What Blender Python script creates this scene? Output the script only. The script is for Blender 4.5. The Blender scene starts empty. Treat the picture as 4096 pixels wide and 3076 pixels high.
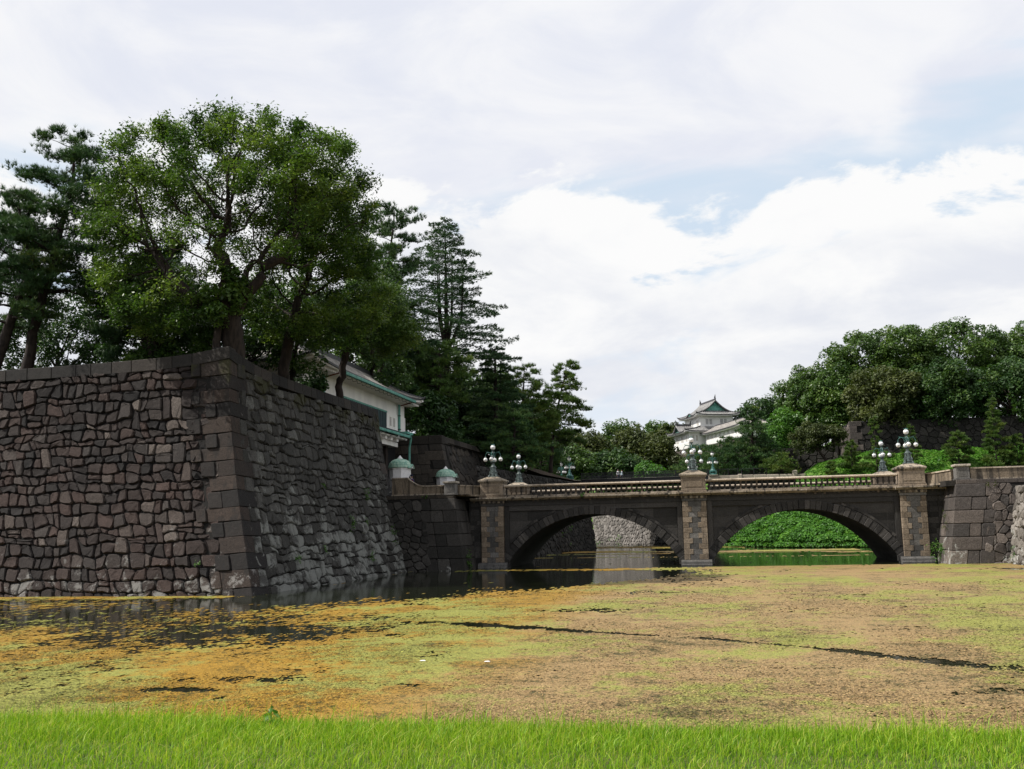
import bpy, bmesh, math, random
import numpy as np
from mathutils import Vector, Matrix

random.seed(7)
RNG = np.random.default_rng(11)
scene = bpy.context.scene
COL = scene.collection
R_ = math.radians

# ------------------------------------------------------------------ camera
CAM_Z, F_PX, YAW, PITCH, ROLL = 3.2, 3950.0, R_(11), R_(8.3), R_(1.25)
fwd = Vector((-math.sin(YAW)*math.cos(PITCH), math.cos(YAW)*math.cos(PITCH), math.sin(PITCH)))
rgt0 = Vector((math.cos(YAW), math.sin(YAW), 0)); up0 = rgt0.cross(fwd)
rgt = rgt0*math.cos(ROLL) - up0*math.sin(ROLL)
upv = rgt0*math.sin(ROLL) + up0*math.cos(ROLL)
cam_data = bpy.data.cameras.new('camera')
cam_data.sensor_width = 36.0
cam_data.lens = 36.0*F_PX/4096.0
cam_data.clip_start = 0.1
cam_data.clip_end = 4000
cam = bpy.data.objects.new('camera', cam_data)
COL.objects.link(cam)
cam.matrix_world = Matrix(((rgt.x, upv.x, -fwd.x, 0), (rgt.y, upv.y, -fwd.y, 0), (rgt.z, upv.z, -fwd.z, CAM_Z), (0, 0, 0, 1)))
scene.camera = cam

# ------------------------------------------------------------------ light
SUN_DIR = Vector((-0.63, -0.20, 0.79)).normalized()      # towards the sun: high, from the left, a little behind the viewer
SUN_EL = math.asin(SUN_DIR.z)
SUN_AZ = math.atan2(SUN_DIR.x, SUN_DIR.y)
sun_data = bpy.data.lights.new('sun', 'SUN')
sun_data.energy = 5.0
sun_data.angle = R_(0.6)
sun_data.color = (1.0, 0.95, 0.87)
sun = bpy.data.objects.new('sun', sun_data)
COL.objects.link(sun)
sun.rotation_euler = SUN_DIR.to_track_quat('Z', 'Y').to_euler()
sun.location = (-60, -30, 80)

scene.render.engine = 'CYCLES'
scene.view_settings.view_transform = 'Standard'
scene.view_settings.look = 'None'
scene.view_settings.exposure = 0.30
scene.view_settings.gamma = 1.0
scene.view_settings.use_curve_mapping = False
scene.cycles.max_bounces = 6
scene.cycles.diffuse_bounces = 3
scene.cycles.transparent_max_bounces = 6


# ------------------------------------------------------------------ node helper
class NT:
    def __init__(s, tree):
        s.t = tree; s.n = tree.nodes; s.l = tree.links
    def new(s, typ, **kw):
        nd = s.n.new(typ)
        for k, v in kw.items():
            setattr(nd, k, v)
        return nd
    def put(s, sock, v):
        if isinstance(v, bpy.types.NodeSocket):
            s.l.new(v, sock)
        elif v is not None:
            if sock.type == 'RGBA' and len(v) == 3:
                v = (*v, 1)
            sock.default_value = v
    def math(s, op, a, b=None, c=None, clamp=False):
        nd = s.new('ShaderNodeMath', operation=op); nd.use_clamp = clamp
        for i, v in enumerate((a, b, c)):
            if v is not None: s.put(nd.inputs[i], v)
        return nd.outputs[0]
    def vmath(s, op, a, b=None):
        nd = s.new('ShaderNodeVectorMath', operation=op)
        s.put(nd.inputs[0], a)
        if b is not None: s.put(nd.inputs[1], b)
        return nd.outputs[0]
    def noise(s, vec, scale, detail=4, rough=0.55, dist=0.0, w=None):
        nd = s.new('ShaderNodeTexNoise')
        s.put(nd.inputs['Vector'], vec)
        nd.inputs['Scale'].default_value = scale; nd.inputs['Detail'].default_value = detail
        nd.inputs['Roughness'].default_value = rough; nd.inputs['Distortion'].default_value = dist
        return nd.outputs['Fac']
    def ramp(s, fac, stops, interp='LINEAR'):
        nd = s.new('ShaderNodeValToRGB'); cr = nd.color_ramp; cr.interpolation = interp
        while len(cr.elements) < len(stops): cr.elements.new(0.5)
        for e, (p, c) in zip(cr.elements, stops):
            e.position = p; e.color = (*c, 1) if len(c) == 3 else c
        s.put(nd.inputs[0], fac)
        return nd.outputs[0]
    def smooth(s, v, a, b, lo=0.0, hi=1.0):
        nd = s.new('ShaderNodeMapRange', interpolation_type='SMOOTHSTEP')
        s.put(nd.inputs[0], v)
        for i, q in zip((1, 2, 3, 4), (a, b, lo, hi)): s.put(nd.inputs[i], q)
        return nd.outputs[0]
    def mix(s, fac, a, b, mode='MIX'):
        nd = s.new('ShaderNodeMix', data_type='RGBA', blend_type=mode)
        s.put(nd.inputs['Factor'], fac)
        s.put(nd.inputs[6], a); s.put(nd.inputs[7], b)
        return nd.outputs[2]
    def scale(s, vec, xyz):
        nd = s.new('ShaderNodeMapping')
        s.put(nd.inputs[0], vec); nd.inputs['Scale'].default_value = xyz
        return nd.outputs[0]


MATS = {}
def material(name):
    m = bpy.data.materials.new(name); m.use_nodes = True
    nt = NT(m.node_tree); bsdf = nt.n['Principled BSDF']
    MATS[name] = m
    return m, nt, bsdf

def set_bump(nt, bsdf, height, strength=0.4, dist=0.03):
    b = nt.new('ShaderNodeBump'); b.inputs['Strength'].default_value = strength
    b.inputs['Distance'].default_value = dist
    nt.put(b.inputs['Height'], height); nt.l.new(b.outputs[0], bsdf.inputs['Normal'])

def piece_random(nt):
    oi = nt.new('ShaderNodeObjectInfo'); ge = nt.new('ShaderNodeNewGeometry')
    return nt.math('FRACT', nt.math('ADD', oi.outputs['Random'], nt.math('MULTIPLY', ge.outputs['Random Per Island'], 7.31))), ge.outputs['Position']

def stone_mat(name, stops, grain=0.35, lichen=None, streak=None, moss=None, rough=0.85, bump=0.5, lich_col=(0.36, 0.36, 0.34)):
    """stops: ramp over a random number per stone; lichen=(z_low, z_high, thr, scale) pale crust, commoner between the two heights"""
    m, nt, b = material(name)
    rnd, pos = piece_random(nt)
    col = nt.ramp(rnd, stops)
    g = nt.noise(pos, 3.1, 6, 0.65)
    g2 = nt.noise(pos, 0.7, 3, 0.5)
    k = nt.math('ADD', nt.math('MULTIPLY', g, grain*2), nt.math('MULTIPLY', g2, grain*1.4))
    k = nt.math('ADD', k, 1 - grain*1.7)
    fine = nt.noise(pos, 15, 6, 0.75)
    k = nt.math('MULTIPLY', k, nt.smooth(fine, 0.28, 0.72, 0.45, 1.6))
    vs = nt.new('ShaderNodeVectorMath', operation='SCALE'); nt.put(vs.inputs[0], col); nt.put(vs.inputs['Scale'], k); col = vs.outputs[0]
    if streak:
        sv = nt.noise(nt.scale(pos, (1.6, 1.6, 0.16)), 1.5, 4, 0.6)
        f = nt.smooth(sv, streak[0], streak[0]+0.13)
        col = nt.mix(nt.math('MULTIPLY', f, streak[1]), col, streak[2])
    if moss:
        mv = nt.noise(pos, 0.55, 4, 0.6)
        sep = nt.new('ShaderNodeSeparateXYZ'); nt.put(sep.inputs[0], pos)
        mv = nt.math('ADD', mv, nt.smooth(sep.outputs['Z'], moss[0], moss[1], -0.25, 0.12))
        col = nt.mix(nt.smooth(mv, 0.5, 0.66, 0, 0.8), col, moss[2])
    if lichen:
        sep = nt.new('ShaderNodeSeparateXYZ'); nt.put(sep.inputs[0], pos)
        lz = nt.smooth(sep.outputs['Z'], lichen[0], lichen[1], 0.16, -0.12)
        lv = nt.math('ADD', nt.noise(pos, lichen[3], 7, 0.68), lz)
        lv = nt.math('ADD', lv, nt.math('MULTIPLY', nt.math('SUBTRACT', rnd, 0.5), 0.16))
        lv = nt.math('ADD', lv, nt.math('MULTIPLY', nt.math('SUBTRACT', fine, 0.5), 0.25))
        col = nt.mix(nt.smooth(lv, lichen[2], lichen[2]+0.1, 0, 0.85), col, lich_col)
    nt.put(b.inputs['Base Color'], col)
    b.inputs['Roughness'].default_value = rough
    b.inputs['Specular IOR Level'].default_value = 0.25
    h = nt.math('ADD', nt.math('MULTIPLY', g, 1.0), nt.math('MULTIPLY', fine, 0.6))
    set_bump(nt, b, h, bump, 0.09)
    return m

def plain_mat(name, col, rough=0.6, metal=0.0, var=0.25, scale=3.0, spec=0.3, col2=None, stretch=(1, 1, 1), bump=0.0, thr=(0.4, 0.65)):
    m, nt, b = material(name)
    ge = nt.new('ShaderNodeNewGeometry')
    n = nt.noise(nt.scale(ge.outputs['Position'], stretch), scale, 6, 0.6)
    c2 = col2 if col2 else tuple(c*(1-var) for c in col)
    c = nt.mix(nt.smooth(n, thr[0], thr[1]), col, c2)
    nt.put(b.inputs['Base Color'], c)
    b.inputs['Roughness'].default_value = rough; b.inputs['Metallic'].default_value = metal
    b.inputs['Specular IOR Level'].default_value = spec
    if bump: set_bump(nt, b, n, bump, 0.03)
    return m

def leaf_mat(name, stops, trans=0.3, rough=0.5, spec=0.25, tcol=(1.25, 1.35, 0.6)):
    m, nt, b = material(name)
    at = nt.new('ShaderNodeAttribute', attribute_name='tint')
    col = nt.ramp(at.outputs['Fac'], stops)
    nt.put(b.inputs['Base Color'], col)
    b.inputs['Roughness'].default_value = rough; b.inputs['Specular IOR Level'].default_value = spec
    tr = nt.new('ShaderNodeBsdfTranslucent')
    nt.put(tr.inputs[0], nt.vmath('MULTIPLY', col, tcol))
    mx = nt.new('ShaderNodeMixShader'); mx.inputs[0].default_value = trans
    nt.l.new(b.outputs[0], mx.inputs[1]); nt.l.new(tr.outputs[0], mx.inputs[2])
    nt.l.new(mx.outputs[0], nt.n['Material Output'].inputs[0])
    return m

# ------------------------------------------------------------------ sky
world = bpy.data.worlds.new('World'); scene.world = world; world.use_nodes = True
wt = NT(world.node_tree); wt.n.clear()
SKY_STRENGTH = 0.1
SKY_OFF = (5.7, 1.9, 8.8)
sky = wt.new('ShaderNodeTexSky', sky_type='NISHITA'); sky.sun_disc = False
sky.sun_elevation = SUN_EL; sky.sun_rotation = SUN_AZ
sky.air_density = 1.0; sky.dust_density = 1.5; sky.ozone_density = 1.2
tc = wt.new('ShaderNodeTexCoord')
nrm = wt.vmath('NORMALIZE', tc.outputs['Generated'])
sepw = wt.new('ShaderNodeSeparateXYZ'); wt.put(sepw.inputs[0], nrm)
el = sepw.outputs['Z']
def offs(vec, o): return wt.vmath('ADD', vec, o)
azn = wt.scale(nrm, (1.0, 1.0, 2.3))
big = wt.noise(offs(azn, SKY_OFF), 2.3, 3, 0.5, 0.2)
mid = wt.noise(offs(azn, SKY_OFF), 6.5, 8, 0.58, 0.35)
puff = wt.noise(offs(azn, SKY_OFF), 15.0, 6, 0.62, 0.3)
soft = wt.noise(offs(wt.scale(nrm, (1, 1, 3.4)), SKY_OFF), 2.4, 5, 0.55, 0.6)
soft2 = wt.noise(offs(wt.scale(nrm, (1, 1, 2.2)), SKY_OFF), 5.0, 7, 0.58, 0.5)
# heaped cumulus: everything below a ragged top
topn = wt.math('ADD', wt.math('MULTIPLY', wt.math('SUBTRACT', big, 0.5), 0.30), wt.math('MULTIPLY', wt.math('SUBTRACT', mid, 0.5), 0.30))
topn = wt.math('ADD', topn, wt.math('MULTIPLY', wt.math('SUBTRACT', puff, 0.5), 0.07))
edge = wt.math('SUBTRACT', wt.math('ADD', topn, 0.318), el)
cum = wt.smooth(edge, -0.006, 0.022)
# high thin sheet above
sheet = wt.smooth(wt.math('ADD', wt.math('SUBTRACT', el, 0.306), wt.math('MULTIPLY', wt.math('SUBTRACT', soft, 0.5), 0.42)), -0.035, 0.045)
K = 1.0/SKY_STRENGTH
SKY_LEVEL = 0.80          # the exposure above lifts it to the bright white of the picture
def kc(c, k=K): return tuple(v*k*SKY_LEVEL for v in c)
blue = wt.vmath('MULTIPLY', sky.outputs[0], (0.55, 0.55, 0.55))
pale = wt.mix(0.93, blue, kc((0.69, 0.81, 0.945)))              # thin veil over the blue
sheetc = wt.mix(wt.smooth(soft2, 0.32, 0.66), kc((0.80, 0.825, 0.915)), kc((0.955, 0.955, 0.975)))
shade = wt.math('ADD', wt.math('MULTIPLY', mid, 0.55), wt.math('MULTIPLY', soft2, 0.45))
lit = wt.smooth(edge, 0.11, 0.0, 0.0, 0.12)
cumc = wt.mix(wt.smooth(wt.math('ADD', shade, lit), 0.42, 0.63), kc((0.80, 0.825, 0.89)), kc((0.99, 0.99, 0.99)))
skyc = wt.mix(wt.math('MULTIPLY', sheet, 0.95), pale, sheetc)
skyc = wt.mix(cum, skyc, cumc)
# thin rents low down where the blue shows again
rent = wt.smooth(wt.noise(offs(wt.scale(nrm, (1, 1, 2.8)), SKY_OFF), 3.6, 6, 0.55, 0.5), 0.59, 0.70, 0.0, 0.6)
skyc = wt.mix(rent, skyc, kc((0.70, 0.81, 0.94)))
bg = wt.new('ShaderNodeBackground'); bg.inputs['Strength'].default_value = SKY_STRENGTH
wt.put(bg.inputs[0], skyc)
wo = wt.new('ShaderNodeOutputWorld'); wt.l.new(bg.outputs[0], wo.inputs[0])

# ------------------------------------------------------------------ mesh helpers
WL = {}
def thing(name, label, cat, loc=(0, 0, 0), group=None, rz=0.0):
    o = bpy.data.objects.new(name, None); COL.objects.link(o)
    o.empty_display_size = 0.3
    o.location = loc; o.rotation_euler = (0, 0, rz)
    o['label'] = label; o['category'] = cat
    if group: o['group'] = group
    WL[o.name] = Vector(loc)
    return o

def tag(o, label=None, cat=None, group=None, kind=None):
    if label: o['label'] = label
    if cat: o['category'] = cat
    if group: o['group'] = group
    if kind: o['kind'] = kind
    return o

def link(name, me, mat, parent=None, local=False, smooth=False):
    if mat is not None and not me.materials:
        me.materials.append(mat)
    if smooth:
        me.polygons.foreach_set('use_smooth', np.ones(len(me.polygons), dtype=bool))
    o = bpy.data.objects.new(name, me); COL.objects.link(o)
    if parent is not None:
        o.parent = parent
        if not local:
            o.location = -WL.get(parent.name, Vector((0, 0, 0)))
            WL[o.name] = Vector((0, 0, 0))
    else:
        WL[o.name] = Vector((0, 0, 0))
    return o

def pyo(name, verts, faces, mat, parent=None, local=False, smooth=False):
    me = bpy.data.meshes.new(name)
    me.from_pydata([tuple(v) for v in verts], [], faces)
    me.update()
    return link(name, me, mat, parent, local, smooth)

def np_mesh(name, V, F, mat, tint=None, parent=None, local=False, smooth=False):
    """V (n,3); F (m,k) same-size faces; tint per vertex"""
    V = np.asarray(V, dtype=np.float32); F = np.asarray(F, dtype=np.int32)
    me = bpy.data.meshes.new(name)
    n, (m, k) = len(V), F.shape
    me.vertices.add(n); me.vertices.foreach_set('co', V.ravel())
    me.loops.add(m*k); me.loops.foreach_set('vertex_index', F.ravel())
    me.polygons.add(m); me.polygons.foreach_set('loop_start', np.arange(0, m*k, k, dtype=np.int32))
    if tint is not None:
        a = me.attributes.new('tint', 'FLOAT', 'POINT'); a.data.foreach_set('value', np.asarray(tint, dtype=np.float32))
    me.update(calc_edges=True)
    return link(name, me, mat, parent, local, smooth)

class MB:
    """collects polygons for one mesh object"""
    def __init__(s): s.v = []; s.f = []
    def add(s, verts, faces):
        o = len(s.v); s.v += [tuple(v) for v in verts]; s.f += [tuple(i+o for i in f) for f in faces]
        return s
    def hexa(s, p):     # p: 4 bottom (ccw from above), 4 top
        return s.add(p, [(3, 2, 1, 0), (4, 5, 6, 7), (0, 1, 5, 4), (1, 2, 6, 5), (2, 3, 7, 6), (3, 0, 4, 7)])
    def box(s, x0, x1, y0, y1, z0, z1):
        return s.hexa([(x0, y0, z0), (x1, y0, z0), (x1, y1, z0), (x0, y1, z0), (x0, y0, z1), (x1, y0, z1), (x1, y1, z1), (x0, y1, z1)])
    def prism(s, prof, x0, x1, axis='x'):    # profile of (y,z), ccw seen from +x
        n = len(prof)
        if axis == 'x': a = [(x0, y, z) for y, z in prof]; b = [(x1, y, z) for y, z in prof]
        else: a = [(y, x0, z) for y, z in prof]; b = [(y, x1, z) for y, z in prof]
        return s.add(a+b, [tuple(range(n))[::-1], tuple(range(n, 2*n))] + [(i, (i+1) % n, n+(i+1) % n, n+i) for i in range(n)])
    def lathe(s, prof, seg=12, c=(0, 0, 0), phase=0.0, flat=None):
        v = []; n = len(prof)
        for r, z in prof:
            for k in range(seg):
                a = phase+2*math.pi*k/seg
                v.append((c[0]+r*math.cos(a), c[1]+r*math.sin(a), c[2]+z))
        f = [(i*seg+k, i*seg+(k+1) % seg, (i+1)*seg+(k+1) % seg, (i+1)*seg+k) for i in range(n-1) for k in range(seg)]
        f.append(tuple(range(seg))[::-1]); f.append(tuple((n-1)*seg+k for k in range(seg)))
        return s.add(v, f)
    def tube(s, pts, rad, seg=6, cap=True):
        pts = [Vector(p) for p in pts]; n = len(pts)
        if not hasattr(rad, '__len__'): rad = [rad]*n
        v = []; ref = Vector((0.31, 0.17, 0.93))
        for i, p in enumerate(pts):
            d = (pts[min(i+1, n-1)]-pts[max(i-1, 0)]).normalized()
            a = d.cross(ref)
            if a.length < 1e-3: a = d.cross(Vector((1, 0, 0)))
            a.normalize(); b = d.cross(a)
            for k in range(seg):
                t = 2*math.pi*k/seg
                v.append(p+(a*math.cos(t)+b*math.sin(t))*rad[i])
        f = [(i*seg+k, i*seg+(k+1) % seg, (i+1)*seg+(k+1) % seg, (i+1)*seg+k) for i in range(n-1) for k in range(seg)]
        if cap: f.append(tuple(range(seg))[::-1]); f.append(tuple((n-1)*seg+k for k in range(seg)))
        return s.add(v, f)
    def sphere(s, c, r, seg=12, rings=8, sq=1.0):
        prof = [(max(1e-3, r*math.sin(math.pi*i/rings)), -r*sq*math.cos(math.pi*i/rings)) for i in range(rings+1)]
        return s.lathe(prof, seg, c)
    def build(s, name, mat, parent=None, local=False, smooth=False, bevel=0.0):
        me = bpy.data.meshes.new(name); me.from_pydata(s.v, [], s.f); me.update()
        if bevel: do_bevel(me, bevel)
        return link(name, me, mat, parent, local, smooth)

def do_bevel(me, w):
    bm = bmesh.new(); bm.from_mesh(me)
    bmesh.ops.bevel(bm, geom=bm.edges[:], offset=w, segments=1, affect='EDGES', profile=0.5, clamp_overlap=True)
    bm.to_mesh(me); bm.free(); me.update()

def copy_tree(o, parent=None):
    c = o.copy(); COL.objects.link(c)
    if parent is not None: c.parent = parent
    for ch in o.children: copy_tree(ch, c)
    return c

# value noise on arrays
def _hash(ix, iy, iz):
    h = (ix*374761393 + iy*668265263 + iz*2147483647) & 0xffffffff
    h = ((h ^ (h >> 13))*1274126177) & 0xffffffff
    return ((h ^ (h >> 16)) & 0xffff)/65535.0
def vnoise(p):
    p = np.asarray(p, dtype=np.float64)
    i = np.floor(p).astype(np.int64); f = p-i; u = f*f*(3-2*f)
    r = 0
    for dx in (0, 1):
        for dy in (0, 1):
            for dz in (0, 1):
                w = (u[..., 0] if dx else 1-u[..., 0])*(u[..., 1] if dy else 1-u[..., 1])*(u[..., 2] if dz else 1-u[..., 2])
                r = r + w*_hash(i[..., 0]+dx, i[..., 1]+dy, i[..., 2]+dz)
    return r
def fbm(p, oct=4, gain=0.5):
    a, s, t = 1.0, 0, 0
    p = np.asarray(p, dtype=np.float64)
    for k in range(oct):
        s = s+a*vnoise(p*(2.03**k)+17.3*k); t += a; a *= gain
    return s/t
def sstep(x, a, b):
    t = np.clip((x-a)/(b-a), 0, 1); return t*t*(3-2*t)

_F = np.array(fwd); _R = np.array(rgt); _U = np.array(upv); _C = np.array((0, 0, CAM_Z))
def visible(P, margin=1.1):
    """which points fall inside the picture (used only to decide which stones are single parts)"""
    v = np.asarray(P)-_C; w = v@_F
    w = np.where(w < 0.1, 0.1, w)
    return (np.abs(v@_R/w*F_PX) < 2048*margin) & (np.abs(v@_U/w*F_PX) < 1538*margin) & ((v@_F) > 0.5)

# ------------------------------------------------------------------ materials
DARK = (0.030, 0.027, 0.025)
M_front = stone_mat('rampart_stone', [(0, (0.012, 0.011, 0.011)), (0.3, (0.025, 0.0185, 0.0165)), (0.65, (0.044, 0.028, 0.0235)), (0.85, (0.032, 0.0275, 0.0255)), (0.95, (0.056, 0.043, 0.037)), (1, (0.10, 0.083, 0.072))],
                    grain=0.4, lichen=(0.2, 7.0, 0.695, 1.1), bump=0.8, lich_col=(0.19, 0.185, 0.175))
M_side = stone_mat('rampart_side_stone', [(0, (0.026, 0.025, 0.022)), (0.4, (0.045, 0.044, 0.040)), (0.8, (0.062, 0.060, 0.055)), (1, (0.10, 0.10, 0.092))],
                   grain=0.42, lichen=(0.5, 11.0, 0.60, 0.6), streak=(0.55, 0.55, (0.018, 0.0175, 0.016)), moss=(9, 13.5, (0.034, 0.034, 0.012)), bump=0.8, lich_col=(0.185, 0.19, 0.175))
M_quoin = stone_mat('corner_block', [(0, (0.011, 0.010, 0.0098)), (0.55, (0.021, 0.0172, 0.0155)), (0.85, (0.036, 0.025, 0.0195)), (1, (0.042, 0.034, 0.029))],
                    grain=0.38, lichen=(0.2, 6.5, 0.68, 1.4), streak=(0.50, 0.65, (0.012, 0.0115, 0.011)), moss=(8.5, 14.5, (0.032, 0.032, 0.011)), bump=0.5, lich_col=(0.2, 0.19, 0.18))
M_coping = stone_mat('coping_block', [(0, (0.014, 0.013, 0.0125)), (0.6, (0.022, 0.020, 0.018)), (1, (0.042, 0.035, 0.030))], grain=0.35, moss=(13.2, 16, (0.026, 0.026, 0.011)), bump=0.4)
M_core = plain_mat('joint_earth', (0.012, 0.011, 0.010), 0.95)
M_gate_stone = stone_mat('gate_wall_block', [(0, (0.020, 0.018, 0.016)), (0.5, (0.034, 0.029, 0.024)), (1, (0.06, 0.05, 0.04))], grain=0.4, streak=(0.52, 0.6, (0.015, 0.014, 0.012)), bump=0.4)
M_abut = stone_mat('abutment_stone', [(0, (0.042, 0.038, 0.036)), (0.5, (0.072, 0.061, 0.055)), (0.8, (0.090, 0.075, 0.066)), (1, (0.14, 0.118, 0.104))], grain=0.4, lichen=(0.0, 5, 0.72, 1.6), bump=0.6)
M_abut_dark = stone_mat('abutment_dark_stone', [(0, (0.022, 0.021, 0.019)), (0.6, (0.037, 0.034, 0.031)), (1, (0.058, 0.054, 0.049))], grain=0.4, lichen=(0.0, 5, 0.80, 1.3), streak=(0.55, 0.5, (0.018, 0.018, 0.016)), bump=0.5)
M_rough = stone_mat('rough_bank_stone', [(0, (0.10, 0.09, 0.08)), (0.6, (0.15, 0.135, 0.12)), (1, (0.22, 0.2, 0.18))], grain=0.45, lichen=(-1, 5, 0.6, 1.5), bump=0.9)
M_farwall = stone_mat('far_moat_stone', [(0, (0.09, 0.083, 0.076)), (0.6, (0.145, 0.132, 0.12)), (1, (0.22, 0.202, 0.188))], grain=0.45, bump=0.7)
M_fardark_shade = stone_mat('far_dark_stone', [(0, (0.013, 0.012, 0.011)), (0.6, (0.023, 0.021, 0.019)), (1, (0.042, 0.038, 0.034))], grain=0.45, bump=0.7)  # dark stone, with shade on the far walls put into its colour
M_bridge = stone_mat('bridge_dark_stone', [(0, (0.020, 0.019, 0.018)), (0.5, (0.036, 0.034, 0.032)), (1, (0.066, 0.061, 0.057))], grain=0.35, streak=(0.60, 0.5, (0.085, 0.082, 0.076)), bump=0.35)
M_brown = stone_mat('bridge_brown_stone', [(0, (0.1281, 0.1001, 0.0729)), (0.5, (0.1805, 0.1421, 0.1045)), (1, (0.2380, 0.1900, 0.1420))], grain=0.38, streak=(0.55, 0.65, (0.0484, 0.0420, 0.0356)), bump=0.25)
M_grey = stone_mat('bridge_grey_stone', [(0, (0.06, 0.058, 0.055)), (0.5, (0.10, 0.095, 0.089)), (1, (0.16, 0.152, 0.142))], grain=0.4, streak=(0.57, 0.75, (0.05, 0.047, 0.043)), bump=0.3)
M_trim = stone_mat('bridge_trim_stone', [(0, (0.1834, 0.1477, 0.1069)), (0.5, (0.2421, 0.1996, 0.1503)), (1, (0.3113, 0.2645, 0.2093))], grain=0.42, streak=(0.50, 0.9, (0.0374, 0.0340, 0.0306)), bump=0.25)
M_rail = stone_mat('bridge_rail_stone', [(0, (0.2708, 0.2198, 0.1645)), (0.5, (0.3490, 0.2895, 0.2215)), (1, (0.4183, 0.3545, 0.2823))], grain=0.32, streak=(0.58, 0.6, (0.0872, 0.0719, 0.0549)), bump=0.2)
M_balu = stone_mat('baluster_stone', [(0, (0.025, 0.022, 0.019)), (0.7, (0.042, 0.036, 0.030)), (1, (0.12, 0.09, 0.062))], grain=0.35, bump=0.2)
M_parapet = stone_mat('parapet_stone', [(0, (0.1172, 0.0929, 0.0668)), (0.5, (0.1661, 0.1319, 0.0959)), (1, (0.2251, 0.1819, 0.1351))], grain=0.4, streak=(0.47, 0.85, (0.0394, 0.0340, 0.0286)), bump=0.25)
M_footing = stone_mat('footing_stone', [(0, (0.07, 0.067, 0.064)), (1, (0.17, 0.165, 0.158))], grain=0.45, streak=(0.5, 0.7, (0.05, 0.05, 0.048)), bump=0.3)
M_pale_block = stone_mat('pale_block', [(0, (0.24, 0.21, 0.17)), (1, (0.38, 0.34, 0.28))], grain=0.3, bump=0.2)
M_plaster = plain_mat('white_plaster', (0.70, 0.695, 0.685), 0.8, var=0.10, scale=0.9, stretch=(1, 1, 0.3))
M_plaster_w = plain_mat('warm_white_plaster', (0.85, 0.83, 0.79), 0.8, var=0.12, scale=0.9, stretch=(1, 1, 0.3))
M_white = plain_mat('white_paint', (0.74, 0.73, 0.73), 0.55, var=0.12, scale=4)
M_tile = plain_mat('grey_roof_tile', (0.27, 0.265, 0.26), 0.45, var=0.55, scale=3.2, spec=0.5)
M_tile_dark = plain_mat('dark_ridge_tile', (0.05, 0.05, 0.055), 0.5, var=0.3)
M_tile_pale = plain_mat('weathered_roof_tile', (0.36, 0.335, 0.31), 0.55, var=0.45, scale=1.3)
M_copper = plain_mat('green_copper', (0.12, 0.33, 0.27), 0.55, var=0.4, scale=2.5, col2=(0.07, 0.22, 0.18))
M_copper_p = plain_mat('pale_green_copper', (0.36, 0.52, 0.41), 0.4, scale=5, spec=.5, col2=(0.13, 0.32, 0.25), stretch=(1, 1, 0.4))
M_copper_d = plain_mat('dark_copper_plate', (0.018, 0.035, 0.042), 0.5, scale=1.6, col2=(0.03, 0.10, 0.095), stretch=(1, 2.5, 0.5), thr=(0.52, 0.75))
M_bronze = plain_mat('green_bronze', (0.075, 0.105, 0.10), 0.45, var=0.5, scale=9, spec=0.5, col2=(0.03, 0.04, 0.042))
M_bronze_g = plain_mat('teal_bronze', (0.04, 0.15, 0.13), 0.45, var=0.5, scale=6, spec=0.5)
M_globe = plain_mat('white_globe_glass', (0.86, 0.85, 0.84), 0.12, var=0.02, spec=0.6)
M_black = plain_mat('black_iron', (0.012, 0.013, 0.016), 0.5, var=0.3)
M_opening_shade = plain_mat('opening_shade', (0.006, 0.006, 0.007), 0.9)  # near-black colour stands in for the shade inside openings
M_rust = plain_mat('rust_red_paint', (0.16, 0.045, 0.03), 0.6)
M_bark = plain_mat('dark_bark', (0.030, 0.022, 0.017), 0.9, var=0.6, scale=6, stretch=(1, 1, 0.25), bump=0.8)
M_bark_pine = plain_mat('pine_bark', (0.030, 0.022, 0.018), 0.9, var=0.6, scale=5, stretch=(1, 1, 0.4), bump=0.8)
M_soil = plain_mat('soil', (0.07, 0.05, 0.035), 0.95, var=0.4)
M_turf = plain_mat('turf_soil', (0.035, 0.06, 0.008), 0.9, scale=7, col2=(0.10, 0.10, 0.03))
M_slope = plain_mat('slope_turf', (0.085, 0.165, 0.022), 0.9, scale=1.1, col2=(0.06, 0.125, 0.018))
M_skin = plain_mat('skin', (0.45, 0.26, 0.18), 0.55, var=0.05)
M_navy = plain_mat('navy_cloth', (0.018, 0.022, 0.055), 0.8)
M_maroon = plain_mat('maroon_cloth', (0.13, 0.015, 0.03), 0.8)
M_greycloth = plain_mat('grey_cloth', (0.20, 0.20, 0.21), 0.8)
M_shirt = plain_mat('white_shirt', (0.75, 0.75, 0.76), 0.8, var=0.05)

L_camphor = leaf_mat('camphor_leaf', [(0, (0.0171, 0.0421, 0.0097)), (0.35, (0.0430, 0.0912, 0.0170)), (0.7, (0.0883, 0.1497, 0.0267)), (1, (0.1616, 0.2222, 0.0484))], trans=0.35, rough=0.42, spec=0.35)
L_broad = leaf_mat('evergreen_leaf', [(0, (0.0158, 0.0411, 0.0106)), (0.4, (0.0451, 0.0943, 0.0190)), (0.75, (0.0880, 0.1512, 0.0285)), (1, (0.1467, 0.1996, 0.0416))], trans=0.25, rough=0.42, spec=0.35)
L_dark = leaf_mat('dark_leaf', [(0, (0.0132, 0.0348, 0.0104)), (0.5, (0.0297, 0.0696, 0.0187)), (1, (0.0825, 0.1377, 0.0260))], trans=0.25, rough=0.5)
L_pine = leaf_mat('pine_needle', [(0, (0.0179, 0.0522, 0.0200)), (0.5, (0.0448, 0.0986, 0.0315)), (0.85, (0.0972, 0.1595, 0.0400)), (1, (0.1644, 0.1885, 0.0429))], trans=0.15, rough=0.5)
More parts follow.
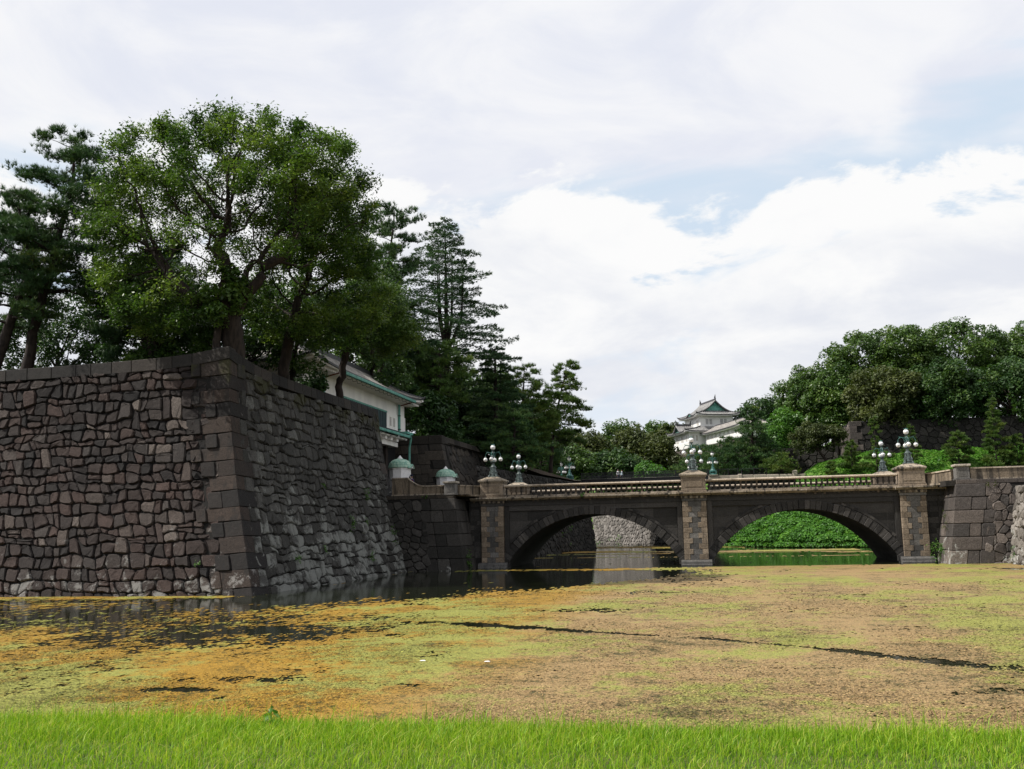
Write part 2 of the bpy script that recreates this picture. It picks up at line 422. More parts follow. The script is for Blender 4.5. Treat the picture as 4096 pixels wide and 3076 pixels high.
L_pine_y = leaf_mat('young_pine_needle', [(0, (0.0240, 0.0582, 0.0144)), (0.5, (0.0660, 0.1222, 0.0240)), (1, (0.1440, 0.1804, 0.0360))], trans=0.2, rough=0.5)
L_cedar = leaf_mat('cedar_needle', [(0, (0.0203, 0.0550, 0.0225)), (0.5, (0.0445, 0.0996, 0.0394)), (1, (0.1216, 0.1805, 0.0620))], trans=0.12, rough=0.55)
L_olive = leaf_mat('olive_leaf', [(0, (0.0198, 0.0324, 0.0110)), (0.5, (0.0541, 0.0730, 0.0198)), (1, (0.1082, 0.1216, 0.0330))], trans=0.25, rough=0.5)
L_bright = leaf_mat('bright_leaf', [(0, (0.0240, 0.0640, 0.0120)), (0.5, (0.0540, 0.1455, 0.0240)), (1, (0.1200, 0.2328, 0.0360))], trans=0.35, rough=0.45, spec=0.35)
L_ground = leaf_mat('ground_cover_leaf', [(0, (0.0327, 0.0958, 0.0176)), (0.5, (0.0819, 0.2233, 0.0281)), (1, (0.1819, 0.3669, 0.0527))], trans=0.35, rough=0.5)
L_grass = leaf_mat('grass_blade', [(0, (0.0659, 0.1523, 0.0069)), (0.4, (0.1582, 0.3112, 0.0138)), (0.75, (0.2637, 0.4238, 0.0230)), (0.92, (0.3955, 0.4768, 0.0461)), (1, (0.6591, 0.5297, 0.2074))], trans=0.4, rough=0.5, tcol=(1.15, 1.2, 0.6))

# ------------------------------------------------------------------ masonry
def clip_half(poly, mx, my, nx, ny):
    out = []; n = len(poly)
    for i in range(n):
        ax, ay = poly[i]; bx, by = poly[(i+1) % n]
        da = (ax-mx)*nx+(ay-my)*ny; db = (bx-mx)*nx+(by-my)*ny
        if da <= 0: out.append((ax, ay))
        if (da < 0 < db) or (db < 0 < da):
            t = da/(da-db); out.append((ax+(bx-ax)*t, ay+(by-ay)*t))
    return out

def rubble_seeds(s0, s1, t0, t1, ds, dt, rng, jit=0.34):
    out = []; t = t0; row = 0; fill = []
    while t < t1:
        h = dt*rng.uniform(0.8, 1.2); s = s0-ds*rng.uniform(0, 1)
        while s < s1+ds:
            w = ds*rng.uniform(0.62, 1.5)
            out.append((s+w*0.5+rng.uniform(-.12, .12)*ds, t+h*0.5+rng.uniform(-jit, jit)*h))
            if rng.random() < 0.11: fill.append((s+w*rng.uniform(.9, 1.05), t+h*rng.uniform(-.1, 1.1)))
            s += w
        t += h; row += 1
    # some stones are left out, so that their neighbours grow, and small filler stones are wedged in
    out = [p for p in out if rng.random() > .10]
    for f in fill:
        d = sorted(((f[0]-p[0])**2+(f[1]-p[1])**2)**.5 for p in out[:0]+[q for q in out if abs(q[0]-f[0]) < ds*2 and abs(q[1]-f[1]) < dt*2])
        if d and d[0] > .40*min(ds, dt): out.append(f)
    return out

def voronoi_cells(seeds, s0, s1, t0, t1, reach):
    cells = []; grid = {}
    for i, (x, y) in enumerate(seeds): grid.setdefault((int(x//reach), int(y//reach)), []).append(i)
    for i, (x, y) in enumerate(seeds):
        if not (s0 <= x <= s1 and t0 <= y <= t1): cells.append(None); continue
        poly = [(max(s0, x-reach), max(t0, y-reach)), (min(s1, x+reach), max(t0, y-reach)), (min(s1, x+reach), min(t1, y+reach)), (max(s0, x-reach), min(t1, y+reach))]
        gx, gy = int(x//reach), int(y//reach)
        nb = [j for a in (-1, 0, 1) for b in (-1, 0, 1) for j in grid.get((gx+a, gy+b), ()) if j != i]
        nb.sort(key=lambda j: (seeds[j][0]-x)**2+(seeds[j][1]-y)**2)
        for j in nb[:16]:
            qx, qy = seeds[j]
            poly = clip_half(poly, (x+qx)/2, (y+qy)/2, qx-x, qy-y)
            if len(poly) < 3: break
        cells.append(poly if len(poly) >= 3 else None)
    return cells

def coursed_cells(s0, s1, t0, t1, ds, dt, rng, wav=.30):
    """rough courses: wavy beds, slanting joints, some stones split in two, some tall ones taking up two courses"""
    sd = rng.uniform(0, 50); T = [t0]
    while T[-1] < t1: T.append(T[-1]+dt*rng.uniform(.72, 1.3))
    def bed(k, s): return T[k]+wav*dt*2*(float(vnoise(np.array([[s/ds*.55, k*7.7+sd, .3]]))[0])-.5)+.16*dt*2*(float(vnoise(np.array([[s/ds*1.6, k*3.1+sd, 5.3]]))[0])-.5)
    cells = []; taken = []
    for k in range(len(T)-1):
        s = s0-rng.uniform(0, ds); nxt = []
        sl0 = rng.uniform(-.22, .22)*ds
        while s < s1:
            blk = [b for b in taken if b[0] <= s+.02 < b[1]]
            if blk: s = blk[0][1]; sl0 = blk[0][2]; continue
            w = ds*rng.uniform(.55, 1.5); e = s+w; sl1 = rng.uniform(-.24, .24)*ds; top = k+1
            for b in taken:
                if s < b[0] < e+.25*ds: e = b[0]; sl1 = b[3]; break
            if e-s < .16*ds: s = e; continue
            if rng.random() < .05 and k+2 < len(T) and w < ds*1.2: top = k+2; nxt.append((s, e, sl1, sl0))
            m = (s+e)/2+rng.uniform(-.2, .2)*(e-s); j = lambda: rng.uniform(-.05, .05)*dt
            bl, br, tl, tr = s+sl0*-.5, e-sl1*.5, s+sl0*.5, e+sl1*.5
            P = [(bl, bed(k, bl)), (m, bed(k, m)+j()), (br, bed(k, br)), (tr, bed(top, tr)), (m, bed(top, m)+j()), (tl, bed(top, tl))]
            if rng.random() < .05 and top == k+1 and e-s > .7*ds:
                q = rng.uniform(.38, .62); a, b = (bl+(tl-bl)*q, P[0][1]+(P[5][1]-P[0][1])*q), (br+(tr-br)*q, P[2][1]+(P[3][1]-P[2][1])*(q+rng.uniform(-.12, .12)))
                parts = [[P[0], P[1], P[2], b, a], [a, b, P[3], P[4], P[5]]]
            else: parts = [P]
            for pp in parts:
                pp = [(min(max(x, s0), s1), min(max(y, t0), t1)) for x, y in pp]
                if max(x for x, _ in pp)-min(x for x, _ in pp) > .12 and max(y for _, y in pp)-min(y for _, y in pp) > .10: cells.append(pp)
            s = e; sl0 = sl1
        taken = nxt
    # one warp for all of them bends the beds and joints, so that neighbours still fit
    out = []
    for pp in cells:
        a = np.array([[x*1.25, y*1.45, sd] for x, y in pp]); b = a+np.array([31.7, 11.3, 4.4])
        dx = (vnoise(a)-.5)*2*.26*ds+(vnoise(a*2.3)-.5)*.16*ds; dy = (vnoise(b)-.5)*2*.34*dt+(vnoise(b*2.3)-.5)*.20*dt
        out.append([(min(max(x+u, s0), s1), min(max(y+v, t0), t1)) for (x, y), u, v in zip(pp, dx, dy)])
    return out

def stone_piece(poly, surf, gap, relief, bev, rng, rings=3, rough=1.0):
    """polygon in wall coordinates -> one faceted stone standing proud of the wall"""
    n = len(poly); cx = sum(p[0] for p in poly)/n; cy = sum(p[1] for p in poly)/n
    # cut the corners so that the stones look worn
    pts = []
    for i in range(n):
        ax, ay = poly[i-1]; bx, by = poly[i]; dx, dy = poly[(i+1) % n]
        la = math.hypot(ax-bx, ay-by); lb = math.hypot(dx-bx, dy-by)
        if la < 1e-4 or lb < 1e-4: continue
        if min(la, lb) > 0.16 and rough > 0:
            ka = rng.uniform(0.10, 0.32)*rough; kb = rng.uniform(0.10, 0.32)*rough
            pts.append((bx+(ax-bx)*ka, by+(ay-by)*ka)); pts.append((bx+(dx-bx)*kb, by+(dy-by)*kb))
        else: pts.append((bx, by))
    n = len(pts)
    if n < 3: return None
    tx, ty = rng.uniform(-.10, .10)*rough, rng.uniform(-.13, .08)*rough
    base = relief*rng.uniform(0.55, 1.3)
    verts = []
    spec = [(gap*0.4, -0.12, 0), (gap*0.9, base*0.35, 0.5), (gap+bev, base, 1)] if rings == 3 else [(gap*0.5, -0.06, 0), (gap+bev, base, 1)]
    for inset, dep, j in spec:
        for (px, py) in pts:
            r = math.hypot(px-cx, py-cy) or 1e-3
            k = max(0.25, 1-inset*rng.uniform(0.75, 1.3)/r) if j else max(0.3, 1-inset/r)
            qx, qy = cx+(px-cx)*k, cy+(py-cy)*k
            d = dep+(tx*(qx-cx)+ty*(qy-cy)+rng.uniform(-1, 1)*0.03*rough)*j
            verts.append(surf(qx, qy, d))
    nr = len(spec)
    faces = [(i*n+k, i*n+(k+1) % n, (i+1)*n+(k+1) % n, (i+1)*n+k) for i in range(nr-1) for k in range(n)]
    faces.append(tuple((nr-1)*n+k for k in range(n)))
    return verts, faces

def lay_stones(parent, name, cells, surf, mat, rng, gap=0.03, relief=0.08, bev=0.07, limit=300, rings=3, rough=1.0, all_stuff=False, keep=None):
    items = []
    for poly in cells:
        if not poly: continue
        n = len(poly); cx = sum(p[0] for p in poly)/n; cy = sum(p[1] for p in poly)/n
        if keep and not keep(cx, cy): continue
        r = stone_piece(poly, surf, gap, relief, bev, rng, rings, rough)
        if r is None: continue
        area = abs(sum(poly[i-1][0]*poly[i][1]-poly[i][0]*poly[i-1][1] for i in range(n)))/2
        c = np.mean(np.array(r[0]), axis=0)
        if area < 0.012: continue
        size = area/np.sum((c-_C)**2)
        if not visible(c[None])[0]: size *= 1e-4
        items.append((size, r))
    items.sort(key=lambda q: -q[0])
    k = 0 if all_stuff else limit
    for _, (v, f) in items[:k]: pyo(name, v, f, mat, parent)
    if len(items) > k:
        mb = MB()
        for _, (v, f) in items[k:]: mb.add(v, f)
        o = mb.build('far_'+name+'s' if not all_stuff else name+'s', mat, parent); o['kind'] = 'stuff'
    return items

def block_rows(s0, s1, t0, t1, lw, hh, rng):
    """squared blocks in courses: list of polygons"""
    out = []; t = t0
    while t < t1-0.1:
        h = hh*rng.uniform(0.85, 1.15)
        if t+h > t1-hh*0.4: h = t1-t
        s = s0-rng.uniform(0, 0.7)*lw
        while s < s1:
            w = lw*rng.uniform(0.65, 1.35)
            a, b = max(s, s0), min(s+w, s1)
            if b-a > 0.15: out.append([(a, t), (b, t), (b, t+h), (a, t+h)])
            s += w
        t += h
    return out

# batter of the big rampart: how far the face leans back at height z
_BZ = [-3, 0, 1.5, 3.3, 5.0, 6.6, 9.5, 11.2, 13.2, 14.4]; _BB = [-1.3, 0, .55, 1.16, 1.72, 2.18, 2.85, 3.10, 3.32, 3.42]
def batter(z): return float(np.interp(z, _BZ, _BB))
CX0, CY0 = -23.75, 49.3
def top_front(s): return 13.62+0.50*math.exp(-max(0, s)/2.6)
def top_side(s): return 13.32+0.80*math.exp(-max(0, s)/3.0)
def surf_front(s, t, d):
    b = batter(t); return (CX0-b-s, CY0+b+0.055*s-d, t+0.2*d)
def surf_side(s, t, d):
    b = batter(t); return (CX0-b+d, CY0+b+s*(1-b/29.7), t+0.2*d)

def rampart():
    rng = random.Random(5)
    SF, SS = 24.0, 29.7
    # ---------- front wall
    root = thing('stone_rampart', 'dark brown rubble stone rampart facing the viewer, rising from the water at left', 'stone wall', (CX0-10, CY0+2, 0))
    side = thing('stone_rampart', 'grey lichened rubble rampart wall running back from the sharp corner towards the gate', 'stone wall', (CX0-2, CY0+15, 0))
    def core(surf, S, topf, mirror):
        mb = MB(); zs = [-1.5, 0, 1.5, 3.3, 5, 6.6, 8, 9.5, 11.2, 12.4]; ss = [0, 2, 5, 10, 16, S]
        g = [[surf(s, z, -0.05) for s in ss] for z in zs]
        v = [p for r in g for p in r]; n = len(ss)
        f = [(i*n+j, i*n+j+1, (i+1)*n+j+1, (i+1)*n+j) for i in range(len(zs)-1) for j in range(n-1)]
        if mirror: f = [q[::-1] for q in f]
        mb.add(v, f); return mb
    core(surf_front, SF, top_front, True).build('wall_core', M_core, root)
    core(surf_side, SS, top_side, False).build('wall_core', M_core, side)
    # field stones
    cells = coursed_cells(0.9, SF, -0.5, 13.05, 0.74, 0.56, rng)
    lay_stones(root, 'stone', cells, lambda s, t, d: surf_front(s, t, d-(.12 if s < 2.3 else 0)), M_front, rng, 0.036, 0.13, 0.05, keep=lambda s, t: t < top_front(s)-0.72)
    cells = coursed_cells(0.9, SS, -0.5, 12.95, 0.95, 0.58, rng)
    lay_stones(side, 'stone', cells, lambda s, t, d: surf_side(s, t, d-(.12 if s < 2.6 else 0)), M_side, rng, 0.04, 0.13, 0.07, keep=lambda s, t: t < top_side(s)-0.72)
    # corner blocks, long and short in turn
    z = -0.4; k = 0
    while z < 13.1:
        h = rng.uniform(0.76, 0.96)
        if z+h > 13.1: h = 13.36-z
        lf, lr = (1.95, 1.0) if k % 2 else (1.0, 2.2)
        lf *= rng.uniform(.75, 1.2); lr *= rng.uniform(.9, 1.1)
        d = 0.055+rng.uniform(-.02, .02); tl = 0.10
        p = []
        for zz in (z+0.012, z+h-0.012):
            b = batter(zz); x, y = CX0-b, CY0+b; dz = -0.06*lf*0
            p += [(x-lf, y-d+0.055*lf, zz-tl), (x+d, y-d, zz), (x+d, y+lr, zz-tl*0.6), (x-lf, y+lr, zz-tl)]
        MB().hexa(p).build('corner_stone', M_quoin, root, bevel=0.025)
        # the flush block beside the short leg
        for (a0, a1, srf, pr) in ((lf, lf+rng.uniform(.6, 1.0), surf_front, root), (lr, lr+rng.uniform(.8, 1.3), surf_side, side)):
            if rng.random() < 0.75:
                r = stone_piece([(a0+.02, z-tl), (a1, z-tl-.03), (a1, z+h-tl-.03), (a0+.02, z+h-tl)], srf, 0.02, 0.12, 0.04, rng, 3, 0.4)
                pyo('squared_stone', r[0], r[1], M_quoin if pr is root else M_side, pr)
        z += h; k += 1
    # coping
    def coping(surf, topf, S, par, mirror):
        s = 0.0
        while s < S:
            w = rng.uniform(1.05, 1.75) if s > 0 else (2.3 if par is root else 1.8)
            e = min(s+w, S)
            if S-e < 0.6: e = S
            p = []
            for t_of in (lambda q: topf(q)-0.74, topf):
                for (q, dd) in (((s+.012), 0.14), ((e-.012), 0.14), ((e-.012), -1.0), ((s+.012), -1.0)):
                    x, y, zz = surf(q, t_of(q), dd); p.append((x, y, t_of(q)))
            if s == 0:
                for i in (0, 4):
                    x, y, zz = p[i]; bb = batter(zz)
                    p[i] = (CX0-bb+(0.14 if par is root else 0.136), CY0+bb-(0.14 if par is root else 0.135), zz)
            if not mirror: pass
            else: p = [p[1], p[0], p[3], p[2], p[5], p[4], p[7], p[6]]
            MB().hexa(p).build('coping_stone', M_coping, par, bevel=0.03)
            s = e
    coping(surf_front, top_front, SF, root, True)
    coping(surf_side, top_side, 28.4, side, False)
    # far corner of the side wall where the gate road begins
    z = -0.4; k = 0; yE = CY0+SS
    while z < 13.0:
        h = rng.uniform(0.8, 1.0)
        if z+h > 12.2: h = 13.34-z
        l = 1.5 if k % 2 else 0.85; p = []
        for zz in (z+.012, z+h-.012):
            b = batter(zz); x = CX0-b
            y1 = yE+0.1
            p += [(x-1.5, y1-l, zz), (x+.13, y1-l, zz), (x+.13, y1, zz), (x-1.5, y1, zz)]
        MB().hexa(p).build('corner_stone', M_quoin, side, bevel=0.03)
        z += h; k += 1
    # return face hidden behind the corner, closing the mass towards the gate road
    mb = MB()
    for z0, z1 in ((-1, 6), (6, 13.2)):
        a, b = batter(z0), batter(z1)
        y0 = yE+0.05
        mb.add([(CX0-a, y0, z0), (-52, y0, z0), (-52, y0, z1), (CX0-b, y0, z1)], [(0, 1, 2, 3)])
    mb.build('return_face', M_fardark_shade, side)
    return root, side
RAMP, RAMP_SIDE = rampart()

# ------------------------------------------------------------------ ground, water, terrain
def structure(o, label=None):
    o['kind'] = 'structure'
    if label: o['label'] = label
    return o

structure(MB().add([(-1500, -400, -1.6), (1500, -400, -1.6), (1500, 2200, -1.6), (-1500, 2200, -1.6)], [(0, 1, 2, 3)]).build('ground', M_soil))

def water_material():
    m, nt, b = material('moat_water')
    b.inputs['Base Color'].default_value = (0.010, 0.013, 0.006, 1)
    b.inputs['Roughness'].default_value = 0.075; b.inputs['IOR'].default_value = 1.33
    b.inputs['Specular IOR Level'].default_value = 0.5
    ge = nt.new('ShaderNodeNewGeometry')
    n = nt.noise(nt.scale(ge.outputs['Position'], (1, 0.6, 1)), 1.3, 4, 0.6)
    set_bump(nt, b, n, 0.09, 0.05)
    return m
M_water = water_material()
structure(MB().add([(-140, 9.6, 0), (140, 9.6, 0), (140, 260, 0), (-140, 260, 0)], [(0, 1, 2, 3)]).build('water', M_water), 'dark still moat water')

# floating weed: thin mats of duckweed, torn open over dark water
def algae_material():
    m, nt, b = material('floating_weed')
    ge = nt.new('ShaderNodeNewGeometry'); pos = ge.outputs['Position']
    sep = nt.new('ShaderNodeSeparateXYZ'); nt.put(sep.inputs[0], pos)
    x, y = sep.outputs['X'], sep.outputs['Y']
    n1 = nt.noise(pos, 0.30, 5, 0.6); n2 = nt.noise(pos, 1.1, 6, 0.65); n3 = nt.noise(nt.scale(pos, (.8, .55, 1)), 9, 4, 0.7); n7 = nt.noise(pos, 23, 3, 0.8); n6 = nt.noise(pos, 16, 4, 0.75); n5 = nt.noise(nt.scale(pos, (.7, .5, 1)), 4.2, 5, 0.7); n4 = nt.noise(nt.scale(pos, (1, 0.6, 1)), 0.16, 4, 0.55)
    # rusty weed towards the rampart side, tan further right: two kinds of weed growing in different parts of the moat
    side = nt.math('ADD', nt.smooth(x, -13.0, 0.5), nt.math('MULTIPLY', nt.math('SUBTRACT', n1, 0.5), 0.9), clamp=True)
    rust = nt.mix(n2, (0.30, 0.150, 0.008), (0.265, 0.172, 0.032))
    tan = nt.mix(n2, (0.290, 0.182, 0.074), (0.255, 0.184, 0.090))
    brown = nt.mix(nt.smooth(side, 0.3, 0.8), rust, tan)
    green = nt.mix(n2, (0.245, 0.235, 0.040), (0.205, 0.215, 0.060))
    g = nt.math('ADD', nt.math('MULTIPLY', n4, 0.95), nt.math('SUBTRACT', nt.math('MULTIPLY', n1, 0.45), 0.20))
    g = nt.math('ADD', g, nt.math('MULTIPLY', nt.math('SUBTRACT', n2, 0.5), 0.40))
    g = nt.math('ADD', g, nt.math('MULTIPLY', nt.math('SUBTRACT', n5, 0.5), 0.34))
    g = nt.math('ADD', g, nt.math('MULTIPLY', nt.math('SUBTRACT', n6, 0.5), 0.30))
    col = nt.mix(nt.smooth(g, 0.462, 0.60), brown, green)
    # small gaps with sunken, dark weed
    hole = nt.math('ADD', nt.math('ADD', nt.math('MULTIPLY', n3, 0.35), nt.math('MULTIPLY', n2, 0.35)), nt.math('MULTIPLY', n7, 0.30))
    hole = nt.math('ADD', hole, nt.math('MULTIPLY', nt.math('SUBTRACT', n1, 0.5), 0.25))
    col = nt.mix(nt.smooth(hole, 0.505, 0.40, 0, 0.9), col, (0.042, 0.045, 0.012))
    sp = nt.noise(pos, 34, 3, 0.7)
    vs = nt.new('ShaderNodeVectorMath', operation='SCALE'); nt.put(vs.inputs[0], col); nt.put(vs.inputs['Scale'], nt.math('MULTIPLY', nt.smooth(sp, 0.28, 0.72, 0.42, 1.62), nt.math('ADD', 1.0, nt.new('ShaderNodeAttribute', attribute_name='tint').outputs['Fac'])))
    nt.put(b.inputs['Base Color'], vs.outputs[0])
    b.inputs['Roughness'].default_value = 0.7; b.inputs['Specular IOR Level'].default_value = 0.2
    set_bump(nt, b, nt.math('ADD', n3, sp), 0.5, 0.02)
    return m

def seg_dist(X, Y, pts):
    d = np.full(X.shape, 1e9)
    for (ax, ay), (bx, by) in zip(pts[:-1], pts[1:]):
        t = np.clip(((X-ax)*(bx-ax)+(Y-ay)*(by-ay))/((bx-ax)**2+(by-ay)**2), 0, 1)
        d = np.minimum(d, np.hypot(X-ax-t*(bx-ax), Y-ay-t*(by-ay)))
    return d

def algae_cover(X, Y):
    P = np.stack([X, Y*0.8, X*0], -1)
    n = fbm(P*0.55, 5, 0.6); f = fbm(P*3.1+7, 4, 0.6); g = fbm(P*11+3, 3, 0.6)
    h = fbm(P*30+13, 2, .7); pt = fbm(P*.23+61, 3)
    lf = sstep(-X, 4, 16); c = 0.40-0.06*lf+0.8*(n-0.5)+(.62+.3*lf)*(f-0.5)+(.55+.3*lf)*(g-0.5)+(h-.5)*(.30+.75*sstep(pt, .46, .64))
    # open water in front of the rampart
    d = seg_dist(X, Y, [(-36, 40.5), (-26, 37), (-20, 34.5), (-15.5, 30.5)])
    c -= 0.62*np.exp(-(d/5.2)**2)
    d = seg_dist(X, Y, [(-22, 46), (-20.5, 56), (-19.5, 64), (-14, 67), (-9, 62)])
    c -= 0.70*np.exp(-(d/5.5)**2)
    d = seg_dist(X, Y, [(-19, 73), (-12, 70), (-6, 67)])
    c -= 0.62*np.exp(-(d/5.0)**2)
    # long open lane
    d = seg_dist(X, Y, [(-9.5, 34.2), (-7, 33.0), (-3.35, 30.7), (-0.57, 29.4), (2.9, 26.6), (4.7, 24.6), (7.5, 22.4)])
    w = 0.26+0.30*sstep(np.abs(X+0.3), 1.5, 6.5)
    c -= 0.75*np.exp(-(d/w)**2)*(0.25+1.35*fbm(P*.9+31, 3))
    for (x, y, rx, ry, k) in ((4.6, 20.4, 1.6, 1.0, .34), (5.2, 18.6, 1.1, .5, .36), (-5.1, 38.7, 2.2, 1.1, .5), (-2, 49, 3, 1.2, .3), (18.3, 68, 2.2, 1.2, .6), (6, 46, 1.2, .7, .42), (-9.5, 21, 1.2, .5, .4), (-11, 19.6, 1.0, .25, .6), (-6.4, 20.5, 1.3, .3, .4), (1.5, 23.4, 2.2, .8, .25)):
        c -= k*np.exp(-((X-x)/rx)**2-((Y-y)/ry)**2)
    # below and beyond the bridge only thin drifts remain
    c = c-0.78*sstep(Y, 75.5, 79.5)*(1-0.25*sstep(X, 5, 9)*0)
    band = fbm(np.stack([X*0.05, Y*0.16, X*0], -1)+5, 3)
    bb = 0
    for (y0, w0, k0) in ((150, 6, .75), (125, 3.5, .62), (112.5, 2.2, .6), (101, 1.2, .42)): bb = bb+1.5*k0*np.exp(-((Y-y0+.25*X+14*(band-.5))/w0)**2)
    c = c+sstep(Y, 84, 95)*(bb-.12+(band-.5)*.5)
    yb = np.interp(X, [-24, -18, -13, -9, -5.3, -2, 1, 3], [43, 41.5, 41.5, 46.5, 58, 66, 72, 78])
    c -= .56*sstep(Y-yb, -4.0, 10.0)*(1-sstep(Y, 79, 84))
    # a rim of weed collects along the rampart
    d = seg_dist(X, Y, [(-46, 50.3), (-24, 49.0), (-23.2, 60), (-23.4, 76)])
    c += 1.25*np.exp(-((d-0.6)/(.5+.9*fbm(P*.35+7, 2)))**2)*np.clip(fbm(P*.6+17, 3)-.22, 0, 1)+.95*np.exp(-((Y-75.4+.05*X)/2.0)**2)*(X > -19.5)*(.35+1.2*fbm(P*.8+91, 3))+0.85*fbm(P*.7+83, 3)*np.exp(-((np.abs(Y-47.2+0.06*X)/1.3)**2))*(X < -24.5)
    return c

def algae():
    V = []; F = []; off = 0
    y = 10.0; rows = []
    while y < 168:
        k = max(y, 15.0)/17.0
        rows.append((y, 0.030*k, min(1.2, 0.055*k*k))); y += min(1.2, 0.055*k*k)
    for (y, dx, dy) in rows:
        xl, xr = -0.88*y-2.0, 0.46*y+4.0
        if y > 80: xl, xr = -0.26*y+1, 0.17*y
        x = np.arange(xl, xr, dx)+RNG.uniform(-.3, .3)*dx
        c = algae_cover(x+dx/2, np.full(x.shape, y+dy/2))
        ok = c > 0
        # stay off the walls
        ok &= ~((y > CY0-0.35-0.06*(x+24)) & (x < CX0+0.05)) & ~((y > 76.2) & (x > 16.6)) & ~((x > 20.6) & (y > 40)) & ~((y > 76.3) & (x < -19.1)) & (x < 60)
        if 80 < y < 94: ok &= (np.abs(x+17.55) > 1.7) & (np.abs(x+1.08) > 1.3) & (np.abs(x-15.4) > 1.3)
        # join neighbouring cells into strips so the mats stay light
        idx = np.flatnonzero(np.diff(np.concatenate([[0], ok.astype(np.int8), [0]])))
        a, b = idx[::2], idx[1::2]
        if len(a) == 0: continue
        xa = x[0]+a*dx+RNG.uniform(-.4, .4, len(a))*dx; xb = x[0]+b*dx+RNG.uniform(-.4, .4, len(b))*dx
        z = np.full(len(a), 0.012)
        q = np.stack([np.stack([xa, z*0+y-dy*.04, z], -1), np.stack([xb, z*0+y-dy*.04, z], -1), np.stack([xb-dx*.3, z*0+y+dy*1.04, z], -1), np.stack([xa+dx*.3, z*0+y+dy*1.04, z], -1)], 1)
        V.append(q.reshape(-1, 3)); F.append(np.arange(off, off+4*len(a)).reshape(-1, 4)); off += 4*len(a)
    # loose fronds lying tilted on the mats nearer the bank
    rng = np.random.default_rng(19); m = 420000
    y = 15.0/(1-rng.uniform(0, 1, m)*(1-15.0/56)); x = rng.uniform(-.88, .50, m)*y
    ok = algae_cover(x, y) > .02
    ok &= ~((y > CY0-.5-.06*(x+24)) & (x < CX0+.3)) & ~((x > 20.4) & (y > 40))
    ok &= rng.random(m) < np.clip(fbm(np.stack([x*.5, y*.35, x*0], -1)+71, 3)*2.2-.5, .06, 1)
    x, y = x[ok], y[ok]; m = len(x); k = y/17.0
    sz = rng.uniform(.010, .030, m)*k**.75
    az = rng.uniform(0, 6.283, m); tl = rng.normal(0, .13, (m, 2))
    ax = np.stack([np.cos(az), np.sin(az), tl[:, 0]], -1)*sz[:, None]; bx = np.stack([-np.sin(az), np.cos(az), tl[:, 1]], -1)*(sz*rng.uniform(.3, .8, m))[:, None]
    c = np.stack([x, y, .014+np.abs(tl).sum(1)*sz*.8], -1)
    L = np.stack([c-ax, c-bx, c+ax, c+bx], 1).reshape(-1, 3)
    tl = rng.normal(.06, .22, m); tl = np.where(rng.random(m) < .20, -.58, np.clip(tl, -.4, .55))
    n0 = off; V.append(L); F.append(np.arange(off, off+4*m).reshape(-1, 4))
    T = np.concatenate([np.zeros(n0), np.repeat(tl, 4)])
    o = np_mesh('floating_algae', np.concatenate(V), np.concatenate(F), algae_material(), T)
    tag(o, 'orange, tan and yellow green duckweed mats floating on the moat', 'algae', kind='stuff')
algae()

# near bank: flat lawn that breaks off towards the water
def bank_z(y, x=0):
    return np.where(y < 7.7, 1.685, np.where(y < 10.6, 1.685-(y-7.7)*0.60, -0.1-(y-10.6)*0.4))
ys = [-40, 0, 4, 6, 7.0, 7.5, 7.9, 8.4, 9, 9.8, 10.6, 13.0]; xs = list(np.linspace(-60, 60, 41))
v = [(x, y+0.12*math.sin(x*0.7), float(bank_z(np.array(y)))) for y in ys for x in xs]
nx = len(xs)
structure(pyo('grass_bank', v, [(i*nx+j, i*nx+j+1, (i+1)*nx+j+1, (i+1)*nx+j) for i in range(len(ys)-1) for j in range(nx-1)], M_turf), 'grassy near bank of the moat')

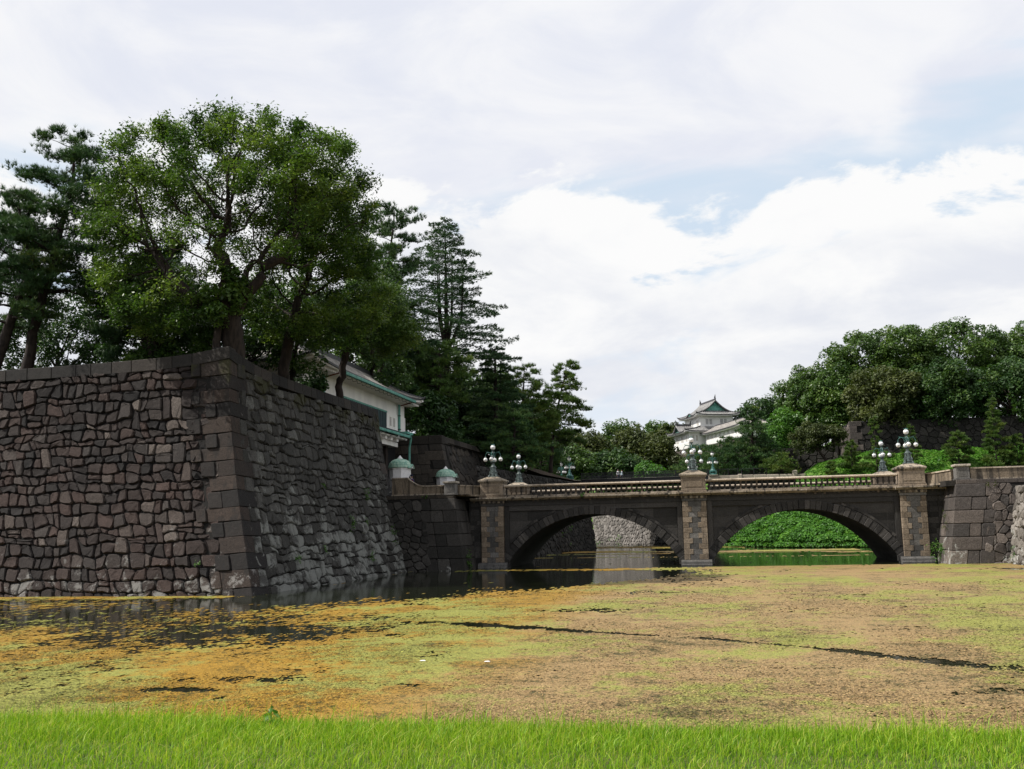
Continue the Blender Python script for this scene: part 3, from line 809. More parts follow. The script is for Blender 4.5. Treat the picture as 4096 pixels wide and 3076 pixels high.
def grass():
    def blades(n, y0, y1, x0, x1, hmin, hmax, w, tint0, tint1, lean=0.5):
        x = RNG.uniform(x0, x1, n); y = RNG.uniform(y0, y1, n)
        keep = (x > -0.86*y-1.6) & (x < 0.40*y+2.0)
        x, y = x[keep], y[keep]; n = len(x)
        pn = fbm(np.stack([x*0.9, y*0.9, x*0], -1)+40, 3)
        h = RNG.uniform(hmin, hmax, n)*(0.55+0.9*pn)
        az = RNG.uniform(0, 2*np.pi, n); az = np.where(RNG.random(n) < .25, RNG.normal(0.5, .5, n), az)
        ln = np.where(RNG.random(n) < .55, RNG.random(n)**.8*1.35, RNG.random(n)**1.5*.8)*lean*h
        ang = RNG.uniform(0, np.pi, n)
        ww = w*RNG.uniform(.6, 1.4, n)
        z = bank_z(y)-0.01
        sx, sy = np.cos(ang)*ww/2, np.sin(ang)*ww/2
        dx, dy = np.cos(az)*ln, np.sin(az)*ln
        B = np.stack([x, y, z], -1); S = np.stack([sx, sy, sx*0], -1)
        M = B+np.stack([dx*.3, dy*.3, h*.55], -1); T = B+np.stack([dx, dy, h*np.where(ln > .4*h, .85, 1.0)], -1)
        V = np.stack([B-S, B+S, M-S*.75, M+S*.75, T], 1)
        base = np.arange(n)[:, None]*5
        tri = np.stack([base+[0, 1, 3], base+[0, 3, 2], base+[2, 3, 4]], 1).reshape(-1, 3)
        t = np.clip(RNG.normal((tint0+tint1)/2, (tint1-tint0)/2.0, n)+(pn-.5)*.35, 0.02, 0.93)
        dry = RNG.random(n) < 0.05; t[dry] = 1.0
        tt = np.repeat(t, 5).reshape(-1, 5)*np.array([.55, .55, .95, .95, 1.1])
        return V.reshape(-1, 3), tri, np.clip(tt, 0, 1).ravel()
    parts = [blades(150000, 4.6, 8.4, -9, 5.6, .03, .095, .0046, .2, .9, .9),
             blades(28000, 6.9, 8.1, -9, 5.6, .06, .14, .0055, .3, .8, .8),
             blades(16000, 4.6, 8.1, -9, 5.6, .08, .16, .0055, .35, .95, 1.0),
             blades(1500, 7.2, 7.9, -9, 5.6, .16, .27, .0050, .3, .8, .9)]
    V = []; F = []; T = []; off = 0
    for a, b, c in parts:
        V.append(a); F.append(b+off); T.append(c); off += len(a)
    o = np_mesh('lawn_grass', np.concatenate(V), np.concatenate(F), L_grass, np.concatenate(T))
    tag(o, 'bright green uncut grass on the near bank', 'grass', kind='stuff')
grass()

# left terrace on top of the ramparts
mb = MB()
mb.add([(-27.0, 53.2, 13.1), (-27.0, 78.6, 12.75), (-75, 78.6, 13.1), (-75, 56, 13.1)], [(0, 1, 2, 3)])
structure(mb.build('terrace_ground', M_soil), 'shaded ground on top of the rampart')
mb = MB()
mb.add([(-30, 100, 12.3), (-26.6, 101, 12.3), (-25.2, 112, 11.9), (-21.6, 130, 10.3), (-18.9, 148, 10.0), (-18.9, 160, 10.0), (-60, 163, 10.5), (-120, 170, 12), (-120, 78.6, 12.7), (-46, 78.6, 12.7), (-46, 100, 12.5)], [tuple(range(11))])
structure(mb.build('woodland_ground', M_soil), 'shaded woodland ground behind the gate')

# right hillside
def water_line(x): return np.interp(x, [-4, 1.7, 11, 18.4, 30, 60, 110], [152, 146.3, 133.3, 129, 127, 126, 126])
def hill(x, y):
    x = np.asarray(x, float); y = np.asarray(y, float)
    cap = np.interp(x, [0, 2, 3.5, 7, 10, 14, 16, 19, 24, 60, 110], [-1.2, 0.4, 2.0, 4.6, 7.2, 9.9, 11.1, 12.4, 12.7, 12.2, 12.2])
    d = y-water_line(x)
    z = np.minimum(0.55+d*0.60, cap+0.3*np.sin(x*0.9)+0.02*(y-145))
    z = np.where(d < 0.4, -1.0, z)
    up = sstep(y-.03*(x-20.9), 152.0, 152.5)*sstep(x, 21.0, 21.7)
    z = z*(1-up)+np.where(x > 20, 17.2, z)*up
    return z+0.35*(fbm(np.stack([x*.5, y*.5, x*0], -1), 3)-0.5)*(d > 1)
hx = np.concatenate([np.arange(0, 46, 0.75), np.arange(46, 112, 1.5)]); hy = np.concatenate([np.arange(124, 157, 0.55), np.arange(157, 200, 4)])
GX, GY = np.meshgrid(hx, hy)
GZ = hill(GX, GY)
nx = len(hx); ny = len(hy)
idx = np.arange(nx*ny).reshape(ny, nx)
F = np.stack([idx[:-1, :-1], idx[:-1, 1:], idx[1:, 1:], idx[1:, :-1]], -1).reshape(-1, 4)
structure(np_mesh('hillside', np.stack([GX, GY, GZ], -1).reshape(-1, 3), F, M_slope, smooth=True), 'bright green slope rising from the far water edge')
# land behind everything
bx = np.linspace(-140, 150, 60); by = np.linspace(158, 420, 44)
GX, GY = np.meshgrid(bx, by)
GZ = np.where((GX < -4) & (GY < 194+np.maximum(0, (-9-GX))*0.0), -1.5, 9.5+6.0*sstep(GY, 205, 300)+5*(fbm(np.stack([GX*.03, GY*.03, GX*0], -1), 3)-.5))
GZ = np.where((GX > -4) & (GX < 21.5) & (GY < 170), -1.5, GZ)
GZ = np.where((GX >= 19), np.maximum(GZ, 12), GZ)
idx = np.arange(60*44).reshape(44, 60)
F = np.stack([idx[:-1, :-1], idx[:-1, 1:], idx[1:, 1:], idx[1:, :-1]], -1).reshape(-1, 4)
structure(np_mesh('hills', np.stack([GX, GY, GZ], -1).reshape(-1, 3), F, M_slope, smooth=True), 'wooded ground behind the palace moat')

# ------------------------------------------------------------------ stone bridge
BY = 80.6                       # front face
BW = 12.8                       # roadway between the two balustrades
PIERS = (-17.55, -1.08, 15.40)
ARCHES = (-9.315, 7.16)
AR, ACZ, HALF = 8.3, 4.23-8.3, 8.235

def bridge():
    rng = random.Random(3)
    br = thing('stone_bridge', 'dark two-arched stone bridge with brown piers and balustrades crossing the moat', 'bridge', (-1.08, BY+6.4, 0))
    yb = BY+BW
    # arch bodies with vaults
    for cx in ARCHES:
        mb = MB(); N = 40; amax = math.asin((HALF-0.95)/AR)
        arc = []
        for i in range(N+1):
            a = -amax+2*amax*i/N; arc.append((cx+AR*math.sin(a), ACZ+AR*math.cos(a)))
        y0, y1 = BY+0.28, yb-0.28
        v = []
        for x, z in arc: v += [(x, y0, z), (x, y1, z), (x, y0, 5.6), (x, y1, 5.6)]
        f = []
        for i in range(N):
            p, q = 4*i, 4*i+4
            f += [(p, q, q+2, p+2), (q+1, p+1, p+3, q+3), (p, p+1, q+1, q), (p+2, q+2, q+3, p+3)]
        mb.add(v, f)
        for sx in (-1, 1):
            xa, xb = cx+sx*(HALF-0.95), cx+sx*HALF
            mb.box(min(xa, xb), max(xa, xb), y0, y1, -1.5, 5.6)
        mb.build('arch_body', M_bridge, br)
        # ring of wedge stones
        N = 43; amax = math.asin((HALF-0.93)/AR)
        for i in range(N):
            a0 = -amax+2*amax*i/N+0.0012; a1 = -amax+2*amax*(i+1)/N-0.0012
            pr = 0.03 if i % 2 else 0.0
            if i == N//2: pr = 0.10
            ro = AR+0.68+(0.06 if i == N//2 else 0)
            P = []
            for r in (AR-0.015, ro):
                for a, y in ((a0, BY+0.10-pr), (a1, BY+0.10-pr), (a1, BY+0.8), (a0, BY+0.8)):
                    P.append((cx+r*math.sin(a), y, ACZ+r*math.cos(a)))
            if max(p[2] for p in P) < 0.3: continue
            MB().hexa(P).build('voussoir', M_bridge, br, bevel=0.028)
        # outer moulding ring and panel frames
        mb = MB(); a = math.acos((4.62-ACZ)/(AR+0.9)); am = math.asin((HALF-1.38)/(AR+0.9))
        for s in (-1, 1):
            ang = [s*(a+(am-a)*i/14) for i in range(15)]
            for u, w in zip(ang[:-1], ang[1:]):
                if s < 0: u, w = w, u
                P = [(cx+r*math.sin(q), y, ACZ+r*math.cos(q)) for r in (AR+0.74, AR+0.92) for q, y in ((u, BY+.13), (w, BY+.13), (w, BY+.5), (u, BY+.5))]
                mb.hexa(P)
        mb.build('arch_moulding', M_bridge, br)
        mb = MB()
        for s in (-1, 1):
            x = cx+s*(HALF-1.17)
            mb.box(x-.2, x+.2, BY+0.12, BY+.5, 0.1, 5.05)
        mb.box(cx-HALF+1.372, cx+HALF-1.372, BY+0.125, BY+.5, 4.63, 5.05)
        mb.build('panel_frame', M_bridge, br, bevel=0.015)
        # panel stones in the spandrels
        for s in (-1, 1):
            for (zl, zh) in ((1.5, 2.25), (2.25, 3.0), (3.0, 3.8), (3.8, 4.6)):
                xo = HALF-1.40
                # inner limit: outside of the moulding
                R2 = AR+0.96
                xi_l = math.sqrt(max(0, R2**2-(zl-ACZ)**2)); xi_h = math.sqrt(max(0, R2**2-(zh-ACZ)**2))
                cuts = [xo, xo-rng.uniform(1.5, 2.1), xo-3.6-rng.uniform(0, .5)]
                for j in range(3):
                    b_ = cuts[j]; a_ = cuts[j+1] if j < 2 else 0
                    al, ah = max(a_, xi_l), max(a_, xi_h)
                    if b_-ah < 0.12: continue
                    al = min(al, b_-0.02)
                    q = [(al+.01, zl+.01), (b_-.01, zl+.01), (b_-.01, zh-.01), (ah+.01, zh-.01)]
                    P = []
                    for y in (BY+0.26, BY+0.36):
                        P.append([(cx+s*x, y, z) for x, z in q])
                    if s > 0: P = P[0]+P[1]; P = [P[i] for i in (0, 1, 5, 4, 3, 2, 6, 7)]
                    else: P = P[0]+P[1]; P = [P[i] for i in (1, 0, 4, 5, 2, 3, 7, 6)]
                    MB().hexa(P).build('panel_stone', M_bridge, br)
    # side walls beyond the end piers
    MB().box(-19.6, PIERS[0]-0.9, BY+0.22, yb-.3, -1.5, 5.5).build('wing_wall', M_bridge, br)
    MB().box(PIERS[2]+0.9, 18.6, BY+0.22, yb-.3, -1.5, 5.5).build('wing_wall', M_bridge, br)
    for xa, xb in ((-19.5, -18.56), (16.40, 17.9)):
        for q in block_rows(xa, xb, 0, 5.0, 0.75, 0.42, rng):
            (a, z0), (b, _), (_, z1), _ = q
            MB().box(a+.008, b-.008, BY+.16+rng.uniform(-.01, .01), BY+.4, z0+.008, z1-.008).build('wall_block', M_bridge, br)
    # deck
    MB().box(-30, 24, BY+0.35, yb-0.35, 5.58, 5.98).build('deck', M_gate_stone, br)
    # piers with their alternating facing blocks
    for cx in PIERS:
        pr = MB().box(cx-0.90, cx+0.90, BY-0.05, yb+.05, -1.5, 5.1).build('pier', M_bridge, br)
        z = 0.46; n = 11; h = (5.05-0.46)/n
        for i in range(n):
            w = (0.72, 0.46) if i % 2 else (0.46, 0.72)
            if i == n-1: w = (0.46, 0.40)
            z0, z1 = z+i*h+.006, z+(i+1)*h-.006
            e = 0.94
            MB().box(cx-e, cx-e+w[0]-.006, BY-.17, BY+.4, z0, z1).build('pier_block', M_brown, pr, bevel=0.02)
            MB().box(cx+e-w[1]+.006, cx+e, BY-.17, BY+.4, z0, z1).build('pier_block', M_brown, pr, bevel=0.02)
            MB().box(cx-e+w[0]+.006, cx+e-w[1]-.006, BY-.145, BY+.3, z0, z1).build('pier_core_block', M_grey, pr, bevel=0.006)
        f = MB().prism([(BY-.62, -1.5), (BY+1.2, -1.5), (BY+1.2, .455), (BY-.2, .455), (BY-.52, .32), (BY-.55, .12), (BY-.62, .10)][::1], cx-1.2, cx+1.2)
        f.build('pier_footing', M_footing, br, bevel=0.02)
    # string course with brackets
    mb = MB()
    xs0, xs1 = -19.4, 18.0
    mb.box(xs0, xs1, BY+0.06, BY+.6, 5.05, 5.50)
    mb.box(xs0, xs1, yb-.6, yb-.06, 5.05, 5.50)
    mb.build('frieze', M_bridge, br)
    mb = MB(); x = xs0+.2
    while x < xs1:
        if min(abs(x-p) for p in PIERS) > 1.15: mb.box(x, x+.16, BY-.06, BY+.06, 5.36, 5.50)
        x += 0.36
    for cx in PIERS:
        for k in range(-2, 3): mb.box(cx+k*.42-.09, cx+k*.42+.09, BY-.34, BY-.1, 5.30, 5.47)
    d = mb.build('dentils', M_balu, br); d['kind'] = 'stuff'
    for cx in PIERS:
        MB().box(cx-.98, cx+.98, BY-.20, BY+.5, 5.07, 5.29).build('pier_capital', M_grey, br, bevel=.02)
        MB().box(cx-1.02, cx+1.02, BY-.26, BY+.5, 5.29, 5.50).build('pier_capital', M_trim, br, bevel=.03)
    # cornice, one stone after another
    def cornice_prof(y): return [(y-.12, 5.505), (y+.7, 5.505), (y+.7, 5.76), (y-.36, 5.76), (y-.36, 5.655), (y-.26, 5.60)]
    x = xs0
    while x < xs1-.05:
        e = x+rng.uniform(.86, .98)
        for p in PIERS:
            if p-1.30 < e < p+1.30: e = p-1.30 if x < p-1.31 else e
            if p-1.31 <= x < p+1.29: e = p+1.30
        e = min(e, xs1)
        at = any(p-1.31 <= x < p+1.29 for p in PIERS)
        if e-x > 0.05:
            y = BY-.30 if at else BY
            MB().prism(cornice_prof(y), x+.006, e-.006).build('cornice_stone', M_trim, br, bevel=.012)
        x = e
    MB().prism([(2*(BY+6.4)-y, z) for y, z in cornice_prof(BY)][::-1], xs0, xs1).build('cornice_stone', M_trim, br)
    # balustrades, front and back
    prof = [(.098, 0), (.098, .07), (.055, .10), (.05, .16), (.085, .26), (.098, .33), (.075, .43), (.05, .52), (.06, .56), (.098, .60), (.098, .68)]
    bal0 = None
    for side in (0, 1):
        yc = BY+.12 if side == 0 else yb-.12
        for k in (0, 1):
            xa, xb = PIERS[k]+1.0, PIERS[k+1]-1.0
            # plinth and rail stones
            L = xb-xa; n = 7
            for i in range(n):
                a, b = xa+L*i/n+.005, xa+L*(i+1)/n-.005
                MB().box(a, b, yc-.24, yc+.24, 5.765, 5.90).build('plinth_stone', M_trim, br, bevel=.015)
            n = 6
            for i in range(n):
                a, b = xa+L*i/n+.005, xa+L*(i+1)/n-.005
                rp = [(yc-.13, 6.575), (yc+.13, 6.575), (yc+.19, 6.62), (yc+.21, 6.68), (yc+.17, 6.74), (yc+.08, 6.775), (yc-.08, 6.775), (yc-.17, 6.74), (yc-.21, 6.68), (yc-.19, 6.62)]
                MB().prism(rp, a, b).build('rail_stone', M_rail, br)
            nb = 35
            for i in range(nb):
                x = xa+(i+.5)*L/nb
                if bal0 is None:
                    bal0 = MB().lathe(prof, 8, (0, 0, 0), math.pi/8).build('baluster', M_balu, br, smooth=False)
                    o = bal0
                else:
                    o = bal0.copy(); COL.objects.link(o)
                o.location = Vector((x, yc, 5.90))-WL[br.name]
    # pedestals
    for cx in PIERS:
        for y0, y1, fr in ((BY-.38, BY+1.62, 1), (yb-1.62, yb+.38, -1)):
            ym = (y0+y1)/2
            pd = MB().box(cx-.95, cx+.95, y0+.06, y1-.06, 6.0, 6.95).build('pedestal', M_brown, br, bevel=.02)
            MB().box(cx-1.03, cx+1.03, y0, y1, 5.765, 5.90).build('pedestal_base', M_brown, pd, bevel=.02)
            MB().box(cx-.99, cx+.99, y0+.03, y1-.03, 5.90, 6.02).build('pedestal_base', M_brown, pd, bevel=.03)
            if fr == 1:
                MB().box(cx-.68, cx+.68, y0+.035, y0+.2, 6.18, 6.78).build('pedestal_panel', M_brown, pd, bevel=.012)
            MB().hexa([(cx-.97, y0+.04, 6.95), (cx+.97, y0+.04, 6.95), (cx+.97, y1-.04, 6.95), (cx-.97, y1-.04, 6.95),
                       (cx-1.04, y0-.02, 7.08), (cx+1.04, y0-.02, 7.08), (cx+1.04, y1+.02, 7.08), (cx-1.04, y1+.02, 7.08)]).build('pedestal_cap', M_trim, pd)
            MB().box(cx-1.10, cx+1.10, y0-.08, y1+.08, 7.08, 7.22).build('pedestal_cap', M_trim, pd, bevel=.02)
            MB().hexa([(cx-1.08, y0-.06, 7.22), (cx+1.08, y0-.06, 7.22), (cx+1.08, y1+.06, 7.22), (cx-1.08, y1+.06, 7.22),
                       (cx-.45, ym-.45, 7.50), (cx+.45, ym-.45, 7.50), (cx+.45, ym+.45, 7.50), (cx-.45, ym+.45, 7.50)]).build('pedestal_cap', M_trim, pd)
    return br
BRIDGE = bridge()

# ------------------------------------------------------------------ lamps on the bridge
def lamp(loc, label, group):
    t = thing('street_lamp', label, 'street lamp', loc, group)
    b = MB().lathe([(.36, 0), (.36, .05), (.27, .12), (.30, .2), (.27, .34), (.245, .55), (.225, .78), (.235, .86), (.18, .93), (.12, .99), (.115, 1.16)], 12)
    for k in range(4):
        a = math.pi/4+k*math.pi/2; c, s = math.cos(a), math.sin(a)
        b.tube([(.26*c, .26*s, .55), (.36*c, .36*s, .40), (.33*c, .33*s, .22), (.42*c, .42*s, .10), (.46*c, .46*s, .02)], [.035, .05, .055, .06, .07], 6)
        b.sphere((.30*c, .30*s, .80), .055, 6, 4)
        a += math.pi/4; c, s = math.cos(a), math.sin(a)
        b.sphere((.255*c, .255*s, .42), .06, 6, 4)
    b.build('base', M_bronze, t, True)
    MB().lathe([(.11, 1.16), (.19, 1.22), (.22, 1.27), (.22, 1.31), (.12, 1.37), (.07, 1.42)], 10).build('collar', M_bronze, t, True)
    MB().lathe([(.06, 1.40), (.05, 1.6), (.075, 1.7), (.05, 1.8), (.05, 2.02), (.09, 2.06), (.05, 2.12), (.05, 2.2), (.11, 2.24), (.12, 2.30)], 8).build('post', M_bronze, t, True)
    def globe(c, r, crown):
        g = MB().sphere(c, r, 16, 10).build('globe', M_globe, t, True, smooth=True)
        bd = MB()
        n = 20
        bd.tube([(c[0]+(r+.004)*math.cos(2*math.pi*i/n), c[1]+(r+.004)*math.sin(2*math.pi*i/n), c[2]) for i in range(n+1)], .008, 4, False)
        if not crown:
            for q in (0, 1):
                bd.tube([(c[0]+(r+.004)*math.cos(math.pi*2*i/n)*(1-q), c[1]+(r+.004)*math.cos(math.pi*2*i/n)*q, c[2]+(r+.004)*math.sin(math.pi*2*i/n)) for i in range(n+1)], .008, 4, False)
        bd.build('globe_band', M_bronze, g, True)
        if crown:
            cr = MB().lathe([(.10, r*.86), (.13, r*.95), (.13, r*1.1), (.10, r*1.16)], 10, c)
            for k in range(6):
                a = k*math.pi/3; cr.tube([(c[0]+.12*math.cos(a), c[1]+.12*math.sin(a), c[2]+r*1.1), (c[0]+.15*math.cos(a), c[1]+.15*math.sin(a), c[2]+r*1.38)], [.03, .008], 4)
            cr.tube([(c[0], c[1], c[2]+r*1.1), (c[0], c[1], c[2]+r*1.5)], [.05, .01], 5)
            cr.build('crown_finial', M_bronze_g, g, True)
        else:
            MB().lathe([(.085, r*.82), (.09, r*.95), (.06, r*1.25), (.035, r*1.45), (.03, r*1.7)], 8, c).build('globe_cap', M_bronze, g, True)
    globe((0, 0, 2.49), .205, True)
    for k in range(4):
        a = k*math.pi/2; c, s = math.cos(a), math.sin(a)
        m = MB().tube([(r*c, r*s, z) for r, z in ((.04, 1.86), (.16, 2.02), (.30, 2.06), (.45, 2.07), (.57, 2.0), (.63, 1.88), (.65, 1.74))], [.03, .028, .028, .026, .024, .024, .028], 6)
        m.tube([(r*c, r*s, z) for r, z in ((.34, 2.06), (.44, 2.11), (.52, 2.10), (.58, 2.17))], [.022, .03, .022, .008], 5)
        m.tube([(r*c, r*s, z) for r, z in ((.05, 1.72), (.18, 1.80), (.24, 1.92), (.30, 2.04))], .014, 4)
        m.build('arm', M_bronze_g, t, True)
        globe((.65*c, .65*s, 1.47), .172, False)
    return t
lamp0 = lamp((PIERS[0], BY+.62, 7.50), 'five-globe bronze lamp on the brown pedestal nearest the green-domed guard boxes', 'five-globe lamps along the stone bridge')
for (i, y, lab) in ((1, BY+.62, 'five-globe bronze lamp on the near pedestal between the two arches'),
                    (2, BY+.62, 'five-globe bronze lamp on the near right pedestal beside the plain parapet'),
                    (0, BY+BW-.62, 'five-globe bronze lamp on the far balustrade, just right of the left pedestal'),
                    (1, BY+BW-.62, 'five-globe bronze lamp on the far balustrade, straight behind the middle lamp'),
                    (2, BY+BW-.62, 'five-globe bronze lamp on the far balustrade, just left of the right pedestal')):
    c = copy_tree(lamp0); c.location = (PIERS[i], y, 7.50); c['label'] = lab

# ------------------------------------------------------------------ abutments
def abutment(label, cx, sx, x_end, mat_f, mat_s, seed, zt=5.72):
    """cx: corner x at the water; sx=+1: front wall runs to the right of the corner"""
    rng = random.Random(seed)
    t = thing('stone_abutment', label, 'stone wall', (cx+sx*2, 78, 0))
    yf = 76.5
    def bx(z): return 0.185*z if z > 0 else .25*z
    def by(z): return 0.16*z if z > 0 else .25*z
    L = abs(x_end-cx)
    def sf(s, q, d): return (cx+sx*(bx(q)+s), yf+by(q)-d, q+.15*d)
    def ss(s, q, d): return (cx+sx*(bx(q)-d), yf+by(q)+s, q+.15*d)
    mb = MB()
    for z0, z1 in ((-1.5, 0), (0, 3), (3, zt)):
        a = [sf(0, z0, -.03), sf(L+1.5, z0, -.03), sf(L+1.5, z1, -.03), sf(0, z1, -.03)]
        b = [ss(0, z0, -.03), ss(8, z0, -.03), ss(8, z1, -.03), ss(0, z1, -.03)]
        fa, fb = [(0, 1, 2, 3)], [(3, 2, 1, 0)]
        if sx < 0: fa, fb = fb, fa
        mb.add(a, fa); mb.add(b, fb)
    mb.build('wall_core', M_core, t)
    # squared blocks near the corner, polygonal stones further along
    sq = 1.45 if sx > 0 else 1.8
    nrow = 6; hs = zt/nrow
    for i in range(nrow):
        z0, z1 = i*hs-(.3 if i == 0 else 0), (i+1)*hs
        l = (2.0, 0.9) if i % 2 else (1.1, 1.9)
        P = []
        for z in (z0+.012, z1-.012):
            pts = [(cx+sx*(bx(z)-.07), yf+by(z)-.07), (cx+sx*(bx(z)+l[0]), yf+by(z)-.07), (cx+sx*(bx(z)+l[0]), yf+by(z)+l[1]), (cx+sx*(bx(z)-.07), yf+by(z)+l[1])]
            if sx < 0: pts = [pts[1], pts[0], pts[3], pts[2]]
            P += [(x, y, z) for x, y in pts]
        MB().hexa(P).build('corner_stone', mat_f, t, bevel=.04)
        s = l[0]+.01
        while s < sq+(.9 if i % 2 == 0 else .7):
            w = rng.uniform(.75, 1.05)
            r = stone_piece([(s+.01, z0+.01), (s+w-.01, z0+.01), (s+w-.01, z1-.01), (s+.01, z1-.01)], sf, .012, .07, .04, rng, 3, .35)
            v, f = r
            if sx < 0: f = [q[::-1] for q in f]
            pyo('squared_stone', v, f, mat_f, t); s += w
        s = l[1]+.01
        while s < 4.2:
            w = rng.uniform(.6, 1.0)
            v, f = stone_piece([(s+.01, z0+.01), (s+w-.01, z0+.01), (s+w-.01, z1-.01), (s+.01, z1-.01)], ss, .012, .07, .04, rng, 3, .35)
            if sx > 0: f = [q[::-1] for q in f]
            pyo('squared_stone', v, f, mat_s, t); s += w
    s0 = sq+.75
    if L > s0:
        cells = voronoi_cells(rubble_seeds(s0-.5, L+1.5, -.4, zt, .72, .56, rng), s0, L+1.5, -.35, zt-.02, 1.9)
        items = []
        for poly in cells:
            if not poly: continue
            r = stone_piece(poly, sf, .018, .085, .055, rng, 3, .8)
            if r:
                v, f = r
                if sx < 0: f = [q[::-1] for q in f]
                pyo('stone', v, f, mat_f, t)
    # top courses of long slabs under the parapet
    s = 0.0
    while s < L+1.2:
        w = rng.uniform(1.0, 1.6)
        P = []
        for z in (zt+.005, 6.03):
            pts = [(cx+sx*(bx(zt)+s+.008), yf+by(zt)-.03), (cx+sx*(bx(zt)+s+w-.008), yf+by(zt)-.03), (cx+sx*(bx(zt)+s+w-.008), yf+by(zt)+.9), (cx+sx*(bx(zt)+s+.008), yf+by(zt)+.9)]
            if sx < 0: pts = [pts[1], pts[0], pts[3], pts[2]]
            P += [(x, y, z) for x, y in pts]
        MB().hexa(P).build('top_slab', M_gate_stone if sx < 0 else mat_f, t, bevel=.02)
        s += w
    return t
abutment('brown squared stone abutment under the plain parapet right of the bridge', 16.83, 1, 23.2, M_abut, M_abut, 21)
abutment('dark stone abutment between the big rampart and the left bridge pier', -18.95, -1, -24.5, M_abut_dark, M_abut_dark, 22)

def road_deck():
    mb = MB()
    mb.box(17.2, 60, 77.6, 97, 5.6, 6.0)
    structure(mb.build('road', M_gate_stone), 'paved road past the right end of the bridge')
    mb = MB()
    mb.add([(-19.0, 77.6, 6.0), (-19, 97.5, 6.0), (-36, 97.5, 6.1), (-36, 77.6, 6.1)], [(0, 1, 2, 3)])
    structure(mb.build('gate_forecourt', M_gate_stone), 'paved forecourt before the gate')
road_deck()

def rough_wall():
    rng = random.Random(31)
    t = thing('stone_rampart', 'pale rough stone wall at the right picture edge, facing the bridge piers', 'stone wall', (21.5, 60, 0))
    def sf(s, q, d): return (20.75+.17*q-d, 76.35-s, q+.15*d)
    L = 24
    v = [sf(0, -1.5, -.04), sf(L, -1.5, -.04), sf(L, 5.45, -.04), sf(0, 5.45, -.04)]
    MB().add(v, [(0, 1, 2, 3)]).add([(21.7, 76.3, 5.4), (21.7, 76.3-L, 5.4), (40, 76.3-L, 5.4), (40, 76.3, 5.4)], [(0, 1, 2, 3)]).build('wall_core', M_core, t)
    cells = voronoi_cells(rubble_seeds(-.5, L, -.5, 5.5, .8, .6, rng), 0, L, -.4, 5.45, 2.0)
    lay_stones(t, 'stone', cells, sf, M_rough, rng, .02, .15, .09, limit=120, rough=1.2)
rough_wall()

# ------------------------------------------------------------------ parapets of the approaches
def parapet_path(t, pts, ztop, zbase, mat, thick=.34, panel=1.45, cap=True, rng=random.Random(8)):
    """solid parapet of upright slabs with a coping along a plan polyline; ztop(s) gives the coping height"""
    P = [Vector((x, y, 0)) for x, y in pts]
    S = [0]
    for a, b in zip(P[:-1], P[1:]): S.append(S[-1]+(b-a).length)
    def at(s):
        s = min(max(s, 0), S[-1])
        for i in range(len(P)-1):
            if s <= S[i+1]+1e-6:
                k = (s-S[i])/(S[i+1]-S[i]); return P[i].lerp(P[i+1], k), (P[i+1]-P[i]).normalized()
    s = 0
    while s < S[-1]-.02:
        w = panel*rng.uniform(.85, 1.15); e = min(s+w, S[-1])
        for q in S:
            if s+.05 < q < e-.02 or (s+.05 < q < e+.35): e = q; break
        n = max(1, int((e-s)/.2)) if abs(ztop(s)-ztop(e)) > .05 else 1
        mb = MB(); mc = MB()
        for i in range(n):
            u, v = s+(e-s)*i/n, s+(e-s)*(i+1)/n
            g = .008
            a, d = at(u+(g if i == 0 else 0)+1e-4); b, _ = at(v-(g if i == n-1 else 0)-1e-4); nn = Vector((d.y, -d.x, 0))
            za, zb = ztop(u)-.10, ztop(v)-.10
            q = [a+nn*thick/2, b+nn*thick/2, b-nn*thick/2, a-nn*thick/2]
            mb.hexa([(p.x, p.y, zbase+.14) for p in q]+[(q[0].x, q[0].y, za), (q[1].x, q[1].y, zb), (q[2].x, q[2].y, zb), (q[3].x, q[3].y, za)])
            h = thick/2+.07
            q = [a+nn*h, b+nn*h, b-nn*h, a-nn*h]
            mc.hexa([(q[0].x, q[0].y, za), (q[1].x, q[1].y, zb), (q[2].x, q[2].y, zb), (q[3].x, q[3].y, za),
                     (q[0].x, q[0].y, za+.10), (q[1].x, q[1].y, zb+.10), (q[2].x, q[2].y, zb+.10), (q[3].x, q[3].y, za+.10)])
        mb.build('parapet_slab', mat, t); mc.build('parapet_coping', M_rail if t['mark'] else M_trim, t)
        a, d = at(s+.004); b, _ = at(e-.004); nn = Vector((d.y, -d.x, 0)); h = thick/2+.09
        q = [a+nn*h, b+nn*h, b-nn*h, a-nn*h]
        MB().hexa([(p.x, p.y, zbase) for p in q]+[(p.x, p.y, zbase+.14) for p in q]).build('parapet_plinth', M_trim, t)
        s = e
def post(t, x, y, z0, z1):
    p = MB().box(x-.46, x+.46, y-.46, y+.46, z0+.12, z1-.17).build('parapet_post', M_grey, t, bevel=.02)
    MB().box(x-.28, x+.28, y-.475, y, z0+.25, z1-.28).build('post_panel', M_grey, p, bevel=.01)
    MB().box(x-.54, x+.54, y-.54, y+.54, z0, z0+.12).build('post_base', M_grey, p, bevel=.02)
    MB().box(x-.57, x+.57, y-.57, y+.57, z1-.17, z1).build('post_cap', M_pale_block, p, bevel=.03)
pr = thing('parapet_wall', 'solid brown stone parapet with square post, right of the bridge', 'parapet', (20, 78, 6)); pr['mark'] = 1
parapet_path(pr, [(16.42, 81.0), (17.1, 80.3), (17.95, 78.5)], lambda s: 6.72+.12*s/2.6, 5.765, M_parapet)
post(pr, 18.42, 78.0, 6.0, 7.17)
parapet_path(pr, [(18.98, 77.95), (40, 77.95)], lambda s: 6.92, 6.0, M_parapet, panel=1.75)
pl = thing('parapet_wall', 'solid brown stone parapet sweeping up in a curve by the rampart, left of the bridge', 'parapet', (-22, 78, 6)); pl['mark'] = 0
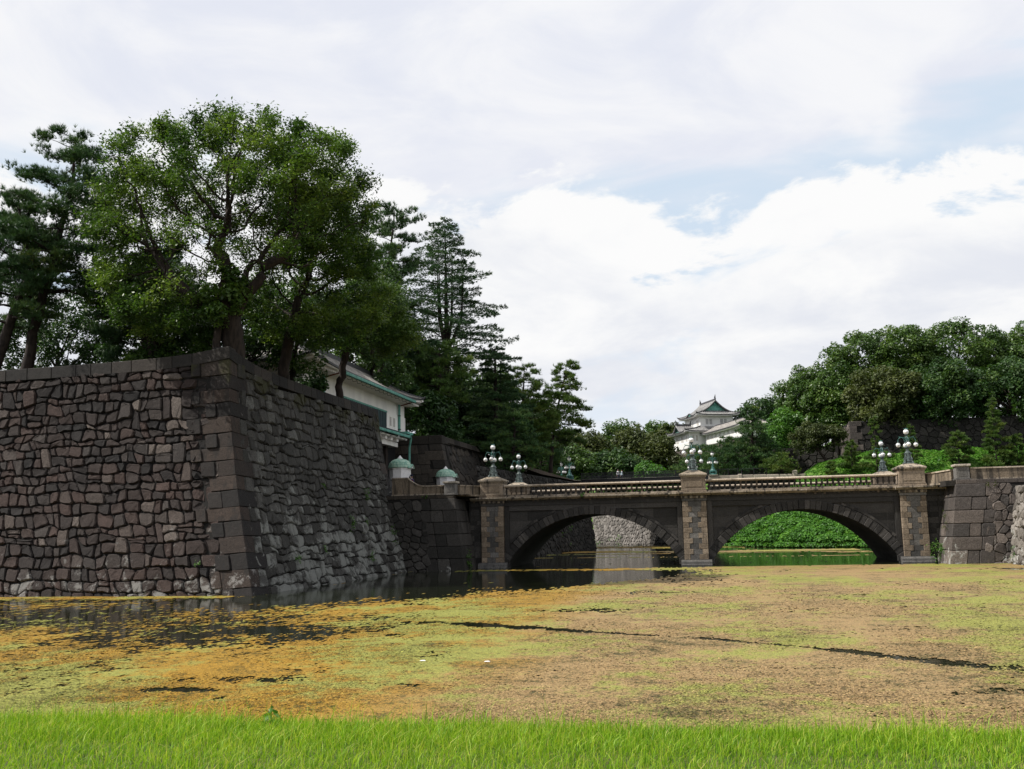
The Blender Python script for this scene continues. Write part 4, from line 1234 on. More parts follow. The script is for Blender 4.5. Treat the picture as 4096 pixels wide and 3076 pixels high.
parapet_path(pl, [(-25.3, 77.9), (-23.95, 77.9), (-22.55, 77.9), (-20.9, 77.9)], lambda s: 7.5 if s < 1.35 else 6.82+.68*(1-min(1, (s-1.35)/1.4))**2.2, 6.0, M_parapet, panel=1.5)
post(pl, -20.35, 77.9, 5.98, 7.09)
parapet_path(pl, [(-19.85, 78.2), (-19.1, 79.6), (-18.6, 80.9)], lambda s: 6.80, 5.9, M_parapet, panel=1.3)
del pr['mark'], pl['mark']

# ------------------------------------------------------------------ roofs with rows of tiles
def roof_shell(fr, to, ribs, mat, mat_edge, name_parent, eave_mat, T, rise=None, lift=.25, sag=.12, rib_r=.055, ridge_r=.14, name='roof'):
    """hipped skirt between an outer rectangle fr=(u0,u1,v0,v1,z) and an inner one to=(u0,u1,v0,v1,z).
    T maps local (u,v,z) to the parent's space. Concave slopes, corners swept up."""
    u0, u1, v0, v1, z0 = fr; a0, a1, b0, b1, z1 = to
    out = [(u0, v0), (u1, v0), (u1, v1), (u0, v1)]; inn = [(a0, b0), (a1, b0), (a1, b1), (a0, b1)]
    mb = MB(); rb = MB(); ed = MB(); ev = MB(); hp = MB()
    KN, NS = 5, 10
    def pt(side, f, g):
        o0, o1 = out[side], out[(side+1) % 4]; i0, i1 = inn[side], inn[(side+1) % 4]
        ox, oy = o0[0]+(o1[0]-o0[0])*f, o0[1]+(o1[1]-o0[1])*f
        ix, iy = i0[0]+(i1[0]-i0[0])*f, i0[1]+(i1[1]-i0[1])*f
        c = lift*(abs(2*f-1)**4)*(1-g)**1.5
        z = z0+(z1-z0)*g-sag*(z1-z0)*math.sin(math.pi*g)+c
        return (ox+(ix-ox)*g, oy+(iy-oy)*g, z)
    for s in range(4):
        g = [[T(*pt(s, i/NS, j/KN)) for i in range(NS+1)] for j in range(KN+1)]
        n = NS+1; vv = [p for r in g for p in r]
        mb.add(vv, [(j*n+i, j*n+i+1, (j+1)*n+i+1, (j+1)*n+i) for j in range(KN) for i in range(NS)])
        o0, o1 = out[s], out[(s+1) % 4]; L = math.hypot(o1[0]-o0[0], o1[1]-o0[1])
        i0, i1 = inn[s], inn[(s+1) % 4]
        dx, dy = (o1[0]-o0[0])/L, (o1[1]-o0[1])/L
        la = (i0[0]-o0[0])*dx+(i0[1]-o0[1])*dy; lb = (i1[0]-o0[0])*dx+(i1[1]-o0[1])*dy
        m = max(2, int(L/ribs))
        for k in range(m):
            q = (k+.5)*L/m
            gmax = 1.0
            if q < la and la > 1e-3: gmax = q/la
            if q > lb and L-lb > 1e-3: gmax = min(gmax, (L-q)/(L-lb))
            if gmax < .08: continue
            pts = []
            for j in range(5):
                gg = gmax*j/4
                lo, hi = la*gg, L-(L-lb)*gg
                f = (q-lo)/(hi-lo) if hi-lo > 1e-3 else .5
                x, y, z = pt(s, min(max(f, 0), 1), gg); pts.append(T(x, y, z+rib_r*.5))
            rb.tube(pts, rib_r, 5)
        # eave board: tile ends above, white plaster below
        for i in range(NS):
            p, q = pt(s, i/NS, 0), pt(s, (i+1)/NS, 0)
            nx_, ny_ = dy, -dx
            for (m_, zz0, zz1, off, ww) in ((ed, -.10, .07, .03, .22), (ev, -.30, -.10, -.12, .6)):
                P = []
                for zz in (zz0, zz1):
                    for (b, o) in ((p, off), (q, off), (q, off-ww), (p, off-ww)):
                        P.append(T(b[0]+nx_*o, b[1]+ny_*o, b[2]+zz))
                m_.hexa(P)
        # hip ridge
        pts = [T(*(lambda p: (p[0], p[1], p[2]+ridge_r*.6))(pt(s, 0, j/6))) for j in range(7)]
        hp.tube(pts, [ridge_r*(.9 if j else 1.1) for j in range(7)], 6)
        e = pt(s, 0, 0); cx, cy = (u0+u1)/2, (v0+v1)/2
        ux, uy = e[0]-cx, e[1]-cy; l = math.hypot(ux, uy) or 1
        hp.tube([T(e[0], e[1], e[2]+ridge_r), T(e[0]+ux/l*.18, e[1]+uy/l*.18, e[2]+ridge_r*1.4), T(e[0]+ux/l*.30, e[1]+uy/l*.30, e[2]+ridge_r*3.0)], [ridge_r, ridge_r*.7, ridge_r*.15], 5)
    r = mb.build(name, mat, name_parent, True, smooth=True)
    rb.build('roof_tiles', mat, r, True)['kind'] = 'stuff'
    ed.build('eave_tiles', mat_edge, r, True)
    hp.build('hip_ridge', mat_edge, r, True)
    # soffit
    v = [T(u, v_, z0-.16) for u, v_ in out]+[T(u, v_, z0-.18) for u, v_ in inn]
    ev.add(v, [(0, 1, 5, 4), (1, 2, 6, 5), (2, 3, 7, 6), (3, 0, 4, 7)])
    ev.build('eave_soffit', eave_mat, r, True)
    return r

def gable_roof(u0, u1, v0, v1, z0, zr, mat, mat_edge, parent, T, ribs=.4, axis='v', over=.5, rib_r=.055, gable_mat=None, sag=.14):
    """roof with its ridge along v (axis 'v'); gables at v0 and v1"""
    um = (u0+u1)/2
    def pt(s, g, v):
        e = u0 if s < 0 else u1
        z = z0+(zr-z0)*g-sag*(zr-z0)*math.sin(math.pi*g)
        return (e+(um-e)*g, v, z)
    mb = MB(); rb = MB(); rg = MB()
    for s in (-1, 1):
        vs = [v0-over, v1+over]; g = [[T(*pt(s, j/5, v)) for v in vs] for j in range(6)]
        mb.add([p for r in g for p in r], [(2*j, 2*j+1, 2*j+3, 2*j+2) for j in range(5)])
        m = max(2, int((vs[1]-vs[0])/ribs))
        for k in range(m+1):
            v = vs[0]+(vs[1]-vs[0])*k/m
            rb.tube([T(*(lambda p: (p[0], p[1], p[2]+rib_r*.5))(pt(s, j/4, v))) for j in range(5)], rib_r*(1.6 if k in (0, m) else 1), 5)
    r = mb.build('gable_roof', mat, parent, True, smooth=False)
    rb.build('roof_tiles', mat, r, True)['kind'] = 'stuff'
    rg.hexa([T(um-.18, v0-over-.05, zr-.05), T(um+.18, v0-over-.05, zr-.05), T(um+.18, v1+over+.05, zr-.05), T(um-.18, v1+over+.05, zr-.05), T(um-.12, v0-over-.05, zr+.38), T(um+.12, v0-over-.05, zr+.38), T(um+.12, v1+over+.05, zr+.38), T(um-.12, v1+over+.05, zr+.38)])
    rg.build('ridge', mat_edge, r, True)
    for v in (v0-over, v1+over):
        sg = -1 if v < (v0+v1)/2 else 1
        MB().tube([T(um, v, zr+.3), T(um, v-sg*.15, zr+.7), T(um, v+sg*.05, zr+1.0), T(um, v+sg*.12, zr+1.35)], [.22, .18, .10, .02], 6).build('ridge_ornament', mat_edge, r, True)
    for v, n in ((v0, -1), (v1, 1)):
        if gable_mat:
            MB().add([T(u0*.88+um*.12, v, z0+.04), T(u1*.88+um*.12, v, z0+.04), T(um, v, zr-.15)], [(0, 1, 2)]).build('gable_panel', gable_mat, r, True)
            bm_ = MB()
            for s in (-1, 1):
                pts = [pt(s, j/5, v+n*(over-.06)) for j in range(6)]
                for a, b in zip(pts[:-1], pts[1:]):
                    w = .16
                    bm_.hexa([T(a[0], a[1]-w/2, a[2]-.30), T(b[0], b[1]-w/2, b[2]-.30), T(b[0], b[1]+w/2, b[2]-.30), T(a[0], a[1]+w/2, a[2]-.30),
                              T(a[0], a[1]-w/2, a[2]-.03), T(b[0], b[1]-w/2, b[2]-.03), T(b[0], b[1]+w/2, b[2]-.03), T(a[0], a[1]+w/2, a[2]-.03)])
            bm_.build('bargeboard', mat_edge, r, True)
            k = .45
            bm_ = MB()
            for s in (-1, 1):
                bm_.tube([T(um+s*(u1-um)*.70, v+n*.08, z0+.18), T(um, v+n*.08, z0+(zr-z0)*.72)], .09, 4)
            bm_.tube([T(um-(u1-um)*.70, v+n*.08, z0+.16), T(um+(u1-um)*.70, v+n*.08, z0+.16)], .08, 4)
            bm_.tube([T(um, v+n*.10, z0+(zr-z0)*.78), T(um, v+n*.10, z0+(zr-z0)*.45)], [.22, .05], 6)
            bm_.build('gable_carving', M_copper, r, True)
    return r

# ------------------------------------------------------------------ gate house on the rampart
def gate_house():
    L = Vector((-33, 86, 12.9))
    t = thing('gate_house', 'long white plastered gate house with green copper gutters on top of the dark ramparts', 'building', L)
    X = -31.0
    T0 = lambda u, v, z: (u-L.x, v-L.y, z-L.z)
    def box(x0, x1, y0, y1, z0, z1): return MB().box(x0-L.x, x1-L.x, y0-L.y, y1-L.y, z0-L.z, z1-L.z)
    w = box(-36.2, X, 72.6, 99.5, 13.3, 16.4).build('wall', M_plaster_w, t, True)
    box(-36.28, X+.08, 72.5, 99.58, 13.3, 14.97).build('wall_base', M_plaster_w, w, True)
    # dark copper boards with upright seams
    p = box(X+.08, X+.14, 80.4, 93.24, 13.2, 14.98).build('copper_panel', M_copper_d, t, True)
    box(X+.1, X+.19, 80.35, 93.26, 14.86, 15.02).build('panel_rim', M_copper, p, True)
    for i in range(26):
        y = 80.5+i*.495
        box(X+.13, X+.165, y, y+.05, 13.2, 14.87).build('panel_seam', M_copper_d, p, True)
    def window(y0, y1, z0, z1):
        f = box(X+.075, X+.115, y0-.10, y1+.10, z0-.10, z1+.10).build('window', M_plaster_w, t, True)
        box(X+.10, X+.118, y0, y1, z0, z1).build('pane', plain_pane, f, True)
    window(94.28, 94.85, 13.68, 14.58); window(95.40, 96.00, 13.66, 14.56); window(77.5, 78.05, 13.9, 14.7); window(76.4, 76.95, 13.9, 14.7)
    # main roof: ridge along the wall, hipped far end
    roof_shell((-38.0, -29.45, 70.8, 101.6, 16.65), (-33.9, -33.3, 75.4, 97.2, 19.0), .33, M_tile_pale, M_tile_dark, t, M_plaster_w, T0, lift=.5, sag=.10, rib_r=.06)
    box(-33.95, -33.25, 75.2, 97.3, 18.95, 19.45).build('ridge', M_tile_dark, t, True)
    # rafters under the eave
    mb = MB(); y = 72
    while y < 100.5:
        mb.box(-31-L.x, -29.65-L.x, y-L.y, y+.16-L.y, 16.22-L.z, 16.40-L.z); y += .42
    mb.build('rafters', M_plaster_w, t, True)['kind'] = 'stuff'
    # gutter in lengths, on iron hooks
    def gutter(x, y0, y1, z, n):
        for i in range(n):
            a, b = y0+(y1-y0)*i/n+.012, y0+(y1-y0)*(i+1)/n-.012
            g = box(x-.02, x+.24, a, b, z, z+.26).build('gutter', M_copper, t, True, bevel=.03)
            MB().tube([(x+.1-L.x, (a+b)/2-L.y, z+.02-L.z), (x+.02-L.x, (a+b)/2-L.y, z-.16-L.z), (x-.3-L.x, (a+b)/2-L.y, z-.16-L.z), (x-.34-L.x, (a+b)/2-L.y, z+.05-L.z)], .022, 4).build('gutter_hook', M_black, g, True)
    gutter(-29.36, 77.4, 97.7, 16.26, 17)
    # down pipes with rust-red feeders
    for y in (97.1, 76.5):
        MB().tube([(X+.22-L.x, y-L.y, 13.25-L.z), (X+.22-L.x, y-L.y, 16.1-L.z)], .13, 8).build('down_pipe', M_copper, t, True)
        for z in (13.5, 14.9): MB().tube([(X+.22-L.x, y-L.y, z-L.z), (X+.22-L.x, y-L.y, z+.09-L.z)], .17, 8).build('pipe_clamp', M_black, t, True)
        MB().tube([(X+.22-L.x, y-L.y, 15.95-L.z), (-29.3-L.x, y+.15-L.y, 16.32-L.z)], .06, 6).build('feeder_pipe', M_rust, t, True)
    # pent roof over the gateway
    T1 = T0
    mb = MB(); mb.add([T0(-31.05, 82, 13.32), T0(-29.5, 82, 12.72), T0(-29.5, 96.4, 12.72), T0(-31.05, 96.4, 13.32)], [(0, 1, 2, 3)])
    pr = mb.build('pent_roof', M_tile_dark, t, True)
    rb = MB(); y = 82.2
    while y < 96.3:
        rb.tube([T0(-31.0, y, 13.36), T0(-29.5, y, 12.77)], .065, 5); y += .32
    rb.build('roof_tiles', M_tile_dark, pr, True)['kind'] = 'stuff'
    gutter(-29.56, 84, 96.2, 12.50, 8)
    box(-31.0, -29.55, 95.9, 97.9, 12.95, 13.18).build('flashing', M_copper, t, True)
    MB().tube([T0(-29.5, 96.6, 12.85), T0(-29.55, 97.1, 12.5), T0(-29.75, 97.2, 11.6), T0(-29.8, 97.2, 6.2)], .12, 8).build('down_pipe', M_copper, t, True)
    box(-31.0, -29.75, 82, 96.4, 12.30, 12.46).build('pent_soffit', M_plaster_w, t, True)
    # white beam ends
    for i, y in enumerate((84.6, 86.4, 88.2, 90.0, 91.8, 93.6)):
        box(-31.2, -29.95, y, y+.62, 11.98, 12.30).build('beam_end', M_plaster_w, t, True, bevel=.02)
    box(-31.6, -30.35, 80, 95.2, 11.55, 11.98).build('lintel_beam', M_plaster_w, t, True)
    # gateway below: a solid box, the shade inside painted near-black
    g = box(-34.5, -31.3, 79.2, 97.3, 6.0, 13.2).build('gateway', M_opening_shade, t, True)
    for y in (84.0, 88.6, 93.2): box(-31.3, -30.95, y, y+.7, 6.0, 11.6).build('gate_post', M_bark, t, True)
    # narrow stretch of wall and roof at the near end
    b = box(-41, -36.5, 69.5, 74.8, 13.2, 16.3).build('annex_wall', M_plaster_w, t, True)
    roof_shell((-43, -34.6, 67.6, 76.2, 16.5), (-39.4, -38.4, 70.5, 73.5, 18.3), .40, M_tile, M_tile_dark, t, M_plaster_w, T0, lift=.3, rib_r=.08, name='annex_roof')
    return t
plain_pane = plain_mat('window_board', (0.42, 0.40, 0.37), 0.8, var=.1)
plain_pane_d = plain_mat('window_lattice', (0.10, 0.10, 0.105), 0.7, var=.2)
gate_house()

# a low tiled wall just behind the corner of the rampart
def low_tiled_wall():
    t = thing('tiled_wall', 'low dark-tiled wall top showing behind the rampart coping beside the big trunk', 'wall', (-28.6, 57, 13.2))
    L = Vector((-28.6, 57, 13.2))
    MB().box(-.25, .25, -2.2, 2.6, -.2, .35).build('wall', M_plaster_w, t, True)
    for i in range(7):
        y = -2.2+i*.68
        MB().hexa([(-.55, y, .30), (.62, y, .26), (.62, y+.62, .26), (-.55, y+.62, .30), (-.1, y, .62), (.1, y, .62), (.1, y+.62, .62), (-.1, y+.62, .62)]).build('roof_tile', M_tile_dark, t, True, bevel=.03)
low_tiled_wall()

# ------------------------------------------------------------------ block-built rampart beyond the gate
def gate_rampart():
    rng = random.Random(12)
    t = thing('stone_rampart', 'dark squared-block rampart beside the gate, its corner lit by the sun', 'stone wall', (-28, 101, 6))
    def b2(z): return 1.9*((z-5.8)/7.0)**.85 if z > 5.8 else (z-5.8)*.3
    cx, cy = -25.2, 97.6
    ZT = 13.0
    def sf(s, z, d): return (cx-b2(z)-s, cy+b2(z)*.9-d, z+.12*d)
    def ss(s, z, d): return (cx-b2(z)*(1-.25*min(1, s/30))+d+0.0, cy+b2(z)*.9+s, z+.12*d)
    def ss2(s, z, d):
        x, y, zz = ss(s, z, d); return (x+0.075*s, y, zz)
    topz = lambda s: 13.0-0.03*s if s < 12 else 12.0-.10*(s-12)
    mb = MB()
    zs = [-1, 4, 6, 8, 10, 12.5]
    for z0, z1 in zip(zs[:-1], zs[1:]):
        mb.add([sf(0, z0, -.03), sf(8, z0, -.03), sf(8, z1, -.03), sf(0, z1, -.03)], [(3, 2, 1, 0)])
        for s0 in range(0, 48, 8):
            mb.add([ss2(s0, z0, -.03), ss2(s0+8, z0, -.03), ss2(s0+8, min(z1, topz(s0+8)-.3), -.03), ss2(s0, min(z1, topz(s0)-.3), -.03)], [(0, 1, 2, 3)])
    mb.build('wall_core', M_core, t)
    for q in block_rows(1.5, 7.2, 5.9, 12.05, 1.5, 1.02, rng):
        q = [(a+(.012 if i in (0, 3) else -.012), z+(.012 if i < 2 else -.012)) for i, (a, z) in enumerate(q)]
        v, f = stone_piece(q, sf, .012, .05, .03, rng, 3, .2); pyo('block', v, [k[::-1] for k in f], M_gate_stone, t)
    # corner
    z = 5.9; k = 0
    while z < 12.0:
        h = rng.uniform(.85, 1.05)
        if z+h > 11.6: h = 12.08-z
        l = (1.9, 1.0) if k % 2 else (1.3, 1.9); P = []
        for zz in (z+.012, z+h-.012):
            x, y, _ = sf(0, zz, 0)
            P += [(x-l[0], y-.07, zz), (x+.07, y-.07, zz), (x+.07, y+l[1], zz), (x-l[0], y+l[1], zz)]
        MB().hexa(P).build('corner_stone', M_gate_stone, t, bevel=.04); z += h; k += 1
    # coping of the lit corner
    s = -.1
    for w in (1.5, 2.0, 2.2, 1.8):
        x, y, _ = sf(0, 12.5, 0)
        MB().box(x+.12-s-w+.01, x+.12-s-.01, y-.13, y+1.0, 12.1, 13.0).build('coping_stone', M_gate_stone, t, bevel=.04); s += w
    x, y, _ = ss(0, 12.5, 0); s = 1.0
    while s < 46:
        w = rng.uniform(1.3, 2.0)
        P = []
        for zz in (-.8, 0):
            for q, dd in ((s+.01, .12), (s+w-.01, .12), (s+w-.01, -.8), (s+.01, -.8)):
                x, y, _ = ss2(q, topz(q)+zz, dd); P.append((x, y, topz(q)+zz))
        MB().hexa(P).build('coping_stone', M_gate_stone, t, bevel=.03); s += w
    cells = voronoi_cells(rubble_seeds(0, 48, 0, 12.5, 1.05, .75, rng), 1.2, 48, 3.8, 12.4, 2.4)
    lay_stones(t, 'stone', cells, ss2, M_gate_stone, rng, .02, .09, .07, limit=280, keep=lambda s, z: z < topz(s)-.9)
    return t
gate_rampart()

# ------------------------------------------------------------------ guard boxes
def guard_box(loc, label, k=1.0):
    t = thing('guard_box', label, 'guard box', loc, 'guard boxes before the gate')
    R = .93
    ph = R_(22.5)
    body = MB().lathe([(R*1.05, 0), (R*1.05, .12), (R, .14), (R, 2.58), (R*1.05, 2.62), (R*1.05, 2.72)], 8, phase=ph).build('body', M_white, t, True)
    ap = R*math.cos(ph)
    # blind arches with a sunburst fan on every side but the doorway
    for q in range(8):
        a = q*math.pi/4
        n = Vector((math.cos(a), math.sin(a), 0)); e = Vector((-math.sin(a), math.cos(a), 0))
        def P(u, z, d): return tuple(n*(ap+d)+e*u+Vector((0, 0, z)))
        if q == 0:
            d = MB(); pts = [(-.26, .14), (.26, .14)]+[(.26*math.cos(i*math.pi/8), 1.75+.26*math.sin(i*math.pi/8)) for i in range(9)]
            d.add([P(u, z, .012) for u, z in pts], [tuple(range(len(pts)))]).build('doorway', M_opening_shade, t, True)  # flat sheet, the shade indoors painted as near-black
        else:
            f = MB()
            for i in range(14):
                b0, b1 = math.pi*i/14, math.pi*(i+1)/14
                f.hexa([P(r*math.cos(b), 1.62+r*math.sin(b), dd) for dd in (-.01, .025) for r, b in ((.29, b0), (.33, b0), (.33, b1), (.29, b1))])
            for i in range(9):
                b = math.pi*(i+.5)/9
                f.tube([P(.12*math.cos(b), 1.62+.12*math.sin(b), .012), P(.26*math.cos(b), 1.62+.26*math.sin(b), .012)], [.012, .03], 4)
            f.build('fan_arch', M_white, t, True)
            MB().add([P(.09*math.cos(i*math.pi/8), 1.62+.09*math.sin(i*math.pi/8), .014) for i in range(9)], [tuple(range(9))]).build('fan_opening', M_opening_shade, t, True)  # flat half disc with the opening's shade painted on
            MB().add([P(u, z, .008) for u, z in ((-.29, .5), (.29, .5), (.29, 1.58), (-.29, 1.58))], [(0, 1, 2, 3)]).build('wall_panel', M_white, t, True)
    # ribbed copper dome
    prof = [(1.0*R+.06, 2.72), (1.0*R+.07, 2.78), (R*1.02, 2.98), (R*.94, 3.16), (R*.78, 3.33), (R*.56, 3.44), (R*.33, 3.50), (R*.22, 3.54)]
    d = MB().lathe(prof, 32).build('dome', M_copper_p, t, True, smooth=True)
    for i in range(22):
        a = 2*math.pi*i/22
        MB().tube([((r+.008)*math.cos(a), (r+.008)*math.sin(a), z) for r, z in prof[1:]], .014, 4).build('dome_rib', M_copper_p, d, True)
    for z, r in ((2.98, R*1.02), (3.16, R*.94)):
        MB().tube([((r+.006)*math.cos(2*math.pi*i/32), (r+.006)*math.sin(2*math.pi*i/32), z) for i in range(33)], .008, 4, False).build('dome_seam', M_copper, d, True)
    MB().lathe([(.25, 3.53), (.22, 3.58), (.10, 3.72), (.02, 3.82)], 14).build('finial', M_white, t, True)
    # little gable hood over the doorway
    h = MB()
    for s in (-1, 1):
        h.hexa([(ap-.25, s*.50, 2.70), (ap+.30, s*.50, 2.70), (ap+.30, s*.46, 2.66), (ap-.25, s*.46, 2.66), (ap-.25, 0, 3.04), (ap+.30, 0, 3.04), (ap+.30, 0, 2.97), (ap-.25, 0, 2.97)])
    h.build('door_hood', M_copper_p, t, True)
    MB().add([(ap+.22, -.44, 2.68), (ap+.22, .44, 2.68), (ap+.22, 0, 2.98)], [(0, 1, 2)]).build('hood_gable', M_white, t, True)
    return t
g0 = guard_box((-25.95, 82.0, 5.85), 'white green-domed guard box nearest the big rampart, guard at its door')
g1 = copy_tree(g0); g1.location = (-25.35, 95.0, 5.65); g1['label'] = 'white green-domed guard box half hidden behind the square parapet post'

# ------------------------------------------------------------------ people
def person(loc, label, coat, trousers, rz=0.0, cap=None, h=1.76, tie=None):
    t = thing('person', label, 'person', loc, rz=rz)
    s = h/1.76
    def limb(name, pts, mat, lvl=2):
        me = bpy.data.meshes.new(name); v = [Vector(p[:3])*s for p in pts['v']]
        me.from_pydata(v, pts['e'], []); me.update()
        o = link(name, me, mat, t, True)
        md = o.modifiers.new('skin', 'SKIN')
        for i, p in enumerate(pts['v']):
            sv = me.skin_vertices[0].data[i]; sv.radius = (p[3]*s, (p[4] if len(p) > 4 else p[3])*s); sv.use_root = (i == 0)
        sb = o.modifiers.new('sub', 'SUBSURF'); sb.levels = 1; sb.render_levels = 1
        return o
    # the whole figure as one surface, clothed; x = facing direction, y = left
    V = [(0, 0, .96, .13, .165), (0, 0, 1.15, .12, .15), (.01, 0, 1.34, .125, .175), (0, 0, 1.45, .09, .13), (.005, 0, 1.53, .052), (.02, 0, 1.60, .068, .064), (.02, 0, 1.68, .088, .078), (.01, 0, 1.75, .06, .055),
         (0, .18, 1.41, .062), (-.01, .23, 1.15, .048), (.05, .23, .92, .038), (.07, .225, .82, .032),
         (0, -.18, 1.41, .062), (-.01, -.23, 1.15, .048), (.05, -.23, .92, .038), (.07, -.225, .82, .032),
         (0, .10, .86, .088), (.01, .11, .48, .062), (-.01, .11, .09, .045), (.12, .12, .04, .04),
         (0, -.10, .86, .088), (.01, -.11, .48, .062), (-.01, -.11, .09, .045), (.12, -.12, .04, .04)]
    E = [(0, 1), (1, 2), (2, 3), (3, 4), (4, 5), (5, 6), (6, 7), (3, 8), (8, 9), (9, 10), (10, 11), (3, 12), (12, 13), (13, 14), (14, 15), (0, 16), (16, 17), (17, 18), (18, 19), (0, 20), (20, 21), (21, 22), (22, 23)]
    o = limb('body', {'v': V, 'e': E}, None)
    m, nt, b = material('clothing')
    tcn = nt.new('ShaderNodeTexCoord'); sp = nt.new('ShaderNodeSeparateXYZ'); nt.put(sp.inputs[0], tcn.outputs['Object'])
    skin = MATS['skin'].node_tree.nodes['Principled BSDF']
    z = sp.outputs['Z']
    c = nt.mix(nt.math('GREATER_THAN', z, .93*s), trousers, coat)
    c = nt.mix(nt.math('GREATER_THAN', z, 1.51*s), c, (.42, .24, .17))
    c = nt.mix(nt.math('MULTIPLY', nt.math('LESS_THAN', z, .88*s), nt.math('GREATER_THAN', nt.math('ABSOLUTE', sp.outputs['Y']), .185*s)), c, (.5, .3, .22))
    c = nt.mix(nt.math('LESS_THAN', z, .075*s), c, (.012, .012, .012))
    nt.put(b.inputs['Base Color'], c); b.inputs['Roughness'].default_value = .8
    o.data.materials.append(m)
    # face, hands, hair
    MB().tube([Vector((.105, 0, 1.66))*s, Vector((.125, 0, 1.635))*s], [.012*s, .02*s], 5).build('nose', M_skin, t, True)
    for q in (-1, 1):
        MB().sphere(tuple(Vector((.098, q*.033, 1.672))*s), .011*s, 6, 4).build('eye', M_black, t, True)
        MB().sphere(tuple(Vector((.015, q*.082, 1.655))*s), .024*s, 6, 4).build('ear', M_skin, t, True)
        hd = MB(); hb = Vector((.075, q*.225, .80))
        hd.hexa([tuple((hb+Vector(p))*s) for p in ((-.035, -.014, -.085), (.035, -.014, -.085), (.035, .014, -.085), (-.035, .014, -.085), (-.028, -.014, .01), (.028, -.014, .01), (.028, .014, .01), (-.028, .014, .01))])
        for j, ln in enumerate((.065, .078, .072, .055)):
            x = .027-.018*j
            hd.tube([tuple((hb+Vector(p))*s) for p in ((x, 0, -.08), (x+.005, -q*.006, -.08-ln*.55), (x, -q*.02, -.08-ln))], [.0085*s, .008*s, .006*s], 5)
        hd.tube([tuple((hb+Vector(p))*s) for p in ((.03, 0, -.02), (.05, -q*.012, -.055), (.045, -q*.022, -.09))], [.011*s, .01*s, .007*s], 5)
        hd.build('hand', M_skin, t, True)
    MB().tube([Vector((.108, -.02, 1.612))*s, Vector((.108, .02, 1.612))*s], .006*s, 4).build('mouth', M_maroon, t, True)
    if cap:
        MB().lathe([(.098*s, 1.70*s), (.10*s, 1.745*s), (.135*s, 1.785*s), (.125*s, 1.82*s), (.05*s, 1.835*s)], 14, (.0, 0, 0)).build('cap', M_navy, t, True)
        MB().hexa([tuple(Vector(p)*s) for p in ((.08, -.07, 1.70), (.17, -.05, 1.685), (.17, .05, 1.685), (.08, .07, 1.70), (.08, -.07, 1.71), (.17, -.05, 1.695), (.17, .05, 1.695), (.08, .07, 1.71))]).build('cap_visor', M_black, t, True)
        MB().lathe([(.075*s, 1.475*s), (.07*s, 1.52*s)], 10).build('collar', M_shirt, t, True)
        MB().box(.115*s, .142*s, -.05*s, .05*s, 1.05*s, 1.42*s).build('tunic_front', M_maroon, t, True)
        MB().tube([Vector((-.02, 0, 1.0))*s, Vector((-.02, 0, 1.06))*s], [.165*s, .165*s], 12).build('belt', M_greycloth, t, True)
    else:
        MB().sphere(tuple(Vector((-.012, 0, 1.70))*s), .092*s, 10, 8).build('hair', M_black, t, True)
    return t
person((-24.95, 82.1, 6.12), 'uniformed guard in navy and maroon with a peaked cap beside the green-domed box', (.03, .03, .09), (.16, .16, .17), rz=R_(-38), cap=True, h=1.80)
person((-13.5, 154.3, 10.2), 'distant walker in white shirt and dark blue trousers on the iron bridge', (.72, .72, .73), (.03, .035, .08), rz=R_(-60), h=1.74)
person((-12.95, 154.8, 10.2), 'distant walker in pale blue top behind the iron railing, right of the white shirt', (.55, .66, .74), (.02, .02, .03), rz=R_(-100), h=1.66)

# ------------------------------------------------------------------ iron bridge further back
def iron_bridge():
    L = Vector((-9, 155, 0))
    t = thing('iron_bridge', 'dark iron bridge with lattice railing behind the stone balustrade', 'bridge', L)
    B = lambda x0, x1, y0, y1, z0, z1, n, m, p=None: MB().box(x0-L.x, x1-L.x, y0-L.y, y1-L.y, z0-L.z, z1-L.z).build(n, m, p or t, True)
    x0, x1, y0, y1, zd = -18.7, 0.2, 150.2, 160.2, 10.30
    B(x0, x1, y0, y1, zd-.25, zd, 'deck', M_black)
    for y in (y0, y1):
        B(x0, x1, y-.1, y+.1, zd-.75, zd+.08, 'girder', M_black)
        for i in range(10):
            a = x0+(x1-x0)*i/10
            B(a+.03, a+(x1-x0)/10-.03, y-.16, y-.1, zd+.02, zd+.10, 'girder_flange', M_grey)
        B(x0, x1, y-.04, y+.04, zd+.92, zd+1.0, 'top_rail', M_black)
        B(x0, x1, y-.03, y+.03, zd+.52, zd+.56, 'middle_rail', M_black)
        for i in range(13):
            a = x0+(x1-x0)*i/12
            B(a-.07, a+.07, y-.07, y+.07, zd, zd+1.06, 'railing_post', M_black)
        mb = MB(); x = x0
        while x < x1:
            mb.box(x-L.x, x+.045-L.x, y-.02-L.y, y+.02-L.y, zd-L.z, zd+.95-L.z)
            mb.tube([(x-L.x, y-L.y, zd+.1), (x+.17-L.x, y-L.y, zd+.32), (x-L.x, y-L.y, zd+.54)], .02, 3)
            mb.tube([(x+.17-L.x, y-L.y, zd+.6), (x+.0-L.x, y-L.y, zd+.75), (x+.17-L.x, y-L.y, zd+.9)], .02, 3)
            x += .17
        mb.build('railing_lattice', M_black, t, True)['kind'] = 'stuff'
    return t
iron_bridge()

def stone_block_thing(name, label, x0, x1, y0, y1, z0, z1, mat, n):
    t = thing(name, label, 'stone wall', ((x0+x1)/2, y0, z0))
    for i in range(n):
        a, b = x0+(x1-x0)*i/n, x0+(x1-x0)*(i+1)/n
        MB().box(a+.01, b-.01, y0, y1, z0, z1).build('block', mat, t, bevel=.05)
    return t
ab = stone_block_thing('bridge_abutment', 'dark stone block abutment at the left end of the iron bridge', -26.0, -18.75, 149.6, 152, 8.9, 10.2, M_gate_stone, 5)
MB().box(-27, -18.8, 149.8, 160.5, -1.5, 10.1).build('wall_core', M_fardark_shade, ab)

